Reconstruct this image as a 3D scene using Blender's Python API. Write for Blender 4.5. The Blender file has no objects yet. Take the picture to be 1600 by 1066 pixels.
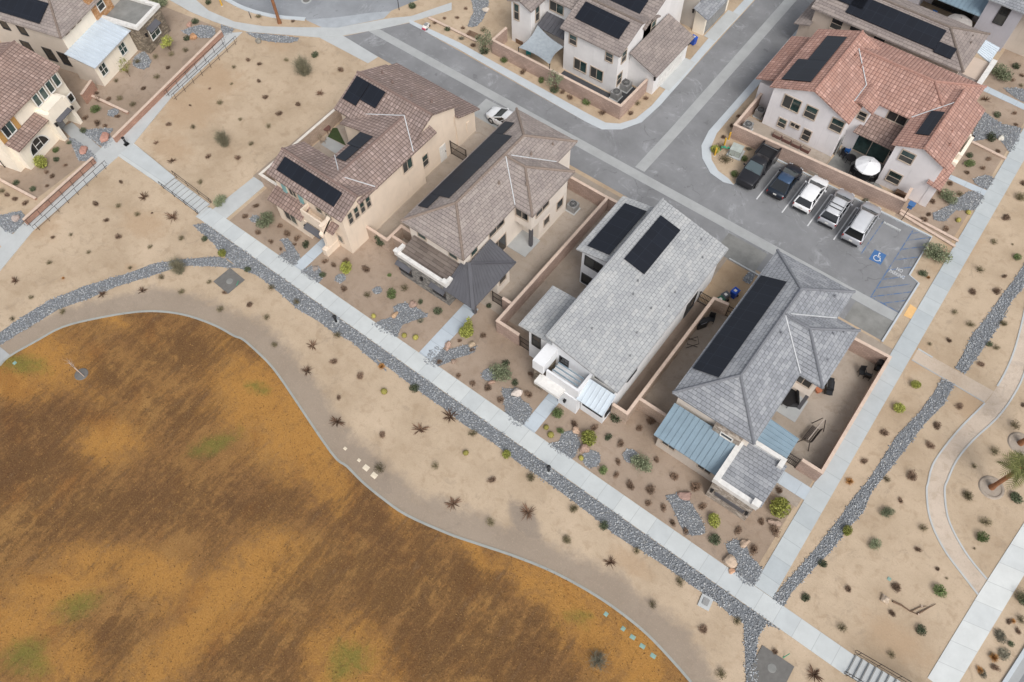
import bpy, bmesh, math, random
import numpy as np
from mathutils import Vector, Matrix

random.seed(7)
RNG = np.random.default_rng(7)
SC = bpy.context.scene
COL = SC.collection
R = math.radians

# ------------------------------------------------------------------ camera
# drone 61 m above the ground; +X runs along the row of houses, +Y from the lawn to the street
FPX = 1244.0
def _cam_axes():
    dn = Vector((825 - 800, -(1236 - 533), -FPX)).normalized()
    up = -dn
    fz = Vector((0, 0, -1)); fh = (fz - up * fz.dot(up)).normalized(); rh = fh.cross(up)
    c, s = math.cos(R(39.2)), math.sin(R(39.2))
    return Matrix((c * rh - s * fh, s * rh + c * fh, up))      # rows = world axes in camera space
CAMROT = _cam_axes()
CAMH = 61.0
cam_d = bpy.data.cameras.new('camera'); cam = bpy.data.objects.new('camera', cam_d); COL.objects.link(cam)
cam_d.sensor_width = 36.0; cam_d.lens = 36.0 * FPX / 1600.0
cam_d.clip_start = 0.5; cam_d.clip_end = 2000
cam.matrix_world = Matrix.Translation((0, 0, CAMH)) @ CAMROT.to_4x4()
SC.camera = cam

# ------------------------------------------------------------------ light
SUN_DIR = Vector((0.70, -0.45, 0.98)).normalized()
w = bpy.data.worlds.new('World'); SC.world = w; w.use_nodes = True
nt = w.node_tree; bg = nt.nodes['Background']
sky = nt.nodes.new('ShaderNodeTexSky'); sky.sky_type = 'NISHITA'; sky.sun_disc = False
sky.sun_elevation = math.asin(SUN_DIR.z); sky.sun_rotation = math.atan2(SUN_DIR.x, SUN_DIR.y)
sky.air_density = 1.0; sky.dust_density = 4.0; sky.ozone_density = 1.0
hsv = nt.nodes.new('ShaderNodeHueSaturation'); hsv.inputs['Saturation'].default_value = 0.30   # cloud veil: a grey sky
nt.links.new(sky.outputs[0], hsv.inputs['Color']); nt.links.new(hsv.outputs[0], bg.inputs['Color'])
bg.inputs['Strength'].default_value = 0.15
sd = bpy.data.lights.new('sun', 'SUN'); so = bpy.data.objects.new('sun', sd); COL.objects.link(so)
sd.energy = 1.3; sd.angle = R(26); sd.color = (1.0, 0.965, 0.92)
so.rotation_euler = SUN_DIR.to_track_quat('Z', 'Y').to_euler(); so.location = (60, 10, 80)
vs = SC.view_settings
vs.view_transform = 'Standard'; vs.look = 'None'; vs.gamma = 1.0; vs.use_curve_mapping = False
vs.exposure = 0.12

# ------------------------------------------------------------------ helpers
def P(px, py, z=0.0):
    """ground point (or point at height z) seen at a photo pixel"""
    d = CAMROT @ Vector((px - 800, -(py - 533), -FPX))
    t = (CAMH - z) / -d.z
    return Vector((d.x * t, d.y * t, z))
def zoom(x0, y0, s):
    return lambda u, v: (x0 + u / s, y0 + v / s)
def W2(pts, zf=None, z=0.0):
    return [P(*(zf(*p) if zf else p), z=z).to_2d() for p in pts]

def lin(h):
    h = h.lstrip('#'); o = []
    for i in (0, 2, 4):
        c = int(h[i:i+2], 16) / 255
        o.append(c / 12.92 if c <= .04045 else ((c + .055) / 1.055) ** 2.4)
    return (o[0], o[1], o[2], 1)

def tag(o, label=None, cat=None, group=None, kind=None):
    if label: o['label'] = label
    if cat: o['category'] = cat
    if group: o['group'] = group
    if kind: o['kind'] = kind
    return o
def thing(name, label, cat, loc=(0, 0, 0), rz=0.0, group=None):
    o = bpy.data.objects.new(name, None); COL.objects.link(o)
    o.empty_display_size = .5
    o.location = loc; o.rotation_euler = (0, 0, rz)
    return tag(o, label, cat, group)

class MB:
    """collects polygons, then links them as ONE mesh object with metric UVs"""
    def __init__(s): s.v = []; s.f = []; s.m = []
    def face(s, pts, m=0):
        i = len(s.v); s.v += [Vector(p) for p in pts]; s.f.append(list(range(i, i + len(pts)))); s.m.append(m)
    def prism(s, poly, z0, z1, m=0, top=True, bot=False, mt=None):
        n = len(poly)
        if sum(poly[i][0] * poly[(i+1) % n][1] - poly[(i+1) % n][0] * poly[i][1] for i in range(n)) < 0: poly = poly[::-1]
        for i in range(n):
            a, b = poly[i], poly[(i+1) % n]
            s.face([(a[0], a[1], z0), (b[0], b[1], z0), (b[0], b[1], z1), (a[0], a[1], z1)], m)
        if top: s.face([(p[0], p[1], z1) for p in poly], m if mt is None else mt)
        if bot: s.face([(p[0], p[1], z0) for p in poly[::-1]], m)
    def box(s, x0, x1, y0, y1, z0, z1, m=0, bot=True):
        s.prism([(x0, y0), (x1, y0), (x1, y1), (x0, y1)], z0, z1, m, True, bot)
    def obox(s, c, ax, ay, az, m=0):
        """box from a centre and three half-axis vectors"""
        c = Vector(c); ax = Vector(ax); ay = Vector(ay); az = Vector(az)
        k = [c + ax*i + ay*j + az*l for l in (-1, 1) for j in (-1, 1) for i in (-1, 1)]
        for q in ((0,2,3,1), (4,5,7,6), (0,1,5,4), (2,6,7,3), (0,4,6,2), (1,3,7,5)): s.face([k[i] for i in q], m)
    def bar(s, a, b, w, h, m=0):
        """square bar from a to b"""
        a = Vector(a); b = Vector(b); d = b - a; L = d.length
        if L < 1e-6: return
        d /= L; u = d.cross(Vector((0, 0, 1)))
        u = Vector((1, 0, 0)) if u.length < 1e-3 else u.normalized()
        s.obox((a + b) / 2, d * L / 2, u * w / 2, u.cross(d) * h / 2, m)
    def tube(s, pts, r, n=6, m=0, caps=True, r1=None):
        pts = [Vector(p) for p in pts]; rings = []
        for i, p in enumerate(pts):
            d = (pts[min(i+1, len(pts)-1)] - pts[max(i-1, 0)]).normalized()
            u = d.cross(Vector((0, 0, 1)))
            u = Vector((1, 0, 0)) if u.length < 1e-3 else u.normalized()
            w_ = u.cross(d); rr = r if r1 is None else r + (r1 - r) * i / (len(pts) - 1)
            rings.append([p + (u * math.cos(t) + w_ * math.sin(t)) * rr for t in [2*math.pi*k/n for k in range(n)]])
        for a, b in zip(rings, rings[1:]):
            for k in range(n): s.face([a[k], b[k], b[(k+1) % n], a[(k+1) % n]], m)
        if caps: s.face(rings[0], m); s.face(rings[-1][::-1], m)
    def lathe(s, c, prof, n=12, m=0):
        c = Vector(c)
        rings = [[c + Vector((r*math.cos(2*math.pi*k/n), r*math.sin(2*math.pi*k/n), z)) for k in range(n)] for r, z in prof]
        for a, b in zip(rings, rings[1:]):
            for k in range(n): s.face([a[k], a[(k+1) % n], b[(k+1) % n], b[k]], m)
        s.face(rings[-1], m); s.face(rings[0][::-1], m)
    def plate(s, top, t=.16, m=0, ms=None):
        """roof slab: top polygon seen counter-clockwise from above, thickness t"""
        top = [Vector(p) for p in top]; n = len(top); ms = m if ms is None else ms
        nn = (top[1] - top[0]).cross(top[2] - top[0])
        if nn.z < 0: top = top[::-1]
        bot = [p - Vector((0, 0, t)) for p in top]
        s.face(top, m); s.face(bot[::-1], ms)
        for i in range(n): s.face([bot[i], bot[(i+1) % n], top[(i+1) % n], top[i]], ms)
    def build(s, name, mats, parent=None, org=None, smooth=False, merge=False):
        if not isinstance(mats, (list, tuple)): mats = [mats]
        if org is None: org = Vector(parent['_org']) if parent is not None and '_org' in parent else Vector((0, 0, 0))
        o3 = Vector(org)
        me = bpy.data.meshes.new(name)
        me.from_pydata([tuple(p - o3) for p in s.v], [], s.f)
        for mm in mats: me.materials.append(mm)
        if len(mats) > 1: me.polygons.foreach_set('material_index', s.m)
        uv = me.uv_layers.new(name='UVMap')
        dat = np.zeros(len(me.loops) * 2, np.float32); k = 0
        for f in s.f:
            a = s.v[f[0]]; nrm = Vector((0, 0, 0))
            for i in range(1, len(f) - 1): nrm += (s.v[f[i]] - a).cross(s.v[f[i+1]] - a)
            nrm = nrm.normalized() if nrm.length > 1e-12 else Vector((0, 0, 1))
            u = Vector((0, 0, 1)).cross(nrm)
            u = Vector((1, 0, 0)) if u.length < 1e-2 else u.normalized()
            vv = nrm.cross(u)
            for i in f: dat[k] = s.v[i].dot(u); dat[k+1] = s.v[i].dot(vv); k += 2
        uv.data.foreach_set('uv', dat)
        if merge or smooth:
            bm = bmesh.new(); bm.from_mesh(me); bmesh.ops.remove_doubles(bm, verts=bm.verts, dist=1e-4)
            bm.to_mesh(me); bm.free()
        if smooth: me.polygons.foreach_set('use_smooth', [True] * len(me.polygons))
        me.update()
        o = bpy.data.objects.new(name, me); COL.objects.link(o)
        if parent is not None: o.parent = parent
        return o
def org(o, p):          # vertices of this thing's parts are given in world (or local) space around p
    o['_org'] = tuple(p); return o
def part(p, par, name, mats, **k): return p.build(name, mats, par, **k)

# ------------------------------------------------------------------ materials
M = {}
class NT:
    def __init__(s, name, rough=.85, spec=.3):
        s.m = bpy.data.materials.new(name); s.m.use_nodes = True; s.t = s.m.node_tree
        s.b = s.t.nodes['Principled BSDF']; s.b.inputs['Roughness'].default_value = rough
        s.b.inputs['Specular IOR Level'].default_value = spec
        s.tc = s.n('ShaderNodeTexCoord')
        M[name] = s.m
    def n(s, t, **k):
        q = s.t.nodes.new(t)
        for a, b in k.items(): setattr(q, a, b)
        return q
    def l(s, a, b): s.t.links.new(a, b)
    def noise(s, scale, detail=4, rough=.6, co='Object', dist=0, stretch=None):
        q = s.n('ShaderNodeTexNoise'); q.inputs['Scale'].default_value = scale
        q.inputs['Detail'].default_value = detail; q.inputs['Roughness'].default_value = rough
        q.inputs['Distortion'].default_value = dist
        src = s.tc.outputs[co]
        if stretch:
            mp = s.n('ShaderNodeMapping'); s.l(src, mp.inputs[0]); mp.inputs['Scale'].default_value = stretch[:3]
            mp.inputs['Rotation'].default_value = (0, 0, stretch[3]); src = mp.outputs[0]
        s.l(src, q.inputs['Vector'])
        return q.outputs['Fac']
    def ramp(s, fac, stops):
        q = s.n('ShaderNodeValToRGB'); e = q.color_ramp.elements
        while len(e) < len(stops): e.new(.5)
        for el, (p, c) in zip(e, stops): el.position = p; el.color = c if len(c) == 4 else (*c, 1)
        s.l(fac, q.inputs[0]); return q.outputs[0]
    def mix(s, fac, a, b, mode='MIX'):
        q = s.n('ShaderNodeMix', data_type='RGBA', blend_type=mode)
        for v, i in ((fac, 0), (a, 6), (b, 7)):
            if hasattr(v, 'links'): s.l(v, q.inputs[i])
            else: q.inputs[i].default_value = v
        return q.outputs[2]
    def math(s, op, a, b=0.0, c=None, clamp=False):
        q = s.n('ShaderNodeMath', operation=op, use_clamp=clamp)
        for i, v in enumerate((a, b) + (() if c is None else (c,))):
            if hasattr(v, 'links'): s.l(v, q.inputs[i])
            else: q.inputs[i].default_value = v
        return q.outputs[0]
    def step(s, v, lo, hi):
        q = s.n('ShaderNodeMapRange', interpolation_type='SMOOTHSTEP'); s.l(v, q.inputs[0])
        q.inputs[1].default_value = lo; q.inputs[2].default_value = hi; return q.outputs[0]
    def attr(s, name):
        q = s.n('ShaderNodeAttribute', attribute_name=name); return q.outputs['Fac']
    def acol(s, name):
        q = s.n('ShaderNodeAttribute', attribute_name=name); return q.outputs['Color']
    def bump(s, h, strength=.5, dist=.02):
        q = s.n('ShaderNodeBump'); q.inputs['Strength'].default_value = strength; q.inputs['Distance'].default_value = dist
        s.l(h, q.inputs['Height']); s.l(q.outputs[0], s.b.inputs['Normal'])
    def col(s, c):
        if hasattr(c, 'links'): s.l(c, s.b.inputs['Base Color'])
        else: s.b.inputs['Base Color'].default_value = c
    def brick(s, w, h, c1, c2, mort, off=.5, msize=.012, co='UV', bias=0.0, smooth=.1):
        q = s.n('ShaderNodeTexBrick'); q.offset = off
        s.l(s.tc.outputs[co], q.inputs['Vector'])
        q.inputs['Color1'].default_value = c1; q.inputs['Color2'].default_value = c2; q.inputs['Mortar'].default_value = mort
        q.inputs['Scale'].default_value = 1; q.inputs['Mortar Size'].default_value = msize; q.inputs['Mortar Smooth'].default_value = smooth
        q.inputs['Bias'].default_value = bias
        q.inputs['Brick Width'].default_value = w; q.inputs['Row Height'].default_value = h
        return q
def mul(c, k): return (min(1, c[0]*k), min(1, c[1]*k), min(1, c[2]*k), 1)

def plain(name, c, rough=.6, spec=.4, metal=0.0, var=.12, scale=3.0):
    t = NT(name, rough, spec); c = lin(c) if isinstance(c, str) else c
    t.col(t.ramp(t.noise(scale, 5), [(.3, mul(c, 1 - var)), (.7, mul(c, 1 + var))]))
    t.b.inputs['Metallic'].default_value = metal
    return t.m
def stucco(name, c):
    t = NT(name, .92, .2); c = lin(c)
    base = t.ramp(t.noise(.5, 5, .6), [(.3, mul(c, .90)), (.7, mul(c, 1.04))])
    mp = t.noise(1.6, 4, .6, stretch=(2.5, 2.5, .25, 0))           # faint rain streaks down the wall
    base = t.mix(t.math('MULTIPLY', t.step(mp, .55, .75), .28), base, mul(c, .70))
    t.col(base); t.bump(t.noise(22, 3), .35, .01)
    return t.m
def roof_s(name, c1, c2, dark, w=.34, h=.40):
    """barrel tiles in courses: colour differs tile by tile, ribs run down the slope"""
    t = NT(name, .85, .25)
    b = t.brick(w, h, lin(c1), lin(c2), lin(dark), off=0.0, msize=.035, smooth=.4)
    mid = tuple((x + y) / 2 for x, y in zip(lin(c1), lin(c2)))
    big = t.ramp(t.noise(.35, 5, .65), [(.3, (.80, .80, .80, 1)), (.72, (1.14, 1.10, 1.06, 1))])
    c = t.mix(1.0, b.outputs['Color'], big, 'MULTIPLY')
    # a few pale replaced or efflorescent tiles
    b2 = t.brick(w, h, (0, 0, 0, 1), (1, 1, 1, 1), (0, 0, 0, 1), off=0.0, msize=.03)
    pale = t.math('MULTIPLY', t.step(b2.outputs['Color'], .80, .95), .30)
    c = t.mix(pale, c, mul(mid, 1.75)); t.col(c)
    sep = t.n('ShaderNodeSeparateXYZ'); t.l(t.tc.outputs['UV'], sep.inputs[0])
    rib = t.math('ABSOLUTE', t.math('SINE', t.math('MULTIPLY', sep.outputs[0], math.pi / w)))
    saw = t.math('FRACT', t.math('MULTIPLY', sep.outputs[1], 1 / h))
    hh = t.math('ADD', t.math('MULTIPLY', rib, .7), t.math('MULTIPLY', t.math('SUBTRACT', 1.0, saw), .6))
    t.bump(hh, .7, .06)
    return t.m
def roof_flat(name, c1, c2, dark, w=.42, h=.36, lightc=None):
    t = NT(name, .85, .25)
    b = t.brick(w, h, lin(c1), lin(c2), lin(dark), off=.5, msize=.018, smooth=.3)
    b2 = t.brick(w * 2, h, (0, 0, 0, 1), (1, 1, 1, 1), (0, 0, 0, 1), off=.37, msize=.0)
    big = t.ramp(t.noise(.45, 5, .65), [(.3, (.84, .84, .85, 1)), (.72, (1.10, 1.09, 1.07, 1))])
    c = t.mix(1.0, b.outputs['Color'], big, 'MULTIPLY')
    c = t.mix(t.math('MULTIPLY', t.step(b2.outputs['Color'], .66, .9), .45), c, lin(lightc or c1)); t.col(c)
    sep = t.n('ShaderNodeSeparateXYZ'); t.l(t.tc.outputs['UV'], sep.inputs[0])
    saw = t.math('FRACT', t.math('MULTIPLY', sep.outputs[1], 1 / h))
    hh = t.math('ADD', t.math('MULTIPLY', t.math('SUBTRACT', 1.0, saw), .6), t.math('MULTIPLY', b.outputs['Fac'], -.6))
    hh = t.math('ADD', hh, t.math('MULTIPLY', b.outputs['Color'], 1.2))
    t.bump(hh, .8, .05)
    return t.m
def stone(name, cs, dark):
    t = NT(name, .9, .2)
    b = t.brick(.42, .14, lin(cs[0]), lin(cs[1]), lin(dark), off=.41, msize=.014, smooth=.2)
    b2 = t.brick(.27, .14, (0, 0, 0, 1), (1, 1, 1, 1), (0, 0, 0, 1), off=.63, msize=.0)
    c = t.mix(t.math('MULTIPLY', t.step(b2.outputs['Color'], .55, .9), .7), b.outputs['Color'], lin(cs[2])); t.col(c)
    t.bump(t.math('ADD', b.outputs['Color'], t.math('MULTIPLY', t.noise(9, 4), .4)), .9, .05)
    return t.m
def block(name, c):
    t = NT(name, .9, .2); c = lin(c)
    b = t.brick(.41, .2, mul(c, 1.05), mul(c, .86), mul(c, .62), off=.5, msize=.012, smooth=.2)
    big = t.ramp(t.noise(.5, 5), [(.3, (.82, .82, .82, 1)), (.7, (1.08, 1.07, 1.06, 1))])
    t.col(t.mix(1.0, b.outputs['Color'], big, 'MULTIPLY')); t.bump(b.outputs['Fac'], -.4, .02)
    return t.m

stucco('stucco_beige', '#e3d3c1'); stucco('stucco_cream', '#e2d8cd'); stucco('stucco_white', '#e3e4e6')
stucco('stucco_pale', '#e0dcdd'); stucco('stucco_ivory', '#efe6d6'); stucco('stucco_grey', '#b9b3ac'); stucco('stucco_greige', '#c9beb2')
stucco('stucco_skylit', '#b4b3bb'); stucco('stucco_offwhite', '#e4e2e1'); stucco('stucco_taupe', '#c4b5a8')
roof_s('tile_rose', '#8f7f79', '#9a8a85', '#665953', .34, .42)
roof_s('tile_red', '#ab877b', '#b49287', '#80635b', .34, .42)
roof_s('tile_maroon', '#917c74', '#9e8a82', '#685852', .34, .42)
roof_flat('tile_tan', '#938985', '#9d938d', '#7a726e', .40, .33, '#aba19a')
roof_flat('tile_slate', '#8b8e93', '#989ba0', '#707277', .40, .33, '#a9abae')
roof_flat('tile_lightgrey', '#a6a8aa', '#b0b2b3', '#8d9092', .40, .33, '#bdbdbb')
roof_flat('tile_brown', '#8d837f', '#988e89', '#6e6662', .46, .34, '#a49992')
roof_flat('tile_flatdark', '#6b615b', '#7a706a', '#544c48', 1.2, .34, '#847a72')
plain('ridge_tan', '#85776d', .85); plain('ridge_slate', '#77797e', .85); plain('ridge_rose', '#7f6c65', .85); plain('ridge_red', '#a27d71', .85)
plain('ridge_lightgrey', '#97999b', .85); plain('ridge_brown', '#776c64', .85)
plain('flashing', '#c3c5c7', .5, .5, 0.0, .08)
plain('metal_blue', '#7e929f', .45, .5, .1, .10, .8); plain('metal_pale', '#c3cdd6', .42, .5, .1, .08, .8); plain('metal_white', '#c6d0d8', .45, .5, .05, .06, .8)
plain('metal_charcoal', '#5b5b60', .5, .5, .1, .12, .8)
plain('trim_white', '#d9d7d3', .7); plain('trim_cream', '#ded2c4', .8); plain('trim_grey', '#8f8f8e', .7); plain('trim_taupe', '#a89c92', .8)
plain('frame_white', '#dcdad5', .5); plain('frame_tan', '#b9aa9b', .6); plain('frame_dark', '#3a3a3c', .5)
plain('shutter_teal', '#7fa5a6', .7); plain('shutter_ochre', '#b48d57', .75); plain('door_dark', '#3b322d', .6); plain('door_grey', '#8d8e90', .6); plain('door_maroon', '#6b4d47', .6)
stone('stone_grey', ('#8a8884', '#6f6e6c', '#a5a09a'), '#55524f'); stone('stone_tan', ('#b0a498', '#8f857b', '#c8bfb4'), '#716860'); stone('stone_brown', ('#8d8172', '#6c6358', '#a79a88'), '#4f4941')
stone('stone_orange', ('#c39a74', '#b0845c', '#d0ae8c'), '#8a5c36')
block('block_pink', '#b39c90'); block('block_tan', '#bda999'); block('block_red', '#b08c7b')
plain('wall_cap', '#cbb6a6', .9); plain('wall_cap_white', '#ddd6cc', .9)
plain('black_metal', '#1c1c1e', .45, .5); plain('brown_metal', '#332b27', .55, .4); plain('dark_plastic', '#26272a', .5)
t = NT('solar', .32, .45)
b = t.brick(1.02, 1.7, lin('#171a22'), lin('#1a1e27'), lin('#30353f'), off=0.0, msize=.010, smooth=0.0); t.col(b.outputs['Color'])
t = NT('glass_green_reflection', .06, .8); t.col(t.ramp(t.noise(.8, 3), [(.3, lin('#1f2b2b')), (.7, lin('#3c5350'))]))  # the green is a reflection put into the glass colour
t = NT('glass_dark', .08, .8); t.col(t.ramp(t.noise(.7, 3), [(.3, lin('#17191c')), (.7, lin('#2b3033'))]))
t = NT('screen', .6, .3); t.col(t.ramp(t.noise(.7, 3), [(.3, lin('#3a3b3b')), (.7, lin('#4d4d4b'))]))

# ------------------------------------------------------------------ ground materials
def dirt(name, c, lawnband=False):
    t = NT(name, .97, .1); c = lin(c)
    big = t.noise(.16, 6, .62); med = t.noise(1.1, 6, .65, dist=.4); fine = t.noise(9, 5, .7)
    col = t.ramp(big, [(.30, mul((c[0], c[1]*.97, c[2]*.93), .80)), (.50, c), (.70, mul((c[0], c[1]*1.01, c[2]*1.03), 1.16))])
    col = t.mix(t.math('MULTIPLY', t.step(med, .50, .68), .42), col, mul((c[0]*.95, c[1]*.88, c[2]*.80), .74))
    col = t.mix(t.math('MULTIPLY', t.step(med, .30, .46), -.5), col, mul(c, 1.15))
    scuff = t.noise(.55, 8, .75, dist=1.2)
    col = t.mix(t.math('MULTIPLY', t.step(scuff, .55, .66), .36), col, mul((c[0]*.93, c[1]*.95, c[2]), .62))
    if lawnband:
        d = t.attr('edge'); wob = t.math('ADD', t.math('MULTIPLY', t.math('SUBTRACT', t.noise(.22, 7, .7), .5), 4.6), t.math('MULTIPLY', t.math('SUBTRACT', t.noise(2.2, 6, .8), .5), 1.4))
        wet = t.math('SUBTRACT', 1.0, t.step(t.math('ADD', d, wob), 1.4, 2.9))
        wet = t.math('MULTIPLY', wet, .68)
        blot = t.math('MULTIPLY', t.step(t.math('ADD', t.attr('damp'), t.math('MULTIPLY', t.math('SUBTRACT', med, .5), .8)), .35, .75), .75)
        wet = t.math('MAXIMUM', wet, blot)
        col = t.mix(wet, col, lin('#857b72'))
        rust = t.math('MULTIPLY', t.step(t.math('ADD', t.attr('rust'), t.math('MULTIPLY', t.math('SUBTRACT', t.noise(.8, 6, .7), .5), 1.3)), .25, .9), .68)
        col = t.mix(rust, col, lin('#ac9378'))
    peb = t.n('ShaderNodeTexVoronoi'); peb.inputs['Scale'].default_value = 5.5; t.l(t.tc.outputs['Object'], peb.inputs['Vector'])
    pm = t.math('LESS_THAN', peb.outputs['Distance'], .16)
    pick = t.math('GREATER_THAN', t.noise(2.3, 3), .56)
    col = t.mix(t.math('MULTIPLY', t.math('MULTIPLY', pm, pick), .45), col, mul(c, .55))
    gran = t.noise(4.2, 8, .82, dist=.6)
    col = t.mix(t.math('MULTIPLY', t.step(gran, .54, .68), .30), col, mul(c, .64))
    col = t.mix(t.math('MULTIPLY', t.step(gran, .46, .34), .22), col, mul(c, 1.22))
    col = t.mix(t.math('MULTIPLY', t.step(fine, .5, .72), .30), col, mul(c, .68))
    col = t.mix(t.math('MULTIPLY', t.step(fine, .5, .28), .18), col, mul(c, 1.3))
    t.col(col)
    t.bump(t.math('ADD', t.math('MULTIPLY', fine, .5), t.math('MULTIPLY', med, 1.2)), .55, .06)
    return t.m
dirt('dirt', '#b7a48d', True); dirt('dirt_bed', '#9f8e7e'); dirt('dirt_yard', '#a2978b'); dirt('dirt_orange', '#b09a80'); dirt('dirt_path', '#c1b2a2'); dirt('dirt_dark', '#8a7c70')

def concrete(name, c, joint=None, rot=0.0, var=.07):
    t = NT(name, .85, .25); c = lin(c)
    col = t.ramp(t.noise(.7, 6, .65), [(.3, mul(c, 1 - var)), (.7, mul(c, 1 + var))])
    if joint:
        b = t.brick(joint, 400, (.93, .94, .95, 1), (1.05, 1.045, 1.035, 1), (.74, .74, .74, 1), off=0, msize=.022, smooth=.3)
        mp = t.n('ShaderNodeMapping'); mp.inputs['Rotation'].default_value = (0, 0, rot); mp.inputs['Location'].default_value = (0, 113.0, 0)
        t.l(t.tc.outputs['UV'], mp.inputs[0]); t.l(mp.outputs[0], b.inputs['Vector'])
        col = t.mix(1.0, col, b.outputs['Color'], 'MULTIPLY')
    st = t.noise(2.2, 7, .75)
    col = t.mix(t.math('MULTIPLY', t.step(st, .56, .72), .22), col, mul((c[0], c[1]*.94, c[2]*.86), .74))
    t.col(col); t.bump(t.noise(30, 3), .15, .01)
    return t.m
concrete('concrete_x', '#bfc3c3', 1.55); concrete('concrete_y', '#b2b8ba', 1.7, R(90)); concrete('concrete', '#b6b9b9')
concrete('concrete_grey', '#a4a6a6', None, 0, .10); concrete('concrete_blue', '#b3bcc4', 1.5, R(90)); concrete('concrete_bluex', '#b6bfc6', 1.5, 0); concrete('kerb', '#bbc1c5', None, 0, .06)
concrete('concrete_white', '#cbcecd', 1.8, R(78)); concrete('concrete_stain', '#848481', None, 0, .22); concrete('apron', '#a3a8ad', None, 0, .14); concrete('mow', '#9c9e99', None, 0, .1)
def asphalt(name, c):
    t = NT(name, .9, .25); c = lin(c)
    col = t.ramp(t.noise(.22, 6, .65), [(.3, mul(c, .80)), (.7, mul(c, 1.16))])
    chalk = t.noise(.28, 10, .80, dist=1.8)
    col = t.mix(t.math('MULTIPLY', t.step(chalk, .52, .70), .58), col, lin('#b3b5b8'))
    col = t.mix(t.math('MULTIPLY', t.step(t.noise(.5, 6, .7, stretch=(1, .22, 1, 0)), .56, .75), .35), col, mul(c, .62))
    cr = t.n('ShaderNodeTexVoronoi', feature='DISTANCE_TO_EDGE'); cr.inputs['Scale'].default_value = .22
    wv = t.n('ShaderNodeMapping'); t.l(t.tc.outputs['Object'], wv.inputs[0])
    nz = t.n('ShaderNodeTexNoise'); nz.inputs['Scale'].default_value = .9; nz.inputs['Detail'].default_value = 5; t.l(t.tc.outputs['Object'], nz.inputs['Vector'])
    ad = t.n('ShaderNodeVectorMath', operation='MULTIPLY_ADD'); t.l(nz.outputs['Color'], ad.inputs[0]); ad.inputs[1].default_value = (1.6, 1.6, 0); t.l(wv.outputs[0], ad.inputs[2])
    t.l(ad.outputs[0], cr.inputs['Vector'])
    crack = t.math('MULTIPLY', t.math('LESS_THAN', cr.outputs['Distance'], .006), t.math('GREATER_THAN', t.noise(.3, 3), .56))
    col = t.mix(t.math('MULTIPLY', crack, .45), col, mul(c, .5))
    oil = t.noise(.9, 4, .5); col = t.mix(t.math('MULTIPLY', t.step(oil, .66, .74), .38), col, mul(c, .45))
    gr = t.noise(14, 4, .8)
    col = t.mix(t.math('MULTIPLY', t.step(gr, .5, .8), .25), col, mul(c, 1.5))
    t.col(col); t.bump(gr, .35, .02)
    return t.m
asphalt('asphalt', '#838486'); asphalt('asphalt_old', '#8d9094')
t = NT('lawn', .97, .1)
n1 = t.noise(.38, 9, .72, dist=.8); n2 = t.noise(.8, 9, .74, stretch=(1.7, .30, 1, 0)); n3 = t.noise(9, 5, .8); n4 = t.noise(.11, 6, .62); n5 = t.noise(1.5, 8, .75, dist=.5)
tuft = t.noise(3.2, 7, .78, dist=.7); tuft2 = t.noise(2.6, 6, .78, stretch=(1.5, .5, 1, 0))
sw = lambda v, k: t.math('MULTIPLY', t.math('SUBTRACT', v, .5), k)
cc = t.ramp(n4, [(.32, lin('#866444')), (.5, lin('#9c7549')), (.68, lin('#b18853'))])
fo = t.step(t.math('ADD', t.attr('orange'), t.math('ADD', sw(n1, 2.2), sw(n5, 2.2))), .10, 1.0)
cc = t.mix(t.math('MULTIPLY', fo, .82), cc, lin('#be8c4b'))
fr = t.step(t.noise(.21, 7, .62, dist=.5), .53, .68); cc = t.mix(t.math('MULTIPLY', fr, .45), cc, lin('#936336'))
# how thickly dark tufts stand, then the tufts themselves
dens = t.math('ADD', t.math('MULTIPLY', t.attr('dark'), .20), t.math('ADD', t.math('ADD', sw(n2, .85), sw(n1, .70)), sw(n5, .55)))
dens = t.math('SUBTRACT', dens, t.math('MULTIPLY', fo, .16))
f1 = t.step(t.math('ADD', tuft, dens), .50, .66); f2 = t.step(t.math('ADD', tuft2, dens), .54, .70)
soft = t.step(dens, -.16, .46)
cc = t.mix(t.math('MULTIPLY', soft, .74), cc, lin('#6f5037'))
cc = t.mix(t.math('MULTIPLY', f1, .32), cc, lin('#604935')); cc = t.mix(t.math('MULTIPLY', f2, .26), cc, lin('#503c2d'))
fs = t.step(t.math('ADD', n2, sw(tuft, .5)), .56, .76); cc = t.mix(t.math('MULTIPLY', fs, .28), cc, lin('#b99a76'))
fg = t.step(t.math('ADD', t.attr('green'), t.math('ADD', sw(n1, 1.3), sw(n5, 1.2))), .30, 1.0)
cc = t.mix(t.math('MULTIPLY', fg, .78), cc, lin('#78783c'))
cc = t.mix(t.math('MULTIPLY', t.step(n3, .50, .68), .30), cc, lin('#4a3828'))
cc = t.mix(t.math('MULTIPLY', t.step(n3, .49, .32), .28), cc, lin('#d8b17c'))
t.col(cc); t.bump(t.math('ADD', n3, t.math('MULTIPLY', tuft, 1.4)), 1.0, .10)

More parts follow.
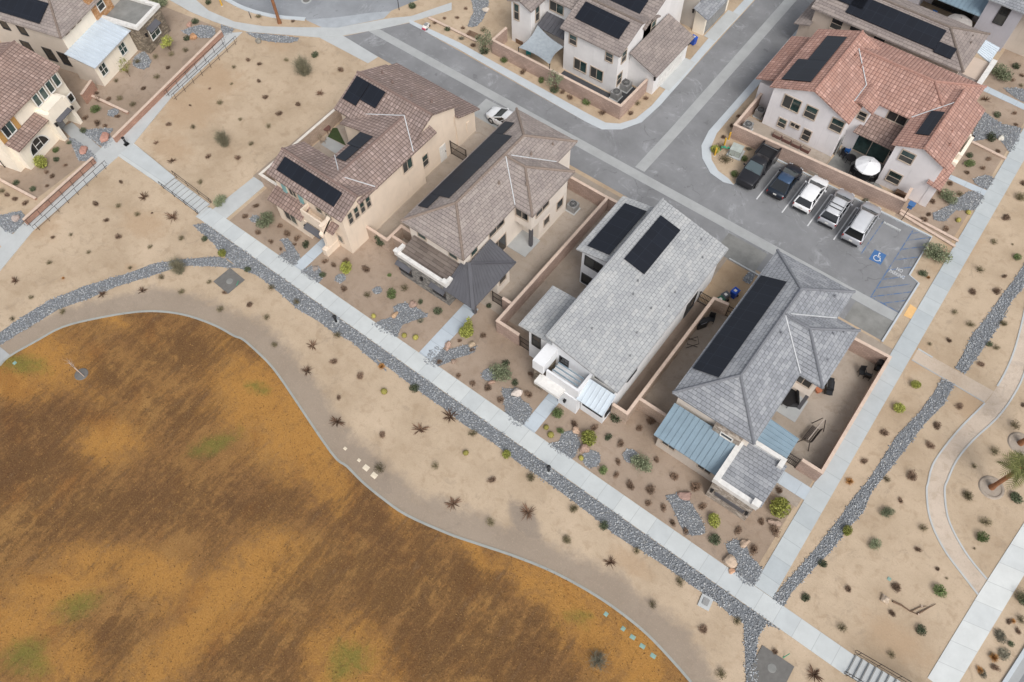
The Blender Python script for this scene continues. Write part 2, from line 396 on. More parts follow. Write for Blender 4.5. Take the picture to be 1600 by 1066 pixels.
t = NT('cobble', .8, .3); t.col(t.acol('tint'))
t = NT('cobble_base', .95, .1); t.col(t.ramp(t.noise(6, 4), [(.3, lin('#6c6f73')), (.7, lin('#86898c'))]))
plain('paint_worn', '#bcbec0', .8, .3, 0, .2, 5.0); plain('paint_white', '#cfd0d1', .7, .3, 0, .10); t = NT('paint_blue', .8, .2); t.col(t.mix(t.step(t.noise(2.2, 8, .8), .50, .72), lin('#466d9e'), lin('#647a94'))); t = NT('paint_blueworn', .85, .2); t.col(t.mix(t.step(t.noise(1.8, 8, .8), .44, .60), lin('#567196'), lin('#7f8287')))
plain('pad_yellow', '#dfb57c', .8, .3, 0, .06); plain('concrete_dark', '#6e6c69', .9, .2, 0, .12)

# ------------------------------------------------------------------ terrain
def ss(a, b, x):
    t = np.clip((x - a) / (b - a), 0, 1); return t * t * (3 - 2 * t)
def HG(x, y):
    """ground height: a low rise under the first flight of steps, another beside the second"""
    a = .26 * ss(-67.5, -60, x) * (1 - ss(-60, -54.9, x)) * np.exp(-((y - 20.4) / 3.0) ** 2)
    b = 1.0 * ss(13.6, 17.6, x) * (1 - ss(21.1, 22.4, y)) * ss(15, 18.6, y) * (1 - ss(18, 21, x))
    return a + b
def PG(px, py):
    z = 0.0
    for _ in range(4):
        p = P(px, py, z); z = float(HG(p.x, p.y))
    return P(px, py, z)

z1 = zoom(0, 300, 3.5525); z2 = zoom(380, 300, 3.5525); z3 = zoom(500, 560, 3.5525); z4 = zoom(800, 580, 3.5525)
z5 = zoom(1000, 766, 3.5525); z6 = zoom(1200, 766, 3.5525); z7 = zoom(1250, 480, 3.554); z8 = zoom(1250, 280, 4.1)
za = zoom(0, 0, 2.665); zb = zoom(240, 0, 3.478); zc = zoom(640, 0, 3.2); zd = zoom(1040, 180, 3.5525); zl = zoom(500, 640, 2.5017); zx = zoom(1440, 100, 4.44)
zt = zoom(640, 0, 13.325)

def smooth_line(pts, k=4):
    pts = [Vector(p) for p in pts]; o = []
    for i in range(len(pts) - 1):
        p0 = pts[max(i-1, 0)]; p1 = pts[i]; p2 = pts[i+1]; p3 = pts[min(i+2, len(pts)-1)]
        for j in range(k):
            u = j / k
            o.append(.5 * ((2*p1) + (p2 - p0)*u + (2*p0 - 5*p1 + 4*p2 - p3)*u*u + (3*p1 - p0 - 3*p2 + p3)*u**3))
    return o + [pts[-1]]
lawn_edge = W2([(0, 965), (50, 915), (200, 830), (350, 750), (550, 700), (750, 668), (900, 665), (1050, 690), (1200, 745), (1300, 800)], z1) + \
    W2([(0, 820), (80, 890), (150, 960), (230, 1066)], z2) + W2([(60, 520), (150, 600), (240, 690), (350, 780), (480, 870)], z3) + \
    W2([(500, 485), (600, 520), (750, 570), (900, 630), (1050, 710), (1170, 790), (1280, 880), (1380, 985), (1450, 1066)], zl)
lawn_edge = smooth_line(lawn_edge, 4)
far = [lawn_edge[-1] + Vector((6, -10)), Vector((6, -45)), Vector((-95, -45)), lawn_edge[0] + Vector((-25, -12))]
lawn_poly = lawn_edge + far

def seg_dist(x, y, line):
    d = np.full(x.shape, 1e9)
    for a, b in zip(line, line[1:]):
        vx, vy = b[0]-a[0], b[1]-a[1]; L = vx*vx + vy*vy + 1e-12
        t = np.clip(((x-a[0])*vx + (y-a[1])*vy) / L, 0, 1)
        d = np.minimum(d, np.hypot(x - a[0] - t*vx, y - a[1] - t*vy))
    return d
def inside(x, y, poly):
    r = np.zeros(x.shape, bool); n = len(poly)
    for i in range(n):
        a, b = poly[i], poly[(i+1) % n]
        c = ((a[1] > y) != (b[1] > y)) & (x < (b[0]-a[0]) * (y-a[1]) / (b[1]-a[1] + 1e-12) + a[0])
        r ^= c
    return r
def blobs(x, y, lst):
    """stains given as (photo centre, radius along x and y in metres, turn)"""
    o = np.zeros(x.shape)
    for px, py, rx, ry, a in lst:
        c = P(px, py); ca, sa = math.cos(R(a)), math.sin(R(a))
        u = ((x-c.x)*ca + (y-c.y)*sa) / rx; v = (-(x-c.x)*sa + (y-c.y)*ca) / ry
        o = np.maximum(o, np.exp(-(u*u + v*v)))
    return o
def set_attr(me, name, val):
    a = me.attributes.new(name, 'FLOAT', 'POINT'); a.data.foreach_set('value', np.asarray(val, np.float32))

gx = np.concatenate([[-900, -500, -300, -180], np.arange(-112, 42, .8), [60, 110, 250, 500, 900]])
gy = np.concatenate([[-900, -500, -250, -100], np.arange(-30, 112, .8), [130, 180, 300, 500, 900]])
X, Y = np.meshgrid(gx, gy); nx, ny = len(gx), len(gy)
Zg = HG(X, Y)
co = np.stack([X, Y, Zg], -1).reshape(-1, 3)
idx = np.arange(nx * ny).reshape(ny, nx)
fc = np.stack([idx[:-1, :-1], idx[:-1, 1:], idx[1:, 1:], idx[1:, :-1]], -1).reshape(-1, 4)
me = bpy.data.meshes.new('ground'); me.from_pydata(co.tolist(), [], fc.tolist())
me.materials.append(M['dirt']); me.polygons.foreach_set('use_smooth', [True] * len(me.polygons))
xf, yf = co[:, 0], co[:, 1]
dl = seg_dist(xf, yf, lawn_edge); dl[inside(xf, yf, lawn_poly)] *= -1
set_attr(me, 'edge', dl)
set_attr(me, 'damp', blobs(xf, yf, [(950, 690, 3.2, .5, 68), (600, 760, 2, 1, -30), (820, 815, 2.6, 1.2, -20), (165, 25, 1, 1, 0), (1440, 755, .1, .1, 0)]))
set_attr(me, 'rust', blobs(xf, yf, [(330, 120, 5, 3, 0), (300, 165, 4, 5, 20), (265, 230, 4, 2, 0), (99, 435, .7, .6, 0), (203, 418, .8, .6, 0), (225, 350, 3, 2, 0), (60, 350, 3, 2, 0), (430, 60, 3, 2, 0), (1080, 850, 3, 1.2, 0),
    (1430, 560, 2.5, 1.2, 90), (1500, 380, 2, 5, 0), (1400, 1000, 3, 1.5, 0), (1520, 640, 2, 2, 0), (985, 880, 2, 1, 0)]))
me.update(); g = bpy.data.objects.new('ground', me); COL.objects.link(g); tag(g, kind='structure')

# lawn: the outline cut into a fine grid so that its stains can follow the ground
bm = bmesh.new()
vs_ = [bm.verts.new((p[0], p[1], .006)) for p in lawn_poly]; bm.faces.new(vs_)
for k in range(int(min(p[0] for p in lawn_poly)), int(max(p[0] for p in lawn_poly)) + 1):
    bmesh.ops.bisect_plane(bm, geom=bm.verts[:] + bm.edges[:] + bm.faces[:], plane_co=(k, 0, 0), plane_no=(1, 0, 0))
for k in range(int(min(p[1] for p in lawn_poly)), int(max(p[1] for p in lawn_poly)) + 1):
    bmesh.ops.bisect_plane(bm, geom=bm.verts[:] + bm.edges[:] + bm.faces[:], plane_co=(0, k, 0), plane_no=(0, 1, 0))
me = bpy.data.meshes.new('lawn'); bm.to_mesh(me); bm.free(); me.materials.append(M['lawn'])
lv = np.empty(len(me.vertices) * 3, np.float32); me.vertices.foreach_get('co', lv); lv = lv.reshape(-1, 3)
xl, yl = lv[:, 0], lv[:, 1]
set_attr(me, 'orange', np.clip(blobs(xl, yl, [(80, 565, 6, 2.2, 0), (176, 502, 2, .8, 0), (400, 615, 5.5, 4, 0), (470, 690, 5.5, 3.6, -20), (520, 760, 3.2, 1.8, -30), (385, 910, 6, 2.2, 60), (310, 985, 6, 2.0, 70), (255, 1040, 4, 2, 80), (425, 860, 3, 2, 40),
    (240, 890, 4, 1.8, 20), (150, 880, 4, 1.8, 30), (90, 920, 4, 1.8, 40), (20, 975, 4, 2, 40), (110, 1030, 3, 2.2, 40), (545, 1035, 4.6, 3.6, 0), (900, 950, 6, 2.4, -25), (1000, 1040, 5, 2.2, -40), (740, 855, 4, .8, -20), (170, 690, 3, 2.2, 30), (20, 600, 4, 1.4, 0), (420, 555, 3, 1.2, 0), (820, 905, 3, 1.2, -20), (620, 800, 2, .8, -30)]), 0, 1))
set_attr(me, 'green', blobs(xl, yl, [(35, 568, 3.2, 1.2, 25), (335, 695, 2.8, 1.2, 60), (405, 607, 1.6, .8, 20), (128, 945, 2.4, 1.2, 55), (40, 1020, 2.2, 1.3, 60), (545, 1032, 2.2, 1.8, 40), (905, 965, 1.4, .9, 40), (60, 1045, 1.5, 1, 40)]))
set_attr(me, 'dark', blobs(xl, yl, [(60, 650, 6, 2.6, 50), (40, 730, 6, 3.5, 50), (290, 550, 6, 2.4, 10), (170, 590, 4, 1.8, 20), (300, 640, 4, 2, 60), (390, 545, 4, 1, -10), (230, 780, 5, 3, 50), (120, 800, 5, 3, 50), (440, 915, 3, 2.2, 70), (490, 900, 5, 3.4, 60), (560, 800, 6, 2.8, 20), (640, 900, 6, 3.4, 20), (690, 1000, 7, 4.5, 30), (790, 1020, 6, 3.5, 20),
    (600, 940, 5, 3, 30), (740, 910, 5, 2.2, 10), (165, 887, 2.4, 1, 50), (430, 780, 5, 2, 60), (350, 780, 4, 2, 60), (380, 1010, 3.5, 2.5, 50), (500, 975, 3, 2.2, 40), (160, 1010, 3.6, 2.4, 40), (850, 980, 3.6, 1.8, 0), (450, 1040, 2, 3, 20)]))
me.update(); o = bpy.data.objects.new('lawn', me); COL.objects.link(o); tag(o, kind='structure')

def offset_line(line, d):
    o = []
    for i, p in enumerate(line):
        t_ = (line[min(i+1, len(line)-1)] - line[max(i-1, 0)]).normalized(); o.append(p + Vector((-t_.y, t_.x)) * d)
    return o
def ribbon(name, line, wd, z, mat, h=.1):
    a = offset_line(line, wd / 2); b_ = offset_line(line, -wd / 2); m = MB()
    for i in range(len(line) - 1):
        m.face([(*b_[i], z), (*b_[i+1], z), (*a[i+1], z), (*a[i], z)])
        m.face([(*a[i], z), (*a[i+1], z), (*a[i+1], z - h), (*a[i], z - h)]); m.face([(*b_[i], z - h), (*b_[i+1], z - h), (*b_[i+1], z), (*b_[i], z)])
    return tag(m.build(name, mat), kind='structure')
def sheet(name, pts, z, mat, h=None):
    m = MB(); pts = [tuple(p[:2]) for p in pts]
    if h: m.prism(pts, z - h, z)
    else:
        if sum(pts[i][0]*pts[(i+1) % len(pts)][1] - pts[(i+1) % len(pts)][0]*pts[i][1] for i in range(len(pts))) < 0: pts = pts[::-1]
        m.face([(p[0], p[1], z) for p in pts])
    return tag(m.build(name, mat), kind='structure')
def rect(x0, x1, y0, y1): return [(x0, y0), (x1, y0), (x1, y1), (x0, y1)]
ribbon('lawn_kerb', lawn_edge, .19, .05, M['mow'])

# soil of the planted fronts and of the walled yards
sheet('front_garden_soil', rect(-51.9, 4.9, 20.95, 28.2), .004, M['dirt_bed'])
sheet('yard_soil', rect(-52.1, 5.1, 28.2, 45.9), .004, M['dirt_yard'])
sheet('side_yard_soil', rect(-11.1, -7.4, 40.2, 45.6), .008, M['dirt_orange'])
sheet('alley_soil', rect(-11.1, -9.7, 27, 40.1), .008, M['dirt_dark'])
sheet('corner_garden_soil', rect(-.9, 4.6, 59.6, 100), .004, M['dirt_bed'])
sheet('left_garden_soil', [P(*za(*p)).to_2d() for p in [(0, 740), (150, 830), (385, 650), (470, 570), (920, 120), (690, 30), (640, 0), (430, 60), (0, 500)]], .004, M['dirt_bed'])

# paths
sheet('pavement', rect(-54.6, 13.5, 19.32, 20.9), .05, M['concrete_x'], .09)
rsw = [(.0, 0)]
SWL, SWR = [], []
a0 = P(1174.5, 920.3); a1 = P(1552.4, 280); b0 = P(1205.5, 937.7); b1 = P(1582.9, 280)
ext = 75
da = (a1 - a0).normalized(); db = (b1 - b0).normalized()
sheet('side_pavement', [(a0.x, 20.94), (b0.x, 20.94), (b0 + db * ext).to_2d(), (a0 + da * ext).to_2d()], .046, M['concrete_y'], .09)
# left pavement in three runs
lw = [P(*za(*p)).to_2d() for p in [(-60, 1100), (80, 950), (400, 640), (460, 580), (660, 385), (930, 140)]]
rw = [P(*za(*p)).to_2d() for p in [(0, 1130), (140, 960), (490, 655), (560, 595), (715, 405), (1010, 135)]]
sheet('left_pavement', lw + rw[::-1], .05, M['concrete'], .09)
m = MB()
ys = (19.75, 21.6)
m.face([(-67.4, 19.8, .05), (-59.9, 19.75, .52), (-59.9, 21.25, .52), (-67.4, 21.9, .05)]); m.face([(-67.4, 19.8, -.2), (-59.9, 19.75, -.2), (-59.9, 19.75, .52), (-67.4, 19.8, .05)])
tag(m.build('stair_pavement', M['concrete_x']), kind='structure')
def staircase(name, x0, x1, y0, y1, ztop, zbot, n, label):
    t_ = org(thing(name, label, 'stairs', (x0, (y0+y1)/2, 0)), (x0, (y0+y1)/2, 0))
    for i in range(n):
        m = MB(); a = x0 + (x1-x0)*i/n; b_ = x0 + (x1-x0)*(i+1)/n; z = ztop + (zbot-ztop)*(i+.0)/n
        m.box(a + .001, b_, y0, y1, z - .35, z); pass
        part(m, t_, 'step', M['concrete']); m = MB(); m.box(b_ - .07, b_ - .012, y0 + .03, y1 - .03, z + .004, z + .010) if zbot < ztop else m.box(a + .012, a + .07, y0 + .03, y1 - .03, z + .004, z + .010); part(m, t_, 'tread_shadow', M['concrete_stain'])  # dark strip on each tread edge imitates the shadow line between steps
    return t_
staircase('garden_steps', -59.85, -54.9, 19.7, 21.15, .50, .06, 9, 'shallow concrete steps on the cross path near the left pavement')
staircase('garden_steps', 13.5, 17.6, 19.4, 20.95, .17, 1.32, 9, 'concrete steps climbing at the right end of the long pavement')
sheet('junction_pavement', [P(*za(*p)).to_2d() for p in [(820, 905), (885, 885), (1066, 730), (1066, 1000), (1000, 1066)]][:0] or [(-54.9, 19.3), (-54.6, 19.3), (-54.6, 20.9), (-52.3, 20.9), (-52.3, 26.2), (-54.0, 26.2), (-54.2, 20.9), (-54.9, 20.75)], .047, M['concrete'], .09)
sheet('side_walk', [(-54.2, 26.2), (-52.4, 26.2), (-52.5, 44.9), (-54.2, 44.9)], .0051, M['dirt'], .0)
far_l = [P(*z6(*p)).to_2d() for p in [(870, 1066), (1165, 580), (1421, 180)]]; far_r = [P(*z6(*p)).to_2d() for p in [(1060, 1066), (1421, 470)]]
dl_ = (far_l[2] - far_l[0]).normalized()
sheet('street_pavement', [far_l[0] - dl_*12, far_l[0], far_l[1], far_l[2], far_l[2] + dl_*50, far_r[1] + dl_*50, far_r[1], far_r[0], far_r[0] - dl_*12], .05, M['concrete_white'], .09)
k_l = [P(*z6(*p)).to_2d() for p in [(1295, 1066), (1421, 870)]]; dk = (k_l[1] - k_l[0]).normalized(); pk = Vector((dk.y, -dk.x))
ka, kb = k_l[0] - dk*12, k_l[1] + dk*60
sheet('street_kerb', [ka, kb, kb + pk*.28, ka + pk*.28], .14, M['kerb'], .3)
sheet('street_gutter', [ka + pk*.28, kb + pk*.28, kb + pk*.85, ka + pk*.85], .012, M['concrete_grey'])
sheet('street', [ka + pk*.85, kb + pk*.85, kb + pk*40, ka + pk*40], .008, M['asphalt'])
# winding gravel path with pale edging
L_ = [P(1640, 330), P(1612, 430), P(*z7(1240, 50)), P(*z7(1190, 240)), P(*z7(1135, 370)), P(*z7(1075, 470)), P(*z7(1025, 535)), P(*z7(900, 660)), P(*z7(800, 780)), P(*z7(735, 880)), P(*z7(710, 980)), P(*z6(880, 0)), P(*z6(890, 120)), P(*z6(925, 230)), P(*z6(990, 350)), P(*z6(1080, 470)), P(*z6(1165, 580))]
Rr = [P(1690, 330), P(1655, 430), P(*z7(1290, 180)), P(*z7(1244, 370)), P(*z7(1180, 500)), P(*z7(1090, 620)), P(*z7(960, 740)), P(*z7(870, 850)), P(*z7(820, 960)), P(*z6(980, 0)), P(*z6(995, 140)), P(*z6(1045, 260)), P(*z6(1120, 380)), P(*z6(1215, 495))]
L_ = smooth_line([p.to_2d() for p in L_], 3); Rr = smooth_line([p.to_2d() for p in Rr], 3)
sheet('gravel_path', L_ + Rr[::-1], .006, M['dirt_path'])
ribbon('path_edging', L_[:15], .14, .05, M['concrete']); ribbon('path_edging', L_[18:], .14, .05, M['concrete']); ribbon('path_edging', Rr, .14, .05, M['concrete'])
su, sl = W2([(655, 232), (860, 350), (1075, 470)], z7), W2([(620, 293), (830, 415), (1025, 530)], z7)
sheet('spur_path', su + sl[::-1], .010, M['dirt_path'])
ribbon('path_edging', W2([(655, 232), (735, 280)], z7), .14, .05, M['concrete']); ribbon('path_edging', W2([(735, 280), (1075, 470)], z7), .10, .02, M['dirt_path']); ribbon('path_edging', sl, .10, .02, M['concrete_grey'])
# walks to the front doors
for (x0, x1, y0, y1) in ((-43.1, -42.0, 20.92, 25.2), (-27.6, -26.2, 20.92, 27.5), (-16.2, -15.0, 20.92, 25.6)):
    sheet('door_walk', rect(x0, x1, y0, y1), .04, M['concrete_blue'], .06)
c_ = P(*z7(0, 950)); sheet('door_walk', rect(2.3, 5.3, 29.1, 30.3), .04, M['concrete_bluex'], .06)
sheet('door_walk', [P(*zx(*p)).to_2d() for p in [(200, 770), (185, 800), (430, 915), (455, 880)]], .04, M['concrete_bluex'], .06)
sheet('door_walk', [P(*zx(*p)).to_2d() for p in [(430, 145), (410, 180), (711, 320), (711, 280)]], .04, M['concrete_bluex'], .06)
sheet('door_walk', [P(*za(*p)).to_2d() for p in [(255, 535), (300, 510), (440, 635), (395, 665)]], .04, M['concrete_grey'], .06)
sheet('door_walk', [P(*za(*p)).to_2d() for p in [(-40, 920), (-40, 985), (15, 1035), (60, 980)]], .04, M['concrete'], .06)
sheet('corner_slab', [P(*z1(*p)).to_2d() for p in [(-60, 850), (0, 860), (55, 905), (0, 968), (-60, 1000)]], .03, M['concrete_grey'], .06)

# roads
yS, yN = 46.0, 52.4
arc = W2([(960, 645), (1060, 645), (1160, 610), (1250, 530), (1330, 440)], zc)
road = [(-61.1, 46.6), (4.0, yS + .1), (4.1, 53.6), (3.0, 53.9), (2.9, 59.2), (-14.6, 59.1), (-15.1, 53.9)]
road += W2([(320, 370), (250, 320), (205, 240), (200, 170), (240, 90), (320, 0)], zd) + [(-20.3, 75), (-20.2, 140), (-26.9, 140), (-26.8, 73.5)]
road += [tuple(p) for p in arc[::-1]] + [(-31.6, 52.1), (-56.5, 52.8), (-58.3, 50.4)]
sheet('road', road, .008, M['asphalt'])
sheet('gutter_strip', [(-60.4, 49.0), (4.1, 48.55), (4.1, 49.6), (-59.4, 50.0)], .013, M['concrete_grey'])
sheet('gutter_strip', [(-24.1, 50.0), (-23.0, 50.0), (-22.9, 57.4), (-23.1, 140), (-24.4, 140), (-24.0, 57)], .017, M['concrete_grey'])
sheet('driveway', [P(*zb(*p)).to_2d() for p in [(900, 205), (1165, 345), (1220, 310), (1030, 195)]] , .014, M['concrete'])
sheet('driveway', rect(.4, 4.05, 46.15, 48.5), .014, M['concrete_stain'])
sheet('driveway', rect(-12.5, -8.4, 45.75, 48.4), .014, M['concrete_stain'])
sheet('driveway', rect(-42, -36.6, 45.9, 48.6), .014, M['concrete_grey'])
kl = [Vector((4.05, 45.95)), Vector((4.1, 53.62)), Vector((3.05, 53.95)), Vector((2.95, 59.25)), Vector((-14.6, 59.25))]
ribbon('kerb', kl, .16, .12, M['kerb'], .2)
ribbon('kerb', [Vector((-11, 45.8)), Vector((-7.3, 45.75))], .14, .10, M['concrete'], .2)
ko = W2([(0, 100), (250, 215), (600, 410), (900, 575), (980, 615), (1050, 620), (1130, 595), (1210, 530), (1270, 460)], zc) + [Vector((-27.8, 70)), Vector((-27.9, 110))]
ki = W2([(0, 118), (250, 250), (600, 450), (880, 610), (960, 648), (1060, 648), (1160, 612), (1250, 530), (1330, 440)], zc) + [Vector((-26.9, 70)), Vector((-26.9, 110))]
sheet('kerb_band', ko + ki[::-1], .05, M['kerb'], .1)
ko = W2([(370, 0), (285, 100), (250, 180), (255, 250), (290, 310), (350, 355)], zd); ki = W2([(318, 0), (238, 90), (198, 170), (203, 240), (248, 322), (318, 372), (378, 388)], zd)
sheet('kerb_band', [(-19.7, 110), (-19.8, 66)] + ko + ki[::-1] + [(-20.6, 66), (-20.5, 110)], .05, M['kerb'], .1)
sheet('driveway', rect(-28.3, -27.0, 61.0, 66.4), .054, M['concrete']); sheet('driveway', rect(-28.4, -27.0, 70.6, 76), .054, M['concrete'])
sheet('side_yard', rect(-18.3, -9.0, 59.5, 62.33), .45, M['dirt_yard'], .44)
sheet('driveway', rect(-19.7, -18.0, 74.6, 82), .058, M['concrete'])
# turning circle and its pavement, top left
cul = [P(*zb(*p)).to_2d() for p in [(400, 0), (500, 50), (650, 90), (825, 105), (915, 150), (1000, 150), (1250, 100), (1290, 60), (1400, 15), (1600, -60), (1400, -500), (300, -300)]]
sheet('turning_circle', cul, .009, M['asphalt_old'])
sheet('apron', [P(*zb(*p)).to_2d() for p in [(825, 108), (915, 150), (1000, 152), (1250, 102), (1290, 62), (1180, 70), (1000, 95)]], .014, M['apron'])
swl = [P(*zb(*p)).to_2d() for p in [(-40, -60), (85, 0), (200, 65), (330, 120), (440, 155), (520, 175), (780, 195), (900, 205), (1030, 195), (1250, 155), (1400, 120), (1620, 55)]]
swu = [P(*zb(*p)).to_2d() for p in [(120, -60), (230, 0), (300, 60), (440, 120), (600, 145), (780, 150), (915, 151), (1000, 153), (1290, 100), (1400, 90), (1620, 15)]]
sheet('circle_pavement', swl + swu[::-1], .048, M['concrete'], .09)
ck = [P(*zb(*p)).to_2d() for p in [(360, -30), (400, 0), (500, 50), (650, 90), (825, 106)]]
ribbon('kerb', smooth_line(ck, 3), .5, .10, M['kerb'], .2)
# parking bay paint
m4 = lambda a, b_, wd=.1: (lambda A, B: [A + Vector((-(B-A).normalized().y, (B-A).normalized().x))*wd/2, A - Vector((-(B-A).normalized().y, (B-A).normalized().x))*wd/2, B - Vector((-(B-A).normalized().y, (B-A).normalized().x))*wd/2, B + Vector((-(B-A).normalized().y, (B-A).normalized().x))*wd/2])(Vector(a), Vector(b_))
for x in (-12.4, -9.65, -6.95, -4.25): sheet('parking_line', m4((x, 53.55), (x, 58.4), .12), .014, M['paint_white'])
sheet('parking_line', m4((-1.5, 53.5), (-1.45, 58.6), .10), .014, M['paint_blueworn'])
sheet('parking_line', m4((1.27, 49.85), (1.22, 59.0), .11), .014, M['paint_blueworn'])
sheet('parking_line', m4((1.2, 49.75), (4.0, 49.68), .11), .018, M['paint_blueworn'])
for y0 in (48.6, 49.75, 50.9, 52.1, 53.4, 54.8, 56.3, 57.6, 58.6):
    xa = 1.3 + max(0, 49.78 - y0); xb = 3.98 if y0 < 50.7 else 2.84
    if y0 == 50.9: xb = 3.5
    xb = min(xb, 1.3 + 59.1 - y0)
    sheet('hatch_line', m4((xa, y0 + xa - 1.3), (xb, y0 + xb - 1.3), .10), .022, M['paint_blueworn'])

# dry tufts standing on the lawn: short blades, thicker where the grass is dark
nT = 30000
tx = RNG.uniform(-75, 5, nT); ty = RNG.uniform(-25, 20, nT); ok = inside(tx, ty, lawn_poly); tx, ty = tx[ok], ty[ok]; nT = len(tx)
az = RNG.uniform(0, 6.283, (nT, 3)); hh = RNG.uniform(.05, .14, (nT, 3)); sp = RNG.uniform(.02, .10, (nT, 3)); wd_ = RNG.uniform(.012, .03, (nT, 3))
bx, by = tx[:, None] + np.zeros((nT, 3)), ty[:, None] + np.zeros((nT, 3))
TV = np.stack([np.stack([bx - np.sin(az)*wd_, by + np.cos(az)*wd_, bx*0 + .004], -1), np.stack([bx + np.sin(az)*wd_, by - np.cos(az)*wd_, bx*0 + .004], -1), np.stack([bx + np.cos(az)*sp, by + np.sin(az)*sp, hh], -1)], 2).reshape(-1, 3)
GT = np.array([lin(c)[:3] for c in ('#6c543d', '#755a3e', '#8a6a45', '#a07a4b', '#634c38', '#7d6144', '#b08b58')])
TC = np.repeat(GT[RNG.integers(0, len(GT), nT)], 9, 0)

# ------------------------------------------------------------------ houses
def house(label, loc, rz=0.0, cat='house', name='house'):
    o = thing(name, label, cat, loc, rz); return org(o, (0, 0, 0) if rz else loc)
def wall_box(h, mat, x0, x1, y0, y1, z1, z0=0.0, name='wall'):
    m = MB(); m.box(x0, x1, y0, y1, z0, z1, bot=z0 > .1); return part(m, h, name, mat)
def gable(h, mat, wmat, x0, x1, y0, y1, ze, sl, axis, over=.4, cap=None, ends=(True, True), base=0.0, rake=.35):
    """walls with two gable ends under a pitched roof; x0..y1 are the eaves, walls stand in by `over`"""
    m = MB(); t = .17
    if axis == 'x':
        c = (y0 + y1) / 2; hz = ze + sl * (y1 - y0) / 2
        m.plate([(x0, y0, ze), (x1, y0, ze), (x1, c, hz), (x0, c, hz)], t); m.plate([(x0, c, hz), (x1, c, hz), (x1, y1, ze), (x0, y1, ze)], t)
        rid = [(x0, c, hz), (x1, c, hz)]
        a0, a1, b0, b1 = x0 + rake, x1 - rake, y0 + over, y1 - over
        zw = ze + sl * over - t - .02; zt_ = hz - t - .02; w_ = MB()
        w_.box(a0, a1, b0, b1, base, zw)
        for e in (a0, a1): w_.face([(e, b0, zw), (e, b1, zw), (e, c, zt_)] if e == a1 else [(e, b0, zw), (e, c, zt_), (e, b1, zw)])
    else:
        c = (x0 + x1) / 2; hz = ze + sl * (x1 - x0) / 2
        m.plate([(x0, y0, ze), (c, y0, hz), (c, y1, hz), (x0, y1, ze)], t); m.plate([(c, y0, hz), (x1, y0, ze), (x1, y1, ze), (c, y1, hz)], t)
        rid = [(c, y0, hz), (c, y1, hz)]
        a0, a1, b0, b1 = x0 + over, x1 - over, y0 + rake, y1 - rake
        zw = ze + sl * over - t - .02; zt_ = hz - t - .02; w_ = MB()
        w_.box(a0, a1, b0, b1, base, zw)
        for e in (b0, b1): w_.face([(a0, e, zw), (a1, e, zw), (c, e, zt_)] if e == b0 else [(a0, e, zw), (c, e, zt_), (a1, e, zw)])
    part(w_, h, 'wall', wmat); r = part(m, h, 'roof', mat)
    if cap is not None: ridge_caps(h, [rid], cap, r)
    return hz
def ridge_caps(h, lines, mat, roof=None, r=.13):
    m = MB()
    for a, b_ in lines:
        a = Vector(a); b_ = Vector(b_); L = (b_ - a).length; n = max(1, int(L / .4))
        for i in range(n):                                   # overlapping half-round cap tiles
            p = a.lerp(b_, i / n); q = a.lerp(b_, (i + 1.12) / n)
            m.tube([p + Vector((0, 0, .02)), q - Vector((0, 0, .01))], r, 7, r1=r * .86)
    o = m.build('ridge_cap', mat, None, org=h['_org']); o.parent = roof if roof is not None else h
    return o
def hip(h, mat, x0, x1, y0, y1, ze, sl, cap, hips=(True, True), axis='y'):
    m = MB(); t = .17
    if axis == 'y':
        c = (x0 + x1) / 2; hw = (x1 - x0) / 2; hz = ze + sl * hw
        ya = y0 + (hw if hips[0] else 0); yb = y1 - (hw if hips[1] else 0)
        A, B, C, D = (x0, y0, ze), (x1, y0, ze), (x1, y1, ze), (x0, y1, ze); S_, N_ = (c, ya, hz), (c, yb, hz)
        m.plate([D, A, S_, N_], t); m.plate([B, C, N_, S_], t)
        if hips[0]: m.plate([A, B, S_], t)
        if hips[1]: m.plate([C, D, N_], t)
        ls = [(S_, N_)] + ([(A, S_), (B, S_)] if hips[0] else []) + ([(C, N_), (D, N_)] if hips[1] else [])
    else:
        c = (y0 + y1) / 2; hw = (y1 - y0) / 2; hz = ze + sl * hw
        xa = x0 + (hw if hips[0] else 0); xb = x1 - (hw if hips[1] else 0)
        A, B, C, D = (x0, y0, ze), (x1, y0, ze), (x1, y1, ze), (x0, y1, ze); S_, N_ = (xa, c, hz), (xb, c, hz)
        m.plate([A, B, N_, S_], t); m.plate([C, D, S_, N_], t)
        if hips[0]: m.plate([D, A, S_], t)
        if hips[1]: m.plate([B, C, N_], t)
        ls = [(S_, N_)] + ([(A, S_), (D, S_)] if hips[0] else []) + ([(B, N_), (C, N_)] if hips[1] else [])
    r = part(m, h, 'roof', mat)
    ridge_caps(h, ls, cap, r)
    return hz
def shed(h, mat, pts, name='roof', t=.12):
    m = MB(); m.plate(pts, t); return part(m, h, name, mat)
def metal_roof(h, mat, lo0, lo1, hi1, hi0, name='metal_roof', sp=.46, t=.08):
    """standing seam sheet: low edge lo0-lo1, high edge hi0-hi1, a raised seam every sp metres"""
    lo0, lo1, hi1, hi0 = map(Vector, (lo0, lo1, hi1, hi0))
    m = MB(); m.plate([lo0, lo1, hi1, hi0], t); n = max(2, round((lo1 - lo0).length / sp))
    nn = (lo1 - lo0).cross(hi0 - lo0).normalized()
    if nn.z < 0: nn = -nn
    for i in range(n + 1):
        a = lo0.lerp(lo1, i / n); b_ = hi0.lerp(hi1, i / n); m.bar(a + nn * .03, b_ + nn * .03, .05, .06)
    return part(m, h, name, mat)
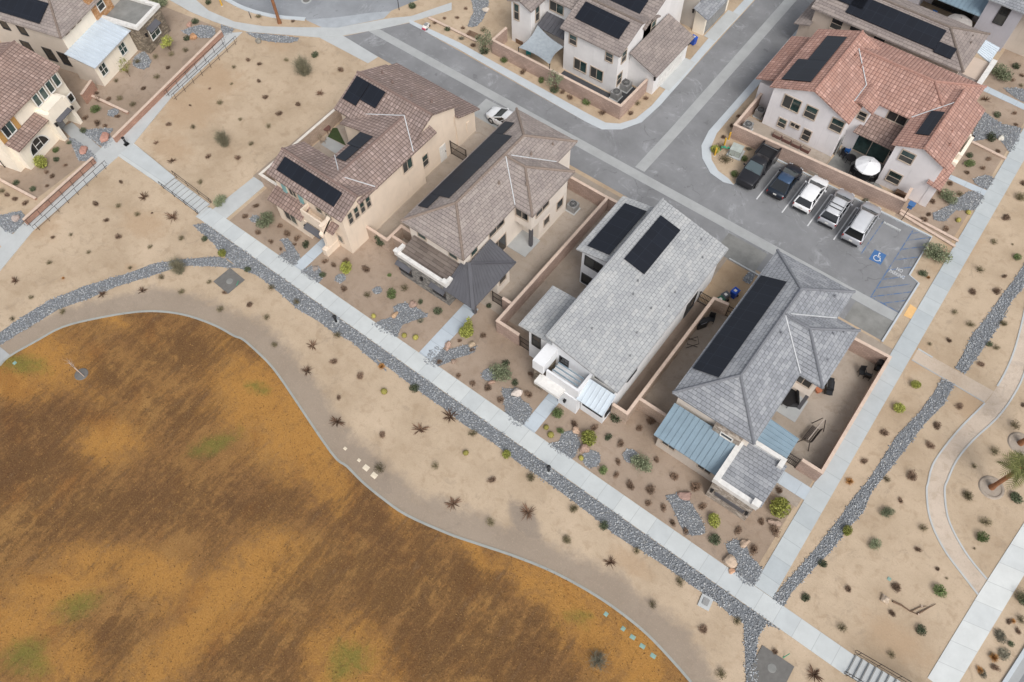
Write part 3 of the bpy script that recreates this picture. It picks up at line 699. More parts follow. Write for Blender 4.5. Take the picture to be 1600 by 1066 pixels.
DIRS = {'S': (Vector((1, 0, 0)), Vector((0, -1, 0))), 'N': (Vector((-1, 0, 0)), Vector((0, 1, 0))), 'E': (Vector((0, 1, 0)), Vector((1, 0, 0))), 'W': (Vector((0, -1, 0)), Vector((-1, 0, 0)))}
def window(h, side, c, u, z0, z1, wd, fm='frame_white', kind='v', name='window', gm=('glass_green_reflection', 'screen'), trim=.10):
    """framed opening on the wall plane c; kind 'v' upper and lower sash, 'h' two sashes side by side, '1' single, '4' four panels"""
    U, Nn = DIRS[side]
    o3 = (Vector((u, c, 0)) if side in 'SN' else Vector((c, u, 0)))
    def pt(a, z, d): return o3 + U * a + Nn * d + Vector((0, 0, z))
    def slab(m, a0, a1, b0, b1, d0, d1):
        m.obox((pt(a0, b0, d0) + pt(a1, b1, d1)) / 2, U * (a1-a0)/2, Nn * (d1-d0)/2, Vector((0, 0, (b1-b0)/2)))
    hw = wd / 2; m = MB(); fr = trim
    slab(m, -hw - fr, -hw, z0 - fr, z1 + fr, -.02, .05); slab(m, hw, hw + fr, z0 - fr, z1 + fr, -.02, .05)
    slab(m, -hw, hw, z1, z1 + fr, -.02, .05); slab(m, -hw - .03, hw + .03, z0 - fr, z0, -.02, .09)
    if kind == 'v': slab(m, -hw, hw, (z0+z1)/2 - .025, (z0+z1)/2 + .025, -.02, .035)
    if kind == 'h': slab(m, -.03, .03, z0, z1, -.02, .035)
    if kind == '4':
        for q in (-.5, 0, .5): slab(m, q*wd - .03, q*wd + .03, z0, z1, -.02, .035)
    if kind == 'x':
        slab(m, -.025, .025, z0, z1, -.02, .035); slab(m, -hw, hw, (z0+z1)/2 - .025, (z0+z1)/2 + .025, -.02, .034)
    f = part(m, h, name, M[fm])
    def pane(a0, a1, b0, b1, mat):
        q = MB(); slab(q, a0, a1, b0, b1, -.01, .012); o = q.build('pane', M[mat], None, org=h['_org']); o.parent = f
    zm = (z0 + z1) / 2
    if kind == 'v': pane(-hw, hw, zm, z1, gm[0]); pane(-hw, hw, z0, zm, gm[1])
    elif kind == 'h': pane(-hw, 0, z0, z1, gm[1]); pane(0, hw, z0, z1, gm[0])
    else: pane(-hw, hw, z0, z1, gm[0])
    return f
def door(h, side, c, u, z1, wd, mat, z0=.02, name='door'):
    U, Nn = DIRS[side]; o3 = (Vector((u, c, 0)) if side in 'SN' else Vector((c, u, 0)))
    m = MB(); m.obox(o3 + Nn * .02 + Vector((0, 0, (z0+z1)/2)), U * wd/2, Nn * .03, Vector((0, 0, (z1-z0)/2)))
    for a, b_ in ((.28, .72), (.80, .95)):
        m.obox(o3 + Nn * .055 + Vector((0, 0, z0 + (z1-z0)*(a+b_)/2)), U * wd*.32, Nn * .012, Vector((0, 0, (z1-z0)*(b_-a)/2)))
    d = part(m, h, name, mat)
    q = MB(); q.obox(o3 + Nn * .09 + U * wd*.38 + Vector((0, 0, 1.05)), U*.02, Nn*.04, Vector((0, 0, .08))); o = q.build('handle', M['black_metal'], None, org=h['_org']); o.parent = d
    return d
def garage_door(h, c, u, wd, z1, mat):
    m = MB()
    for i in range(4):
        a, b_ = z1 * i / 4, z1 * (i + 1) / 4
        m.box(c - .02, c + .03, u - wd/2, u + wd/2, a + .02, b_ - .015)
        for k in range(4):
            y = u - wd/2 + wd * (k + .5) / 4; m.box(c + .028, c + .045, y - wd*.1, y + wd*.1, a + .14, b_ - .12)
    return part(m, h, 'garage_door', mat)
def array_(h, poly, t=.05, rail=True, lift=.10):
    """solar modules standing a hand's width above the tiles; poly in 3-D, counter-clockwise from above"""
    poly = [Vector(p) for p in poly]; nn = (poly[1]-poly[0]).cross(poly[2]-poly[0]).normalized()
    if nn.z < 0: nn = -nn
    m = MB(); m.plate([p + nn * (lift + t) for p in poly], t)
    o = part(m, h, 'solar_array', M['solar']); return o
def on_plane(p0, p1, p2):
    """height of the plane through three points"""
    p0, p1, p2 = map(Vector, (p0, p1, p2)); n = (p1-p0).cross(p2-p0)
    return lambda x, y: p0.z - (n.x*(x-p0.x) + n.y*(y-p0.y)) / n.z
def valley(h, pts, mat='flashing', r=.07):
    m = MB()
    for a, b_ in zip(pts, pts[1:]):
        a = Vector(a); b_ = Vector(b_); m.bar(a + Vector((0, 0, .05)), b_ + Vector((0, 0, .05)), .08, .05)
    return part(m, h, 'valley_flashing', M[mat])
plain('vent_grey', '#77797b', .7)
def vents(h, pts, mat='ridge_tan', k=.75):
    for x, y, z in pts:
        m = MB(); m.lathe((x, y, z - .15), [(.16*k, 0), (.14*k, .15 + .07*k), (.07*k, .15 + .09*k), (.06*k, .15 + .27*k), (.09*k, .15 + .28*k), (.09*k, .15 + .33*k)], 8)
        part(m, h, 'roof_vent', M[mat])
def lantern(h, side, c, u, z):
    U, Nn = DIRS[side]; o3 = (Vector((u, c, z)) if side in 'SN' else Vector((c, u, z)))
    m = MB(); m.obox(o3 + Nn*.12, U*.09, Nn*.09, Vector((0, 0, .17))); m.obox(o3 + Nn*.05 + Vector((0, 0, .05)), U*.05, Nn*.05, Vector((0, 0, .05))); m.obox(o3 + Nn*.12 + Vector((0, 0, .20)), U*.12, Nn*.12, Vector((0, 0, .025)))
    part(m, h, 'wall_lantern', M['black_metal'])

# --- 1: beige house, top left of the row
h = house('beige two storey house with rosy brown barrel tile roof wrapped around a small courtyard', (-44, 35, 0))
S1 = .46; T, B_ = M['tile_rose'], M['stucco_beige']
gable(h, T, B_, -49.2, -39.75, 34.45, 42.0, 5.55, S1, 'x', cap=M['ridge_rose'])
gable(h, T, B_, -48.6, -39.2, 24.85, 29.7, 5.5, S1, 'x', cap=M['ridge_rose'])
# garage wing along the street
wall_box(h, B_, -50.0, -40.0, 41.5, 44.35, 2.9)
shed(h, T, [(-50.7, 44.75, 3.0), (-39.6, 44.75, 3.0), (-39.6, 41.55, 4.35), (-50.7, 41.55, 4.35)][::-1], t=.16)
m = MB(); m.face([(-40.0, 41.4, 2.9), (-40.0, 44.35, 2.9), (-40.0, 41.4, 4.15)]); part(m, h, 'wall', B_)
# connecting wing: ridge along y, the west slope longer at its north half
rx, rz_ = -42.1, 6.85; m = MB()
m.plate([(rx, 27.3, rz_), (-39.25, 27.3, 5.55), (-39.25, 38, 5.55), (rx, 38, rz_)], .17)
zw = lambda x: rz_ - .27 * (rx - x)
m.plate([(-44.5, 27.3, zw(-44.5)), (rx, 27.3, rz_), (rx, 33.5, rz_), (-44.5, 33.5, zw(-44.5))], .17)
m.plate([(-47.6, 33.5, zw(-47.6)), (rx, 33.5, rz_), (rx, 38, rz_), (-47.6, 38, zw(-47.6))], .17)
r_ = part(m, h, 'roof', T); ridge_caps(h, [((rx, 28.4, rz_), (rx, 36.6, rz_))], M['ridge_rose'], r_)
wall_box(h, B_, -44.2, -39.62, 28, 36, 5.3); wall_box(h, B_, -44.3, -43.0, 33.8, 36, 5.6); wall_box(h, B_, -47.3, -44.25, 33.85, 36, 5.2)
valley(h, [(-47.3, 34.9, 5.6), (rx, 36.9, rz_ - .05), (-39.3, 34.75, 5.65)]); valley(h, [(-44.4, 29.75, 6.3 - .05), (rx, 28.1, rz_ - .1)]); valley(h, [(-41.6, 28.2, 6.55), (-39.35, 29.55, 5.6)])
z_ = on_plane((-49, 24.85, 5.5), (-39, 24.85, 5.5), (-49, 27.275, 5.5 + S1*2.425))
array_(h, [(x, y, z_(x, y)) for x, y in ((-47.75, 25.55), (-40.55, 25.55), (-40.55, 26.85), (-47.75, 26.85))])
z_ = on_plane((-49, 34.45, 5.55), (-39, 34.45, 5.55), (-49, 38.2, 5.55 + S1*3.775))
for q in (((-48.9, 35.6), (-47.2, 35.6), (-47.2, 37.9), (-48.9, 37.9)), ((-47.15, 36.25), (-45.2, 36.25), (-45.2, 37.9), (-47.15, 37.9))): array_(h, [(x, y, z_(x, y)) for x, y in q])
for q in (((-44.35, 31.4), (-42.65, 31.4), (-42.65, 33.2), (-44.35, 33.2)), ((-43.9, 29.5), (-42.65, 29.5), (-42.65, 31.35), (-43.9, 31.35))): array_(h, [(x, y, zw(x)) for x, y in q])
for u in (26.15, 26.95, 27.72, 28.5): window(h, 'E', -39.55, u, 3.75, 5.1, .48, 'frame_tan')
window(h, 'E', -39.62, 34.0, 3.7, 4.95, 1.2, 'frame_tan', 'h'); window(h, 'E', -40.1, 36.7, 1.5, 2.9, .85, 'frame_tan'); window(h, 'E', -40.1, 37.3, 5.3, 5.85, .9, 'frame_tan', 'h')
door(h, 'E', -40.1, 39.3, 2.1, .9, M['trim_white'])
m = MB(); m.box(-40.06, -39.92, 43.0, 43.5, .9, 2.2); part(m, h, 'meter_box', M['stucco_beige'])
for u, wd in ((-46.0, .9),): window(h, 'S', 25.22, u, 3.75, 4.8, wd, 'frame_tan', 'h')
for u in (-47.1, -44.9):
    m = MB(); m.box(u - .22, u + .22, 25.1, 25.24, 3.6, 4.9); part(m, h, 'shutter', M['shutter_teal'])
for u in (-42.6, -41.4): window(h, 'S', 25.22, u, 3.9, 4.5, .7, 'frame_tan', '1')
window(h, 'S', 25.22, -40.7, 1.0, 1.9, .5, 'frame_tan', '1')
wall_box(h, B_, -48.0, -44.3, 24.2, 25.3, 2.95)
shed(h, M['tile_maroon'], [(-48.4, 23.8, 3.0), (-44.0, 23.8, 3.0), (-44.0, 25.25, 3.6), (-48.4, 25.25, 3.6)], 'porch_roof')
window(h, 'S', 24.18, -46.2, .9, 2.1, 1.5, 'frame_tan', 'h')
m = MB(); m.box(-44.25, -41.6, 24.3, 24.45, 2.6, 4.0); m.box(-44.25, -44.1, 24.45, 25.25, 2.6, 4.0); m.box(-44.1, -41.6, 24.45, 25.25, 2.55, 2.75); part(m, h, 'balcony', B_)
m = MB(); m.prism([(-41.6, 24.0), (-41.2, 24.0), (-41.2, 25.25), (-41.6, 25.25)], 0, 4.0); m.plate([(-41.6, 23.75, 3.0), (-41.2, 23.75, 3.0), (-41.2, 25.2, 4.25), (-41.6, 25.2, 4.25)], .3)
m.box(-41.7, -41.15, 23.55, 25.2, 0, .9); part(m, h, 'buttress', B_); m = MB(); m.box(-44.25, -43.85, 24.2, 25.25, 0, 2.6); part(m, h, 'porch_pier', B_)
shed(h, M['tile_maroon'], [(-41.2, 24.3, 3.3), (-40.3, 24.3, 3.3), (-40.3, 25.25, 3.75), (-41.2, 25.25, 3.75)], 'porch_roof')
m = MB(); m.plate([(-43.8, 23.7, 2.25), (-41.7, 23.7, 2.25), (-41.7, 24.25, 2.5), (-43.8, 24.25, 2.5)], .1); part(m, h, 'door_canopy', M['metal_charcoal'])
door(h, 'S', 25.22, -42.6, 2.1, .95, M['door_grey']); lantern(h, 'S', 24.2, -44.0, 1.9)
vents(h, [(-44.6, 28.9, 6.0), (-43.9, 28.8, 6.0), (-46, 39.6, 6.8), (-43.2, 39.2, 6.9), (-41.4, 40, 6.6), (-47.9, 40.2, 6.5)], 'ridge_rose')

# --- 2 and 4: the same plan twice, 27.9 m apart
def hip_house(dx, label, tile, cap, wm, fm, solars, valleymat='flashing'):
    h = house(label, (-31.5 + dx, 36.5, 0)); sl = .437
    hip(h, tile, -35.1 + dx, -28.0 + dx, 28.15, 45.0, 5.4, sl, cap)
    wall_box(h, wm, -34.65 + dx, -28.4 + dx, 28.6, 44.55, 5.5)
    hip(h, tile, -31.75 + dx, -26.05 + dx, 35.4, 41.85, 5.4, sl, cap, (False, True), 'x')
    wall_box(h, wm, -28.5 + dx, -26.5 + dx, 37.0, 41.4, 2.65); wall_box(h, wm, -28.5 + dx, -26.5 + dx, 35.85, 41.4, 5.5, 2.6)
    m = MB(); m.box(-26.8 + dx, -26.5 + dx, 35.85, 36.15, 0, 2.6); part(m, h, 'porch_post', M['metal_charcoal'])
    m = MB(); m.box(-28.4 + dx, -26.3 + dx, 34.6, 37.0, .0, .06); part(m, h, 'patio_slab', M['concrete_grey'])
    e = 5.4 + .06
    valley(h, [(-28.05 + dx, 35.5, e), (-31.35 + dx, 38.5, 6.85)], valleymat); valley(h, [(-31.1 + dx, 38.95, 6.8), (-28.05 + dx, 41.75, e)], valleymat)
    zW = on_plane((-35.1 + dx, 30, 5.4), (-35.1 + dx, 40, 5.4), (-31.55 + dx, 35, 6.95))
    for q in solars: array_(h, [(x + dx, y, zW(x + dx, y)) for x, y in q])
    window(h, 'E', -28.4 + dx, 30.0, 3.9, 5.0, .8, fm, '1'); window(h, 'E', -28.4 + dx, 33.2, 3.9, 5.0, 2.1, fm, 'h', gm=('glass_dark', 'screen'))
    window(h, 'E', -28.4 + dx, 33.3, .1, 2.3, 2.2, fm, 'h', 'sliding_door', gm=('glass_dark', 'glass_dark'))
    window(h, 'S', 35.85, -27.55 + dx, 3.7, 4.6, 1.3, fm, 'h', gm=('glass_dark', 'screen'))
    window(h, 'E', -26.5 + dx, 37.5, 3.8, 4.9, 1.9, fm, 'h', gm=('glass_dark', 'screen')); window(h, 'E', -26.5 + dx, 38.2, 1.2, 2.1, .8, fm, '1', gm=('glass_dark',)); window(h, 'E', -26.5 + dx, 40.3, 1.5, 2.6, .9, fm, '1', gm=('glass_dark',))
    return h
SOL2 = [((-34.75, 30.2), (-33.6, 30.2), (-33.6, 31.9), (-34.75, 31.9)), ((-34.75, 31.92), (-32.5, 31.92), (-32.5, 41.0), (-34.75, 41.0)), ((-34.75, 41.02), (-33.6, 41.02), (-33.6, 42.8), (-34.75, 42.8))]
h = hip_house(0, 'cream house with tan tile hip roof and a dark ribbed porch roof in front', M['tile_tan'], M['ridge_tan'], M['stucco_cream'], 'frame_tan', SOL2)
window(h, 'S', 28.6, -33.2, 3.9, 4.6, .9, 'frame_tan', '1'); window(h, 'S', 28.6, -29.6, 3.9, 4.6, .9, 'frame_tan', '1')
wall_box(h, M['stone_grey'], -34.35, -28.55, 26.25, 28.7, 3.1)
m = MB(); m.box(-34.5, -28.5, 26.15, 26.5, 3.05, 3.5); m.box(-34.5, -34.15, 26.5, 27.3, 3.05, 3.5); m.box(-28.85, -28.5, 26.5, 27.1, 3.05, 3.5); m.box(-34.55, -34.0, 26.1, 26.55, 3.5, 3.72); m.box(-29.0, -28.45, 26.1, 26.55, 3.5, 3.75); part(m, h, 'parapet', M['trim_white'])
shed(h, M['tile_flatdark'], [(-34.2, 26.5, 3.12), (-28.7, 26.5, 3.12), (-28.7, 28.7, 3.6), (-34.2, 28.7, 3.6)], t=.1)
for u in (-33.6, -29.6):
    window(h, 'S', 26.25, u, .9, 1.9, 1.4, 'frame_dark', 'h', gm=('glass_dark', 'screen'))
    m = MB(); m.plate([(u - .85, 25.85, 2.0), (u + .85, 25.85, 2.0), (u + .85, 26.25, 2.2), (u - .85, 26.25, 2.2)], .06); part(m, h, 'awning', M['metal_charcoal'])
lantern(h, 'S', 26.25, -31.5, 1.8)
# porch: dark ribbed hip in the corner, from the parapet round to the east side
mt = M['metal_charcoal']; ap = (-28.05, 29.0, 4.35); apN = (-28.3, 31.6, 4.35)
metal_roof(h, mt, (-28.75, 26.0, 2.85), (-25.4, 26.0, 2.75), (-28.1, 28.9, 3.95), (-28.75, 28.9, 3.95), 'porch_roof', .40)
metal_roof(h, mt, (-25.4, 26.0, 2.75), (-25.4, 32.1, 2.75), (-28.3, 32.1, 3.9), (-28.1, 28.9, 3.95), 'porch_roof', .40)
m = MB(); m.bar((-25.35, 25.95, 2.82), (-28.1, 28.95, 4.03), .3, .1); m.bar((-28.1, 28.9, 4.03), (-25.4, 32.1, 2.85), .2, .08); part(m, h, 'ridge_cap', M['metal_charcoal'])
m = MB(); m.box(-26.4, -26.1, 26.9, 27.2, 0, 2.9); part(m, h, 'porch_post', M['metal_charcoal']); wall_box(h, M['stucco_cream'], -28.5, -25.8, 29.8, 31.6, 2.7)
window(h, 'E', -25.8, 30.6, 1.2, 2.1, .9, 'frame_tan', '1', gm=('glass_dark',))
door(h, 'S', 28.6, -27.4, 2.1, .95, M['door_maroon']); vents(h, [(-30.9, 42.2, 6.4), (-29.3, 42.9, 6), (-30, 40.5, 6.4), (-28.2, 37.4, 6.4), (-30.2, 36, 6.5)])

SOL4 = [((-34.85, 30.8), (-32.75, 30.8), (-32.75, 41.7), (-34.85, 41.7))]
h = hip_house(27.9, 'grey tile hip roof house with blue metal porch roof and stone entrance tower', M['tile_slate'], M['ridge_slate'], M['stucco_cream'], 'frame_tan', SOL4)
st = M['stone_tan']; wc = M['stucco_greige']
wall_box(h, wc, -6.5, -1.1, 26.0, 28.7, 2.8)
metal_roof(h, M['metal_blue'], (-6.75, 25.5, 2.75), (-1.15, 25.5, 2.75), (-1.15, 28.3, 3.85), (-6.75, 28.3, 3.85))
for u in (-5.5, -2.2): window(h, 'S', 26.0, u, 1.2, 1.8, 1.1, 'frame_tan', 'h', gm=('glass_dark', 'screen'))
wall_box(h, st, -1.1, 2.4, 24.8, 29.0, 3.25)
m = MB(); m.box(-1.2, -.75, 24.7, 29.0, 3.2, 3.85); m.box(-.75, 2.55, 24.7, 25.1, 3.2, 3.75); m.box(2.0, 2.6, 24.65, 25.2, 3.7, 4.05); m.box(2.1, 2.5, 28.5, 29.1, 3.2, 3.9); m.box(-.3, 2.5, 29.05, 29.4, 3.2, 3.8); part(m, h, 'parapet', M['trim_white'])
shed(h, M['tile_slate'], [(-.75, 25.1, 3.3), (2.75, 25.1, 3.3), (2.75, 29.05, 3.55), (-.75, 29.05, 3.55)], t=.08)
m = MB(); m.box(-.55, 1.95, 24.7, 24.82, 1.25, 1.75); part(m, h, 'wall_vent', M['metal_charcoal'])
for u in (-.85, 2.15): lantern(h, 'S', 24.8, u, 1.7)
m = MB(); m.box(-3.3, -1.0, 28.1, 28.62, 2.6, 4.55); part(m, h, 'chimney_wall', st); window(h, 'S', 28.1, -2.1, 3.9, 4.3, .9, 'frame_white', '1', gm=('glass_dark',))
metal_roof(h, M['metal_blue'], (2.45, 30.0, 2.75), (2.45, 31.95, 2.75), (-.4, 31.6, 3.75), (-.4, 29.4, 3.75), sp=.4)
wall_box(h, M['stucco_cream'], -.5, 2.0, 29.4, 30.6, 2.6)
vents(h, [(-3.0, 37, 6.7), (-1.2, 43.2, 5.95), (-2.4, 42.6, 6.3), (.3, 39.8, 6), (1.0, 37.6, 5.7), (.9, 40.6, 5.7)], 'ridge_slate')

# --- 3: white house with one long light grey slope
h = house('white house with one long light grey shingle slope, two solar arrays and white entrance blocks', (-14.5, 34.5, 0))
T, Wm = M['tile_lightgrey'], M['stucco_white']


zR = lambda x: 6.6 - .235 * (x + 17.6)
m = MB(); m.plate([(-17.6, 25.8, zR(-17.6)), (-10.65, 25.8, zR(-10.65)), (-10.65, 43.0, zR(-10.65)), (-17.6, 43.0, zR(-17.6))], .2); r_ = part(m, h, 'roof', T)
ridge_caps(h, [((-17.6, 25.8, zR(-17.6) + .02), (-17.6, 43, zR(-17.6) + .02))], M['ridge_lightgrey'], r_, .09)
m = MB(); m.prism([(-17.3, 26.35), (-11.05, 26.35), (-11.05, 42.6), (-17.3, 42.6)], 0, 5.0, top=False)
for y, s in ((26.35, 1), (42.6, -1)):
    q = [(-17.3, y, 5.0), (-11.05, y, 5.0), (-11.05, y, zR(-11.05) - .2), (-17.3, y, zR(-17.3) - .2)]; m.face(q if s > 0 else q[::-1])
m.face([(-17.3, 42.6, 5), (-17.3, 26.35, 5), (-17.3, 26.35, 6.3), (-17.3, 42.6, 6.3)]); part(m, h, 'wall', Wm)
zL = lambda x: 5.15 + .22 * (x + 21.1)
shed(h, T, [(-21.1, 35.05, zL(-21.1)), (-17.35, 35.05, zL(-17.35)), (-17.35, 42.3, zL(-17.35)), (-21.1, 42.3, zL(-21.1))], t=.18)
wall_box(h, Wm, -20.65, -17.2, 35.4, 41.9, 5.15)
shed(h, M['tile_lightgrey'], [(-20.7, 26.3, 4.55), (-17.3, 26.3, 4.85), (-17.3, 31.1, 4.85), (-20.7, 31.1, 4.55)], t=.16); wall_box(h, Wm, -19.75, -17.2, 26.5, 30.8, 4.5)
for q, f in ((((-20.35, 35.7), (-18.15, 35.7), (-18.15, 41.5), (-20.35, 41.5)), zL), (((-16.8, 35.7), (-14.75, 35.7), (-14.75, 41.4), (-16.8, 41.4)), zR)): array_(h, [(x, y, f(x)) for x, y in q])
window(h, 'S', 35.4, -19.4, 3.2, 4.4, 1.7, 'frame_dark', 'h', gm=('glass_dark', 'screen')); window(h, 'S', 35.4, -19.9, .4, 1.6, 1.0, 'frame_dark', '1', gm=('glass_dark',)); window(h, 'S', 26.5, -19.0, 2.5, 4.1, .75, 'frame_dark', 'v', gm=('glass_dark', 'screen'))
window(h, 'S', 26.35, -16.05, 2.75, 3.7, .75, 'frame_dark', 'x', gm=('glass_dark',)); window(h, 'S', 26.35, -12.1, 3.85, 4.75, 2.0, 'frame_white', 'h')
m = MB(); m.box(-17.8, -16.75, 24.35, 26.4, 3.2, 4.5); part(m, h, 'entrance_block', Wm)
wall_box(h, M['stone_brown'], -17.7, -16.85, 24.4, 26.4, 3.25)
m = MB(); m.box(-17.05, -14.6, 23.55, 24.5, 2.55, 2.9); part(m, h, 'door_canopy', M['trim_white'])
m = MB(); m.box(-16.5, -13.3, 24.45, 24.65, 2.5, 4.0); m.box(-13.55, -13.3, 24.65, 26.4, 2.5, 4.0); m.box(-16.5, -13.55, 24.65, 26.4, 2.4, 2.6); part(m, h, 'balcony', Wm)
m = MB(); m.box(-15.1, -13.3, 24.35, 24.62, 0, 2.5); m.box(-13.6, -13.32, 24.62, 26.35, 0, 2.4); part(m, h, 'entrance_wall', Wm); lantern(h, 'S', 24.35, -14.4, 1.3)
m = MB()
for k in range(3): m.bar((-16.2, 24.9 + .4*k, 3.9), (-13.7, 24.9 + .4*k, 3.9), .08, .08)
part(m, h, 'balcony_slat', M['metal_blue']); door(h, 'S', 26.35, -15.6, 2.1, 1.0, M['door_dark'])
wall_box(h, Wm, -13.25, -11.05, 24.95, 26.4, 2.9); metal_roof(h, M['metal_white'], (-13.35, 24.3, 2.95), (-10.8, 24.3, 2.95), (-10.8, 26.0, 3.95), (-13.35, 26.0, 3.95), sp=.4)
m = MB(); m.face([(-11.05, 24.95, 2.9), (-11.05, 26.35, 2.9), (-11.05, 26.35, 3.75)]); part(m, h, 'wall', Wm)
window(h, 'S', 24.95, -12.1, 1.3, 2.2, 1.8, 'frame_dark', 'h', gm=('glass_dark', 'glass_dark')); window(h, 'E', -11.05, 25.6, 1.0, 2.2, .7, 'frame_dark', '1', gm=('glass_dark',))
window(h, 'E', -11.05, 28.9, 2.6, 3.4, 1.3, 'frame_dark', 'h'); window(h, 'E', -11.05, 38.6, .1, 2.1, 1.6, 'frame_dark', 'h', gm=('glass_dark', 'screen'))
vents(h, [(-14.4, 33.6, 5.9), (-11.9, 36.2, 5.3), (-12.6, 33.6, 5.5), (-12.3, 31, 5.4), (-15.2, 28.8, 6.1), (-11.9, 40.6, 5.3), (-12.9, 42, 5.55), (-11.6, 34.8, 5.2), (-14.8, 34.9, 6), (-11.6, 29, 5.2)], 'vent_grey', .55)

# --- 5: red tile house above the parking bays
h = house('pale two storey house with red barrel tile roofs above the row of parked cars', (-8, 66, 0))
T, Wm, cp = M['tile_red'], M['stucco_pale'], M['ridge_red']; s5 = .42
gable(h, T, Wm, -17.1, -8.75, 62.0, 72.2, 5.4, s5, 'y', cap=cp, over=.35)
gable(h, T, Wm, -4.5, .75, 62.0, 71.2, 5.4, s5, 'y', cap=cp, over=.35)
hip(h, T, -12.8, -.4, 66.0, 74.2, 5.4, .36, cp, (False, True), 'x'); wall_box(h, Wm, -12, -3.9, 66.35, 73.8, 5.35)
gable(h, T, Wm, -10.5, -7.55, 64.45, 70, 5.4, s5, 'y', over=.3)
wall_box(h, Wm, -18.9, -16.8, 64.6, 71.6, 3.0); shed(h, T, [(-19.35, 64.2, 3.6), (-16.9, 64.2, 4.6), (-16.9, 71.9, 4.6), (-19.35, 71.9, 3.6)], t=.16)
valley(h, [(-9.62, 64.5, 5.78), (-9.62, 67.1, 5.82), (-12.2, 70.0, 6.86)]); valley(h, [(-4.45, 66.05, 5.48), (-1.95, 68.95, 6.5)])
shed(h, M['tile_maroon'], [(-8.4, 63.9, 3.05), (-4.0, 63.9, 3.05), (-4.3, 66.25, 3.95), (-7.9, 66.25, 3.95)], 'porch_roof'); wall_box(h, Wm, -8.8, -4.3, 64.95, 66.3, 2.95)
shed(h, T, [(-.1, 61.9, 3.2), (1.3, 61.9, 3.0), (1.3, 65.4, 3.0), (-.1, 65.4, 3.6)], 'porch_roof'); wall_box(h, Wm, .3, 1.0, 62.3, 65, 2.9)
window(h, 'S', 62.34, -14.6, 3.6, 5.0, 1.7, 'frame_tan', 'h'); window(h, 'S', 62.34, -12.55, 3.65, 5.0, 1.1, 'frame_tan'); window(h, 'S', 62.34, -9.8, 3.6, 4.95, 1.15, 'frame_tan')
window(h, 'S', 62.34, -14.8, 1.1, 2.1, .75, 'frame_tan'); window(h, 'S', 62.34, -13.5, 1.8, 2.25, .9, 'frame_tan', 'h', gm=('glass_dark', 'glass_dark')); window(h, 'S', 62.34, -12.1, .9, 2.2, .75, 'frame_tan', 'v', gm=('glass_dark', 'screen'))
window(h, 'S', 62.34, -2.8, 3.85, 5.05, 1.2, 'frame_tan'); window(h, 'S', 62.34, -2.85, .95, 2.2, 1.2, 'frame_tan')
window(h, 'S', 66.35, -5.6, 4.0, 5.05, 1.8, 'frame_tan', 'h', gm=('glass_dark', 'glass_dark')); window(h, 'S', 64.8, -8.4, 3.9, 4.8, .75, 'frame_tan', 'v', gm=('glass_dark', 'screen'))
window(h, 'S', 64.95, -6.4, .1, 2.3, 3.7, 'frame_tan', '4', 'sliding_door'); door(h, 'E', -8.95, 63.6, 2.1, .9, M['trim_grey']); lantern(h, 'S', 64.95, -4.4, 1.7)
zW = lambda x: 5.4 + s5 * (x + 17.1)
for q in (((-16.5, 63.1), (-13.75, 63.1), (-13.75, 66.6), (-16.5, 66.6)), ((-15.6, 66.62), (-13.75, 66.62), (-13.75, 70.8), (-15.6, 70.8))): array_(h, [(x, y, zW(x)) for x, y in q])
zE_ = lambda x: 5.4 + s5 * (x + 4.5)
array_(h, [(x, y, zE_(x)) for x, y in ((-3.2, 63.7), (-2.1, 63.7), (-2.1, 67.3), (-3.2, 67.3))])
m = MB(); m.box(.35, .95, 66, 66.2, 2.4, 4.1); m.box(.95, 1.25, 65.9, 69, 2.4, 4.1); m.box(.35, 1.25, 68.8, 69.0, 2.4, 4.1); m.box(.3, 1.2, 65.9, 69, 2.2, 2.5); part(m, h, 'balcony', M['stucco_ivory']); wall_box(h, M['stucco_ivory'], .2, 1.2, 65.5, 66.3, 3.4)
vents(h, [(-12, 69, 6.9), (-11, 68.4, 6.5), (-11.6, 70.4, 6.7), (-.7, 66, 6), (-.2, 64.5, 5.9)], 'ridge_red')

# --- 6: white house across the street
h = house('white two storey house with brown tile roofs and low garage across the street', (-36, 62, 0))
T, Wm, cp = M['tile_brown'], M['stucco_offwhite'], M['ridge_brown']
gable(h, T, Wm, -38.45, -31.05, 56.8, 64.4, 5.45, .40, 'x', cap=cp, over=.35)
gable(h, T, Wm, -38.9, -31.05, 61.4, 70.5, 5.7, .42, 'x', cap=cp, over=.35)
gable(h, T, Wm, -45.6, -42.4, 57.1, 68, 5.3, .42, 'y', cap=cp, over=.3)
wall_box(h, Wm, -38.0, -31.42, 60, 66, 5.85); wall_box(h, Wm, -44, -38, 59.9, 67, 5.6); shed(h, T, [(-44, 59.4, 5.8), (-38, 59.4, 5.8), (-38, 63, 7.0), (-44, 63, 7.0)])
wall_box(h, Wm, -31.4, -28.2, 59.5, 66.2, 2.95); shed(h, T, [(-27.75, 59.0, 3.0), (-27.75, 66.5, 3.0), (-31.2, 66.5, 4.35), (-31.2, 59.0, 4.35)], t=.16)
m = MB(); m.face([(-31.35, 59.5, 2.95), (-28.2, 59.5, 2.95), (-31.35, 59.5, 4.15)]); part(m, h, 'wall', Wm)
garage_door(h, -28.2, 63.0, 4.9, 2.2, M['trim_white'])
metal_roof(h, M['metal_charcoal'], (-42.3, 58.0, 2.95), (-38.4, 58.0, 2.95), (-38.4, 59.9, 3.6), (-42.3, 59.9, 3.6), 'porch_roof')
z_ = lambda y: 5.45 + .40 * (y - 56.8)
array_(h, [(x, y, z_(y)) for x, y in ((-37.6, 58.2), (-32.2, 58.2), (-32.2, 60.1), (-37.6, 60.1))])
z_ = lambda y: 5.7 + .42 * (y - 61.4)
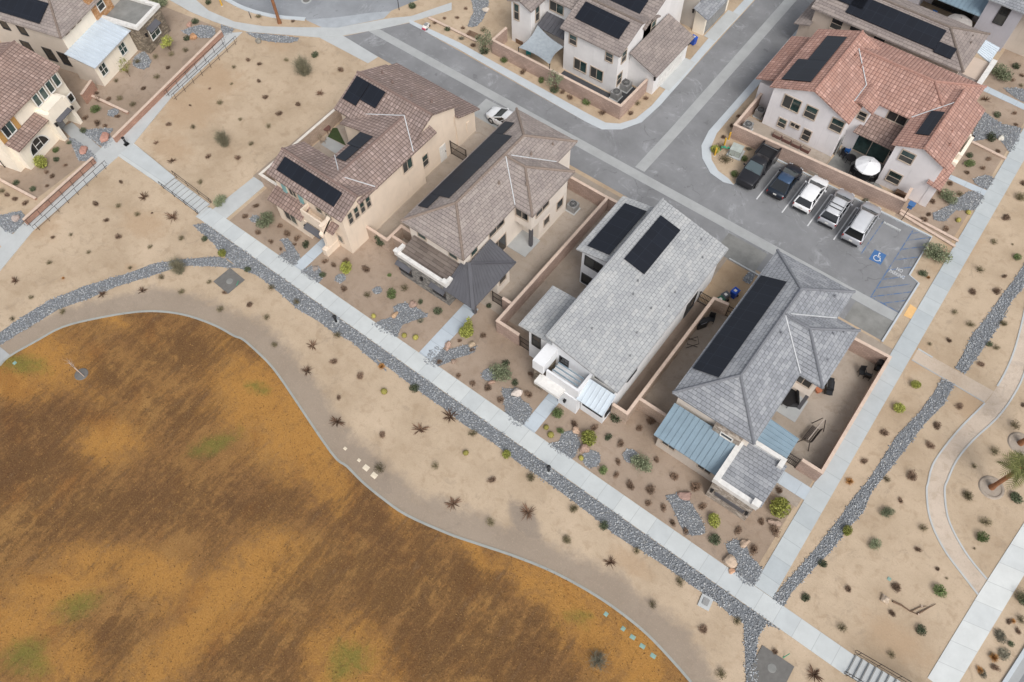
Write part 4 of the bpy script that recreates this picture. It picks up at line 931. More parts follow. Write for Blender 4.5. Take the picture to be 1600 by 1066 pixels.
array_(h, [(x, y, z_(y)) for x, y in ((-37.1, 62.3), (-32.5, 62.3), (-32.5, 64), (-37.1, 64))])
for u, a, b_, w_ in ((-37.0, 3.8, 4.9, .85), (-32.5, 3.9, 4.9, .8)): window(h, 'S', 57.15, u, a, b_, w_, 'frame_tan')
for u in (-35.9, -33.8): window(h, 'S', 57.15, u, .9, 2.2, 1.5, 'frame_tan', 'h')
window(h, 'S', 57.45, -44.6, 3.1, 5.0, .6, 'frame_tan'); window(h, 'S', 59.9, -41.1, 4.1, 5.2, 1.7, 'frame_tan', 'h'); window(h, 'E', -42.7, 58.6, 3.1, 5.0, .6, 'frame_tan')
window(h, 'E', -31.4, 58.2, 3.7, 5.0, .8, 'frame_tan'); window(h, 'E', -31.4, 63.7, 3.6, 5.1, .8, 'frame_tan'); window(h, 'E', -31.4, 57.8, 1.0, 2.4, .8, 'frame_tan')
for y in (59.35, 66.4): lantern(h, 'E', -28.2, y if y < 60 else 66.0, 2.3)

# --- 9: brown hip roof behind the red one, its tower, and 11, 12 at the top edge
h = house('taupe house with brown hip roof and long stepped solar array behind the red roofed house', (-11, 79, 0))
T, Wm = M['tile_brown'], M['stucco_taupe']
hip(h, T, -19.2, -2.9, 74.8, 81.6, 5.4, .42, M['ridge_brown'], (False, True), 'x'); wall_box(h, Wm, -18.8, -3.35, 75.25, 81.2, 5.5)
m = MB(); m.plate([(-20.3, 74.5, 3.1), (-18.6, 74.5, 3.6), (-18.6, 81.2, 3.6), (-20.3, 81.2, 3.1)], .14); part(m, h, 'porch_roof', T); wall_box(h, Wm, -19.9, -18.7, 75.3, 80.8, 3.0)
for u in (-16.2, -14.2, -11.6): window(h, 'S', 75.25, u, 3.8, 5.0, 1.15, 'frame_tan', 'v', gm=('glass_dark', 'screen'))
z_ = lambda y: 5.4 + .42 * (y - 74.8)
for q in (((-17.9, 76.4), (-14.6, 76.4), (-14.6, 77.6), (-17.9, 77.6)), ((-15.9, 75.6), (-6.4, 75.6), (-6.4, 77.7), (-15.9, 77.7)), ((-6.38, 75.4), (-4.6, 75.4), (-4.6, 76.5), (-6.38, 76.5))): array_(h, [(x, y, z_(y)) for x, y in q])
wall_box(h, M['stucco_taupe'], -3.4, -1.2, 74.9, 80.6, 3.2); m = MB(); m.box(-1.35, -.85, 74.6, 80.8, 3.15, 3.65); m.box(-1.9, -1.35, 74.6, 75.0, 3.15, 3.65); part(m, h, 'parapet', M['trim_white'])
shed(h, M['tile_brown'], [(-3.5, 74.6, 3.3), (-1.4, 74.6, 3.25), (-1.4, 77.4, 3.25), (-3.5, 77.4, 3.3)], t=.07)
metal_roof(h, M['metal_white'], (-1.4, 80.9, 3.0), (-1.4, 83.6, 3.0), (-3.4, 83.0, 3.7), (-3.4, 80.9, 3.7), sp=.35)
vents(h, [(-4.7, 79.1, 6.0), (-4.1, 79.6, 5.8), (-3.9, 78.6, 5.8)], 'ridge_brown')
h = house('grey house with sky-tinted lavender walls and light tile roof at the top right corner', (-4, 91, 0))
wall_box(h, M['stucco_skylit'], -4.9, -1.25, 87.4, 96, 5.2); wall_box(h, M['stucco_greige'], -1.25, 3, 88.2, 96, 5.0)  # lavender walls carry the bluish sky light in their stucco colour
shed(h, M['tile_slate'], [(-5.3, 87.0, 5.2), (3.4, 87.0, 5.2), (3.4, 92, 7.0), (-5.3, 92, 7.0)]); window(h, 'S', 87.4, -3.0, 2.9, 4.9, .9, 'frame_dark', 'v', gm=('glass_dark', 'screen'))
wall_box(h, M['stucco_skylit'], -14, -11.3, 87.5, 96, 5.2); wall_box(h, M['stucco_skylit'], -12, -4.9, 90.5, 96, 3.0); metal_roof(h, M['metal_blue'], (-11.5, 87.2, 3.0), (-4.95, 87.2, 3.0), (-4.95, 90.6, 3.9), (-11.5, 90.6, 3.9), 'porch_roof')
window(h, 'S', 90.5, -8, .1, 2.3, 4.5, 'frame_dark', '4', 'sliding_door', gm=('glass_dark',))
h = house('grey stucco house with dark garage door at the top end of the cross street', (-32, 75, 0))
wall_box(h, M['stucco_grey'], -36, -29.9, 71.0, 80, 5.6); gable(h, M['tile_brown'], M['stucco_grey'], -37, -29.5, 70.6, 81, 5.6, .42, 'y', cap=M['ridge_brown'])
wall_box(h, M['stucco_ivory'], -29.95, -28.6, 70.6, 76, 2.9); shed(h, M['tile_slate'], [(-28.0, 69.7, 2.9), (-28.0, 76.5, 2.9), (-29.9, 76.5, 3.6), (-29.9, 69.7, 3.6)])
garage_door(h, -28.6, 73.2, 4.6, 2.2, M['trim_grey']); window(h, 'S', 71.0, -34.3, 4.0, 5.2, 1.4, 'frame_dark', 'h', gm=('glass_dark', 'screen')); lantern(h, 'S', 71.0, -30.4, 2.2)

# --- 7 and 8: the two houses at the top left, turned 15 degrees
A15 = R(15)
h = house('ivory house with rosy barrel tile roof, arched window and ochre shutters at the left edge', (-73.0, 13.3, 0), A15)
# local frame: origin at its street corner, +y along its front, -x into the house
T, Wm = M['tile_maroon'], M['stucco_ivory']
gable(h, T, Wm, -9.5, -.4, -1.0, 9.4, 5.4, .38, 'y', cap=M['ridge_rose'], over=.4)
wall_box(h, Wm, -1.2, 0, 0, 4.6, 2.95); shed(h, M['tile_maroon'], [(.55, -.15, 3.0), (.55, 4.4, 3.0), (-.85, 4.4, 3.6), (-.85, -.15, 3.6)], 'porch_roof')
m = MB(); m.box(-.8, .75, 4.45, 4.85, 0, 3.6); m.box(-.8, .75, 7.0, 7.4, 0, 3.6); m.box(-.8, .72, 4.85, 7.0, 2.35, 3.85); part(m, h, 'entrance_wall', Wm)
m = MB(); m.plate([(1.15, 4.95, 2.35), (1.15, 6.9, 2.35), (.74, 6.9, 2.55), (.74, 4.95, 2.55)], .08); part(m, h, 'awning', M['metal_charcoal'])
window(h, 'E', -.75, 1.1, 3.75, 5.0, 1.2, 'frame_white', 'h', gm=('glass_green_reflection', 'glass_dark'))
for u in (.1, 2.1):
    m = MB(); m.box(-.8, -.7, u - .25, u + .25, 3.6, 5.1); part(m, h, 'shutter', M['shutter_ochre'])
for u in (5.2, 6.2, 7.2, 8.2): window(h, 'E', -.45, u, 4.0, 5.2, .6, 'frame_white', '1', gm=('glass_green_reflection',))
window(h, 'E', -.45, 8.5, 1.6, 2.4, .6, 'frame_white', '1', gm=('glass_dark',)); door(h, 'E', -.75, 5.9, 2.1, 1.0, M['door_grey'])
# arched window: half round frame and glass
m = MB(); q = MB(); K = 12
for i in range(K):
    a, b_ = math.pi*i/K, math.pi*(i+1)/K
    f = lambda r, t_: (.05, 2.25 + 1.2*math.cos(t_)*r, .95 + 1.25*math.sin(t_)*r)
    m.face([f(1, a), f(1.12, a), f(1.12, b_), f(1, b_)][::-1]); q.face([(.02, 2.25, .95), (.02, f(1, a)[1], f(1, a)[2]), (.02, f(1, b_)[1], f(1, b_)[2])])
m.box(.0, .07, .95, 3.55, .83, .95); m.box(.0, .06, 2.63, 2.68, .95, 2.1); m.box(.0, .06, 1.8, 1.85, .95, 2.1); m.box(.0, .055, 1.85, 2.63, 1.5, 1.55)
f = part(m, h, 'arched_window', M['frame_white']); o = q.build('pane', M['glass_dark'], None, org=(0, 0, 0)); o.parent = f
lantern(h, 'E', .75, 4.65, 2.2); lantern(h, 'E', .75, 7.2, 2.2)
h = house('grey house with tan hip roof, pale metal porch roof and stone clad wing', (-76.6, 25.4, 0), A15)
T, Wm = M['tile_tan'], M['stucco_greige']
hip(h, T, -14, -2.6, .2, 9.8, 5.5, .40, M['ridge_tan'], (False, True), 'x'); wall_box(h, Wm, -13.6, -3.05, .55, 9.4, 5.6); wall_box(h, Wm, -3.2, 0, 0, 6.1, 2.75)
m = MB(); m.box(-3.06, -3.0, .56, 5.4, 2.8, 5.5); part(m, h, 'wall', M['stucco_ivory']); m = MB(); m.box(-.02, .03, 0.02, 6.08, 0, 2.72); part(m, h, 'wall', M['stucco_ivory'])
metal_roof(h, M['metal_pale'], (.45, -.2, 2.8), (.45, 6.3, 2.8), (-3.0, 6.3, 3.65), (-3.0, -.2, 3.65))
m = MB(); m.box(-3.4, -2.9, 5.4, 8.2, 3.0, 6.3); part(m, h, 'stone_bay', M['stone_orange']); window(h, 'E', -2.9, 6.7, 4.2, 5.4, .9, 'frame_white')
for u in (1.4, 2.4, 3.4): window(h, 'E', -3.0, u, 5.0, 5.3, .6, 'frame_tan', '1', gm=('screen',), trim=.04)
for u in (.95, 4.4): window(h, 'E', .03, u, 1.0, 2.2, .9, 'frame_white', 'x', gm=('glass_green_reflection',))
for u in (-11, -8.6): window(h, 'S', .55, u, 3.9, 5.0, .9, 'frame_dark', '1', gm=('glass_dark',))
for u in (-9.6, -6.6, -4.6): window(h, 'S', .55, u, 1.1, 2.6, 1.1, 'frame_dark', '1', gm=('glass_dark',))
wall_box(h, M['stone_brown'], -3.2, 1.7, 6.15, 10.1, 3.3); m = MB(); m.box(-3.3, 1.8, 6.0, 6.4, 3.25, 3.65); m.box(1.4, 1.8, 6.4, 10.2, 3.25, 3.65); m.box(-3.3, 1.4, 9.8, 10.2, 3.25, 3.65); part(m, h, 'parapet', M['trim_white'])
m = MB(); m.box(-3.0, 1.4, 6.4, 9.8, 3.2, 3.34); part(m, h, 'flat_roof', M['concrete_stain'])
window(h, 'E', 1.7, 8.0, 1.0, 2.2, 1.4, 'frame_white', 'x', gm=('glass_green_reflection',)); m = MB(); m.plate([(2.3, 7.1, 2.3), (2.3, 8.9, 2.3), (1.7, 8.9, 2.65), (1.7, 7.1, 2.65)], .06); part(m, h, 'awning', M['metal_charcoal'])
z_ = lambda y: 5.5 + .40 * (y - .2)
array_(h, [(x, y, z_(y)) for x, y in ((-14, .9), (-5.6, .9), (-5.6, 3.1), (-14, 3.1))]); lantern(h, 'E', 1.7, 6.7, 2.1)

# ------------------------------------------------------------------ yard walls, gates, rails
def yard_wall(label, pts, hgt=1.75, mat='block_pink', cap='wall_cap', name='block_wall', group=None):
    c = pts[0]; o = org(thing(name, label, 'wall', (c[0], c[1], 0), 0, group), (c[0], c[1], 0))
    line = [Vector(p) for p in pts]
    for nm, wd, za_, zb_, mt in (('wall_face', .2, 0, hgt, M[mat]), ('coping', .27, hgt, hgt + .07, M[cap])):
        m = MB(); n = len(line); A, B = [], []
        for i, p in enumerate(line):
            d0 = (line[i] - line[i-1]).normalized() if i else (line[1] - line[0]).normalized()
            d1 = (line[i+1] - line[i]).normalized() if i < n-1 else d0
            n0 = Vector((-d0.y, d0.x)); n1 = Vector((-d1.y, d1.x)); k = (n0 + n1); k = k / max(.3, k.length_squared) * 2
            A.append(p + k * wd / 2); B.append(p - k * wd / 2)
        for i in range(n - 1):
            m.face([(*B[i], za_), (*B[i+1], za_), (*B[i+1], zb_), (*B[i], zb_)]); m.face([(*A[i+1], za_), (*A[i], za_), (*A[i], zb_), (*A[i+1], zb_)])
            m.face([(*B[i], zb_), (*B[i+1], zb_), (*A[i+1], zb_), (*A[i], zb_)])
        for q in ((A[0], B[0]), (B[-1], A[-1])): m.face([(*q[0], za_), (*q[1], za_), (*q[1], zb_), (*q[0], zb_)])
        part(m, o, nm, mt)
    return o
def iron_gate(label, a, b_, hgt=1.6, mat='brown_metal', group=None):
    a = Vector((*a, 0)); b_ = Vector((*b_, 0)); o = org(thing('iron_gate', label, 'gate', a, 0, group), a)
    d = (b_ - a); L = d.length; m = MB()
    for k in (.12, hgt * .55, hgt): m.bar(a + Vector((0, 0, k)), b_ + Vector((0, 0, k)), .05, .05)
    for p in (a, b_): m.bar(p, p + Vector((0, 0, hgt + .08)), .07, .07)
    part(m, o, 'gate_frame', M[mat]); m = MB(); n = max(3, int(L / .13))
    for i in range(1, n): p = a + d * i / n; m.bar(p + Vector((0, 0, .1)), p + Vector((0, 0, hgt)), .028, .028)
    part(m, o, 'gate_bars', M[mat]); return o
def handrail(label, a, b_, za_=0.0, zb_=0.0, hgt=.95, posts=7):
    a = Vector((*a, za_)); b_ = Vector((*b_, zb_)); o = org(thing('handrail', label, 'handrail', a), a); up = Vector((0, 0, 1))
    d = (b_ - a).normalized()
    m = MB(); m.tube([a + up*(hgt*.55) - d*.35, a + up*hgt - d*.35, a + up*hgt, b_ + up*hgt, b_ + up*hgt + d*.35, b_ + up*(hgt*.55) + d*.35], .026, 6); part(m, o, 'top_rail', M['brown_metal'])
    m = MB(); m.tube([a + up*hgt*.35 - d*.3, b_ + up*hgt*.35 + d*.3], .02, 5); part(m, o, 'lower_rail', M['brown_metal'])
    for i in range(posts):
        p = a.lerp(b_, i / (posts - 1)); m = MB(); m.tube([p - up*.02, p + up*hgt], .024, 5); part(m, o, 'post', M['brown_metal'])
yard_wall('pale capped courtyard wall on the open lot side of the beige house', [(-48.4, 26.1), (-52.25, 26.1), (-52.4, 36.4), (-52.4, 44.3)], 1.7, 'block_tan', 'wall_cap_white')
yard_wall('short tan wall in front of the alley between beige and cream house', [(-39.6, 27.6), (-37.0, 27.6), (-37.0, 29.6), (-34.7, 29.6)], 1.65, 'block_tan')
yard_wall('brown wall joining the cream house to the alley wall', [(-36.9, 28.25), (-34.7, 28.25)], 1.6, 'block_tan')
yard_wall('long tan wall between the yards of the cream and the white house', [(-27.9, 43.8), (-23.4, 43.8), (-23.4, 26.8), (-21.05, 26.8)], 1.75, 'block_pink')
yard_wall('tan wall stub behind the white house by the street', [(-23.25, 43.85), (-21.0, 43.85)], 1.75, 'block_pink')
yard_wall('tan wall stub beside the dark ribbed porch roof', [(-24.55, 29.0), (-23.55, 29.0)], 1.6, 'block_pink')
yard_wall('long tan wall between the white house and the grey hip roof house', [(-11.0, 26.2), (-9.6, 26.2), (-9.6, 40.0), (-8.25, 40.2)], 1.75, 'block_tan')
yard_wall('low tan wall left of the blue metal porch roof', [(-9.5, 27.95), (-6.9, 27.95)], 1.7, 'block_tan')
yard_wall('pinkish wall round the right hand yard beside the side pavement', [(1.9, 43.6), (5.1, 43.7), (5.2, 31.1), (3.5, 31.1)], 1.75, 'block_pink')
yard_wall('long reddish block wall behind the parked cars', [(-18.4, 64.6), (-18.4, 59.15), (-.85, 60.1), (-.95, 61.9)], 1.75, 'block_pink')
yard_wall('tan block wall round the corner yard of the white house across the street', [(-45.7, 57.0), (-45.7, 54.55), (-29.05, 54.55), (-28.95, 59.4)], 1.75, 'block_pink')
yard_wall('reddish retaining wall along the upper run of the left pavement', [P(*za(920, 128), .8).to_2d(), P(*za(700, 345), .8).to_2d(), P(*za(470, 572), .8).to_2d()], .75, 'block_red')
yard_wall('reddish retaining wall along the lower run of the left pavement', [P(*za(385, 655), .8).to_2d(), P(*za(95, 915), .8).to_2d()], .75, 'block_red')
yard_wall('low red wall between the two houses at the top left', [(-76.9, 24.6), (-76.0, 22.6)], 1.3, 'block_red')
yard_wall('narrow garden edging between the two top left front gardens', [P(*za(350, 388)).to_2d(), P(*za(535, 474)).to_2d()], .18, 'block_red')
yard_wall('narrow garden edging at the far left front garden', [P(*za(0, 752)).to_2d(), P(*za(152, 832)).to_2d()], .18, 'block_red')
yard_wall('narrow kerb between the two front gardens at the far right', [P(*zx(345, 548)).to_2d(), P(*zx(580, 665)).to_2d()], .15, 'block_tan')
yard_wall('low double edging from the long block wall to the side pavement', [P(*z8(635, 222)).to_2d(), P(*z8(990, 437)).to_2d()], .12, 'block_tan')
yard_wall('low edging above the double edging near the blue sign', [P(*z8(640, 205)).to_2d(), P(*z8(1012, 402)).to_2d()], .12, 'block_tan')
yard_wall('thin edging along the planted strip across the street', [P(*zt(400, 390)).to_2d(), P(*zt(1400, 880)).to_2d()], .15, 'block_tan')
iron_gate('narrow iron gate at the left corner of the white house', (-20.95, 26.8), (-19.85, 26.8))
iron_gate('brown gate deep in the alley between beige and cream house', (-40.0, 40.4), (-38.0, 40.4), 1.8)
iron_gate('iron gate at the bin end of the alley beside the white house', (-10.9, 40.0), (-9.75, 40.0))
iron_gate('iron gate between the bins and the grey hip roof', (-8.15, 40.2), (-7.35, 40.2))
iron_gate('iron gate beside the stone entrance tower', (2.45, 31.1), (3.4, 31.1))
iron_gate('iron gate beside the dark ribbed porch', (-25.7, 29.0), (-24.65, 29.0))
iron_gate('dark iron gate of the ivory house at the left edge', P(8, 262).to_2d(), P(20, 252).to_2d(), 1.6)
handrail('brown handrail on the open side of the upper left pavement', P(*za(972, 160), .9).to_2d(), P(*za(722, 390), .9).to_2d(), posts=8)
handrail('brown handrail along the upper retaining wall', P(*za(920, 160), 1.0).to_2d(), P(*za(690, 372), 1.0).to_2d(), posts=7)
handrail('brown handrail on the open side of the lower left pavement', P(*za(425, 680), .9).to_2d(), P(*za(145, 935), .9).to_2d(), posts=8)
handrail('brown handrail along the lower retaining wall', P(*za(375, 670), 1.0).to_2d(), P(*za(105, 915), 1.0).to_2d(), posts=7)
handrail('dark handrail on the upper side of the garden steps', (-59.7, 21.3), (-55.0, 21.3), .5, .05, .8, 4)
handrail('dark handrail on the lawn side of the garden steps', (-59.7, 19.6), (-55.0, 19.6), .5, .05, .8, 4)
handrail('dark handrail on the far side of the bottom right steps', (13.6, 21.05), (17.6, 21.05), .05, 1.2, .9, 4)
handrail('dark handrail on the near side of the bottom right steps', (13.6, 19.3), (17.6, 19.3), .05, 1.2, .9, 4)

# ------------------------------------------------------------------ cars
t = NT('tyre', .85, .3); t.col(lin('#1b1b1c'))
t = NT('chrome', .25, .5); t.col(lin('#a9abad')); t.b.inputs['Metallic'].default_value = .8
t = NT('lamp_red', .3, .5); t.col(lin('#8d2622'))
t = NT('lamp_clear', .2, .6); t.col(lin('#c8ccd0'))
t = NT('car_glass', .06, .9); t.col(lin('#14181b'))
t = NT('car_glass_reflection', .10, .8); t.col(lin('#4d5a5e'))  # paler windscreen glass, its reflection put into the base colour
def paint(name, c, metal=0.0):
    t = NT(name, .28, .5); t.col(t.ramp(t.noise(2, 3), [(.3, mul(lin(c), .95)), (.7, mul(lin(c), 1.05))])); t.b.inputs['Metallic'].default_value = metal
    t.b.inputs['Coat Weight'].default_value = .5; t.b.inputs['Coat Roughness'].default_value = .08
paint('paint_car_white', '#e6e7e8'); paint('paint_silver', '#b3b5ba', .35); paint('paint_silver_light', '#cfd1d4', .15); paint('paint_navy', '#1d2733', .2); paint('paint_black', '#202024', .1); paint('paint_roof_blue', '#3c5370', .3)
def loft(m, secs, cap=True):
    n = len(secs[0])
    for a, b_ in zip(secs, secs[1:]):
        for k in range(n): m.face([a[k], a[(k+1) % n], b_[(k+1) % n], b_[k]])
    if cap: m.face(secs[0][::-1]); m.face(secs[-1])
def car(label, cat, x, y, rz, L, Wd, H, pm, roofm=None, style='suv', rails=False, bars=False, reflection_glass=False, name='parked_car'):
    """nose towards local +y"""
    o = org(thing(name, label, cat, (x, y, .01), rz), (0, 0, 0)); hw = Wd / 2; hl = L / 2
    belt = .62 * H if style != 'sedan' else .60 * H
    pick = style == 'pickup'
    def ring(y_, w_, zl, zt, cr=.06):
        return [Vector(p) for p in ((-w_*.86, y_, zl), (w_*.86, y_, zl), (w_*.98, y_, zl + .12), (w_, y_, zl + (zt-zl)*.55), (w_*.95, y_, zt - .04), (w_*.82, y_, zt + cr*.6), (0, y_, zt + cr), (-w_*.82, y_, zt + cr*.6), (-w_*.95, y_, zt - .04), (-w_, y_, zl + (zt-zl)*.55), (-w_*.98, y_, zl + .12))]
    hood = belt - .02; tail = belt if style != 'sedan' else belt + .02
    st = [(-hl, .80, .42, tail - .34, .0), (-hl + .06, .90, .30, tail - .12, .02), (-hl + .22, .97, .24, tail, .02), (-hl + .8, 1, .22, belt, .03), (0, 1, .22, belt, .03),
          (hl - 1.5, 1, .22, belt, .03), (hl - .9, .98, .23, hood - .02, .07), (hl - .42, .91, .26, hood - .10, .07), (hl - .14, .76, .32, hood - .21, .05), (hl, .52, .42, hood - .36, .0)]
    if pick: st[0] = (-hl, .94, .42, belt - .05, 0); st[1] = (-hl + .06, .97, .34, belt, .0); st[-1] = (hl, .80, .42, hood - .25, 0); st[-2] = (hl - .1, .92, .32, hood - .12, .04)
    m = MB(); loft(m, [ring(y_, hw*w_, zl, zt, cr) for y_, w_, zl, zt, cr in st])
    body = part(m, o, 'body', pm, smooth=True)
    body.modifiers.new('bevel', 'BEVEL').width = .03
    # cabin: glass frustum, roof panel and pillars
    if style == 'suv': cb = (-hl + .16, hl - 1.08); ct = (-hl + .60, hl - 2.15)
    elif style == 'sedan': cb = (-hl + .40, hl - 1.1); ct = (-hl + 1.40, hl - 2.3)
    elif pick: cb = (-.55, hl - 1.45); ct = (-.35, hl - 2.25)
    wb, wt = hw * .90, hw * .73; z0, zt = belt, H
    g_ = M['car_glass']; gl = M['car_glass_reflection'] if reflection_glass else M['car_glass']
    q = {k: Vector(v) for k, v in dict(a=(-wb, cb[0], z0), b=(wb, cb[0], z0), c=(wb, cb[1], z0), d=(-wb, cb[1], z0), A=(-wt, ct[0], zt - .05), B=(wt, ct[0], zt - .05), C=(wt, ct[1], zt - .05), D=(-wt, ct[1], zt - .05)).items()}
    for nm, f, mt in (('rear_window', 'abBA', g_), ('windscreen', 'cdDC', gl), ('side_window', 'bcCB', g_), ('side_window', 'daAD', g_)):
        m = MB(); pts = [q[k] for k in f]; m.face(pts); part(m, o, nm, mt)
    m = MB()
    for u, v in ('aA', 'bB', 'cC', 'dD'): m.bar(q[u], q[v], .10, .10)
    for s in (-1, 1):
        for fy in ((.36,) if style == 'sedan' else (.34, .66)):
            m.bar((s*wb*1.0, cb[0] + (cb[1]-cb[0])*fy, z0), (s*wt*1.0, ct[0] + (ct[1]-ct[0])*fy, zt - .06), .08, .06)
    part(m, o, 'pillars', pm)
    m = MB(); rr = [Vector((sx*wt*k, yy, zz)) for sx, yy, zz, k in ()]
    secs = []
    for f, k, dz in ((0, .90, -.06), (.06, 1.0, -.02), (.5, 1.03, .03), (.94, 1.0, 0.0), (1, .92, -.05)):
        yy = ct[0] - .06 + (ct[1] - ct[0] + .12) * f; w_ = wt * k
        secs.append([Vector(p) for p in ((-w_, yy, zt - .09), (w_, yy, zt - .09), (w_*1.0, yy, zt - .03 + dz), (w_*.7, yy, zt + .02 + dz), (0, yy, zt + .035 + dz), (-w_*.7, yy, zt + .02 + dz), (-w_, yy, zt - .03 + dz))])
    loft(m, secs); part(m, o, 'roof', roofm or pm, smooth=True)
    for s in (-1, 1):
        for wy in (-hl + .95, hl - .95):
            r = .37 if style != 'sedan' else .33
            if pick: r = .42
            m = MB(); cx = s * (hw - .14); K = 18
            for k in range(K):
                a0, a1 = 2*math.pi*k/K, 2*math.pi*(k+1)/K
                f = lambda dx, rr_, a: (cx + s*dx, wy + rr_*math.cos(a), r + rr_*math.sin(a))
                m.face([f(-.11, r*.96, a0), f(-.11, r*.96, a1), f(-.07, r, a1), f(-.07, r, a0)]); m.face([f(-.07, r, a0), f(-.07, r, a1), f(.11, r, a1), f(.11, r, a0)]); m.face([f(.11, r, a0), f(.11, r, a1), f(.145, r*.94, a1), f(.145, r*.94, a0)]); m.face([f(.145, r*.94, a0), f(.145, r*.94, a1), f(.14, r*.66, a1), f(.14, r*.66, a0)])
            wh = part(m, o, 'wheel', M['tyre'])
            m = MB()
            for k in range(K):
                a0, a1 = 2*math.pi*k/K, 2*math.pi*(k+1)/K; m.face([f(.135, r*.66, a0), f(.135, r*.66, a1), f(.10, r*.12, a1), f(.10, r*.12, a0)])
            m.face([f(.10, r*.13, 2*math.pi*k/6) for k in range(6)]); ri = m.build('rim', M['chrome'], None); ri.parent = wh
        m = MB(); m.obox((s*hw*.60, hl - .20, hood - .25), (hw*.17, -s*.05, 0), (s*.02, .10, 0), (0, 0, .06)); part(m, o, 'headlight', M['lamp_clear'])
        m = MB(); m.obox((s*hw*.86, -hl + .13, belt - .22), (hw*.08, 0, 0), (0, .07, 0), (0, 0, .13)); part(m, o, 'tail_light', M['lamp_red'])
        m = MB(); m.obox((s*(hw + .08), ct[1] + .42, belt + .09), (.10, 0, 0), (0, .05, 0), (0, 0, .07)); part(m, o, 'wing_mirror', pm if style != 'sedan' else M['paint_navy'])
        for yy in (-.15 - (.0 if not pick else -.3), .85):
            m = MB(); m.obox((s*(hw*.985 + .012), yy - .25, belt - .12), (.012, 0, 0), (0, .09, 0), (0, 0, .018)); part(m, o, 'door_handle', M['chrome'])
        if rails:
            m = MB(); m.tube([(s*wt*.90, ct[0] + .1, zt + .02), (s*wt*.92, ct[0] + .25, zt + .10), (s*wt*.92, ct[1] - .25, zt + .10), (s*wt*.90, ct[1] - .1, zt + .02)], .025, 6); part(m, o, 'roof_rail', M['chrome'])
    if bars:
        for yy in (ct[0] + .55, ct[0] + 1.05):
            m = MB(); m.bar((-wt*.95, yy, zt + .11), (wt*.95, yy, zt + .11), .07, .035); part(m, o, 'roof_bar', M['dark_plastic'])
    m = MB(); m.obox((0, -hl - .01, .48), (hw*.78, 0, 0), (0, .05, 0), (0, 0, .11)); part(m, o, 'rear_bumper', M['dark_plastic'] if style != 'pickup' else M['chrome'])
    m = MB(); m.obox((0, hl - .01, .46), (hw*.62, 0, 0), (0, .04, 0), (0, 0, .10)); part(m, o, 'front_grille', M['dark_plastic'])
    m = MB(); m.obox((0, -hl - .02, .80), (.16, 0, 0), (0, .015, 0), (0, 0, .08)); part(m, o, 'number_plate', M['frame_white'])
    m = MB()
    for s in (-1, 1): m.bar((s*.08, cb[1] - .06, z0 + .06), (s*.08 + .45, cb[1] - .22, z0 + .14), .02, .02)
    part(m, o, 'wipers', M['dark_plastic'])
    if pick:                                                # open cargo bed: dark floor between raised sides
        y0_, y1_ = -hl + .12, -.62; zb_ = belt + .05
        m = MB(); m.box(-hw*.80, hw*.80, y0_, y1_, zb_ - .03, zb_ + .012); part(m, o, 'bed_floor', M['dark_plastic'])
        m = MB(); m.box(-hw*.97, -hw*.80, y0_ - .06, y1_, belt - .15, belt + .40); part(m, o, 'bed_side', pm); m = MB(); m.box(hw*.80, hw*.97, y0_ - .06, y1_, belt - .15, belt + .40); part(m, o, 'bed_side', pm)
        m = MB(); m.box(-hw*.80, hw*.80, y0_ - .08, y0_, belt - .15, belt + .38); part(m, o, 'tailgate', pm)
        m = MB(); m.box(-hw*.80, hw*.80, y1_ - .05, y1_ + .02, belt - .15, belt + .40); part(m, o, 'bed_front', pm)
        m = MB(); m.tube([(-hw*.8, y0_ + .75, zb_ + .3), (hw*.8, y0_ + .75, zb_ + .3)], .03, 6); part(m, o, 'cargo_bar', M['chrome'])
    return o
car('black pickup truck with open cargo bed, parked nose out by the corner bed', 'pickup truck', -14.15, 56.75, R(180), 5.9, 2.0, 1.9, M['paint_black'], style='pickup', reflection_glass=True, name='pickup_truck')
car('dark blue saloon with glassy blue roof beside the black pickup', 'car', -11.15, 56.8, 0, 4.7, 1.85, 1.45, M['paint_navy'], M['paint_roof_blue'], 'sedan', reflection_glass=True)
car('plain white estate car between the dark saloon and the silver ones', 'car', -8.4, 56.75, R(1), 4.65, 1.86, 1.62, M['paint_car_white'], reflection_glass=True)
car('silver off roader with two dark bars across its roof', 'car', -5.65, 56.6, R(1), 4.75, 1.88, 1.72, M['paint_silver'], M['paint_silver_light'], rails=True, bars=True, reflection_glass=True)
car('large silver off roader with roof rails, parked next to the disabled bay', 'car', -2.95, 56.3, R(1), 5.2, 1.98, 1.82, M['paint_silver'], M['paint_silver_light'], rails=True, reflection_glass=True)
car('small white car at the kerb behind the cream house', 'car', -38.2, 46.95, R(90), 4.2, 1.8, 1.5, M['paint_car_white'])

# ------------------------------------------------------------------ bay signs and paint
def letters(txt, size, sx=1.0):
    cu = bpy.data.curves.new('lettering', 'FONT'); cu.body = txt; cu.size = size; cu.align_x = 'CENTER'; cu.offset = .012
    ob = bpy.data.objects.new('lettering', cu); COL.objects.link(ob); bpy.context.view_layer.update()
    me = bpy.data.meshes.new_from_object(ob.evaluated_get(bpy.context.evaluated_depsgraph_get())); bpy.data.objects.remove(ob)
    return me
for txt, yy in (('NO', 53.80), ('PARKING', 53.22)):
    me = letters(txt, .56); o = bpy.data.objects.new('painted_lettering', me); COL.objects.link(o); me.materials.clear(); me.materials.append(M['paint_worn'])
    o.location = (2.12, yy, .028); o.scale = (.62 if txt == 'PARKING' else .66, 1.0, 1); o.rotation_euler = (0, 0, R(2)); tag(o, kind='structure')
sheet('disabled_bay_square', [(-.68, 53.45), (.48, 53.5), (.45, 54.85), (-.7, 54.8)], .018, M['paint_blue'])
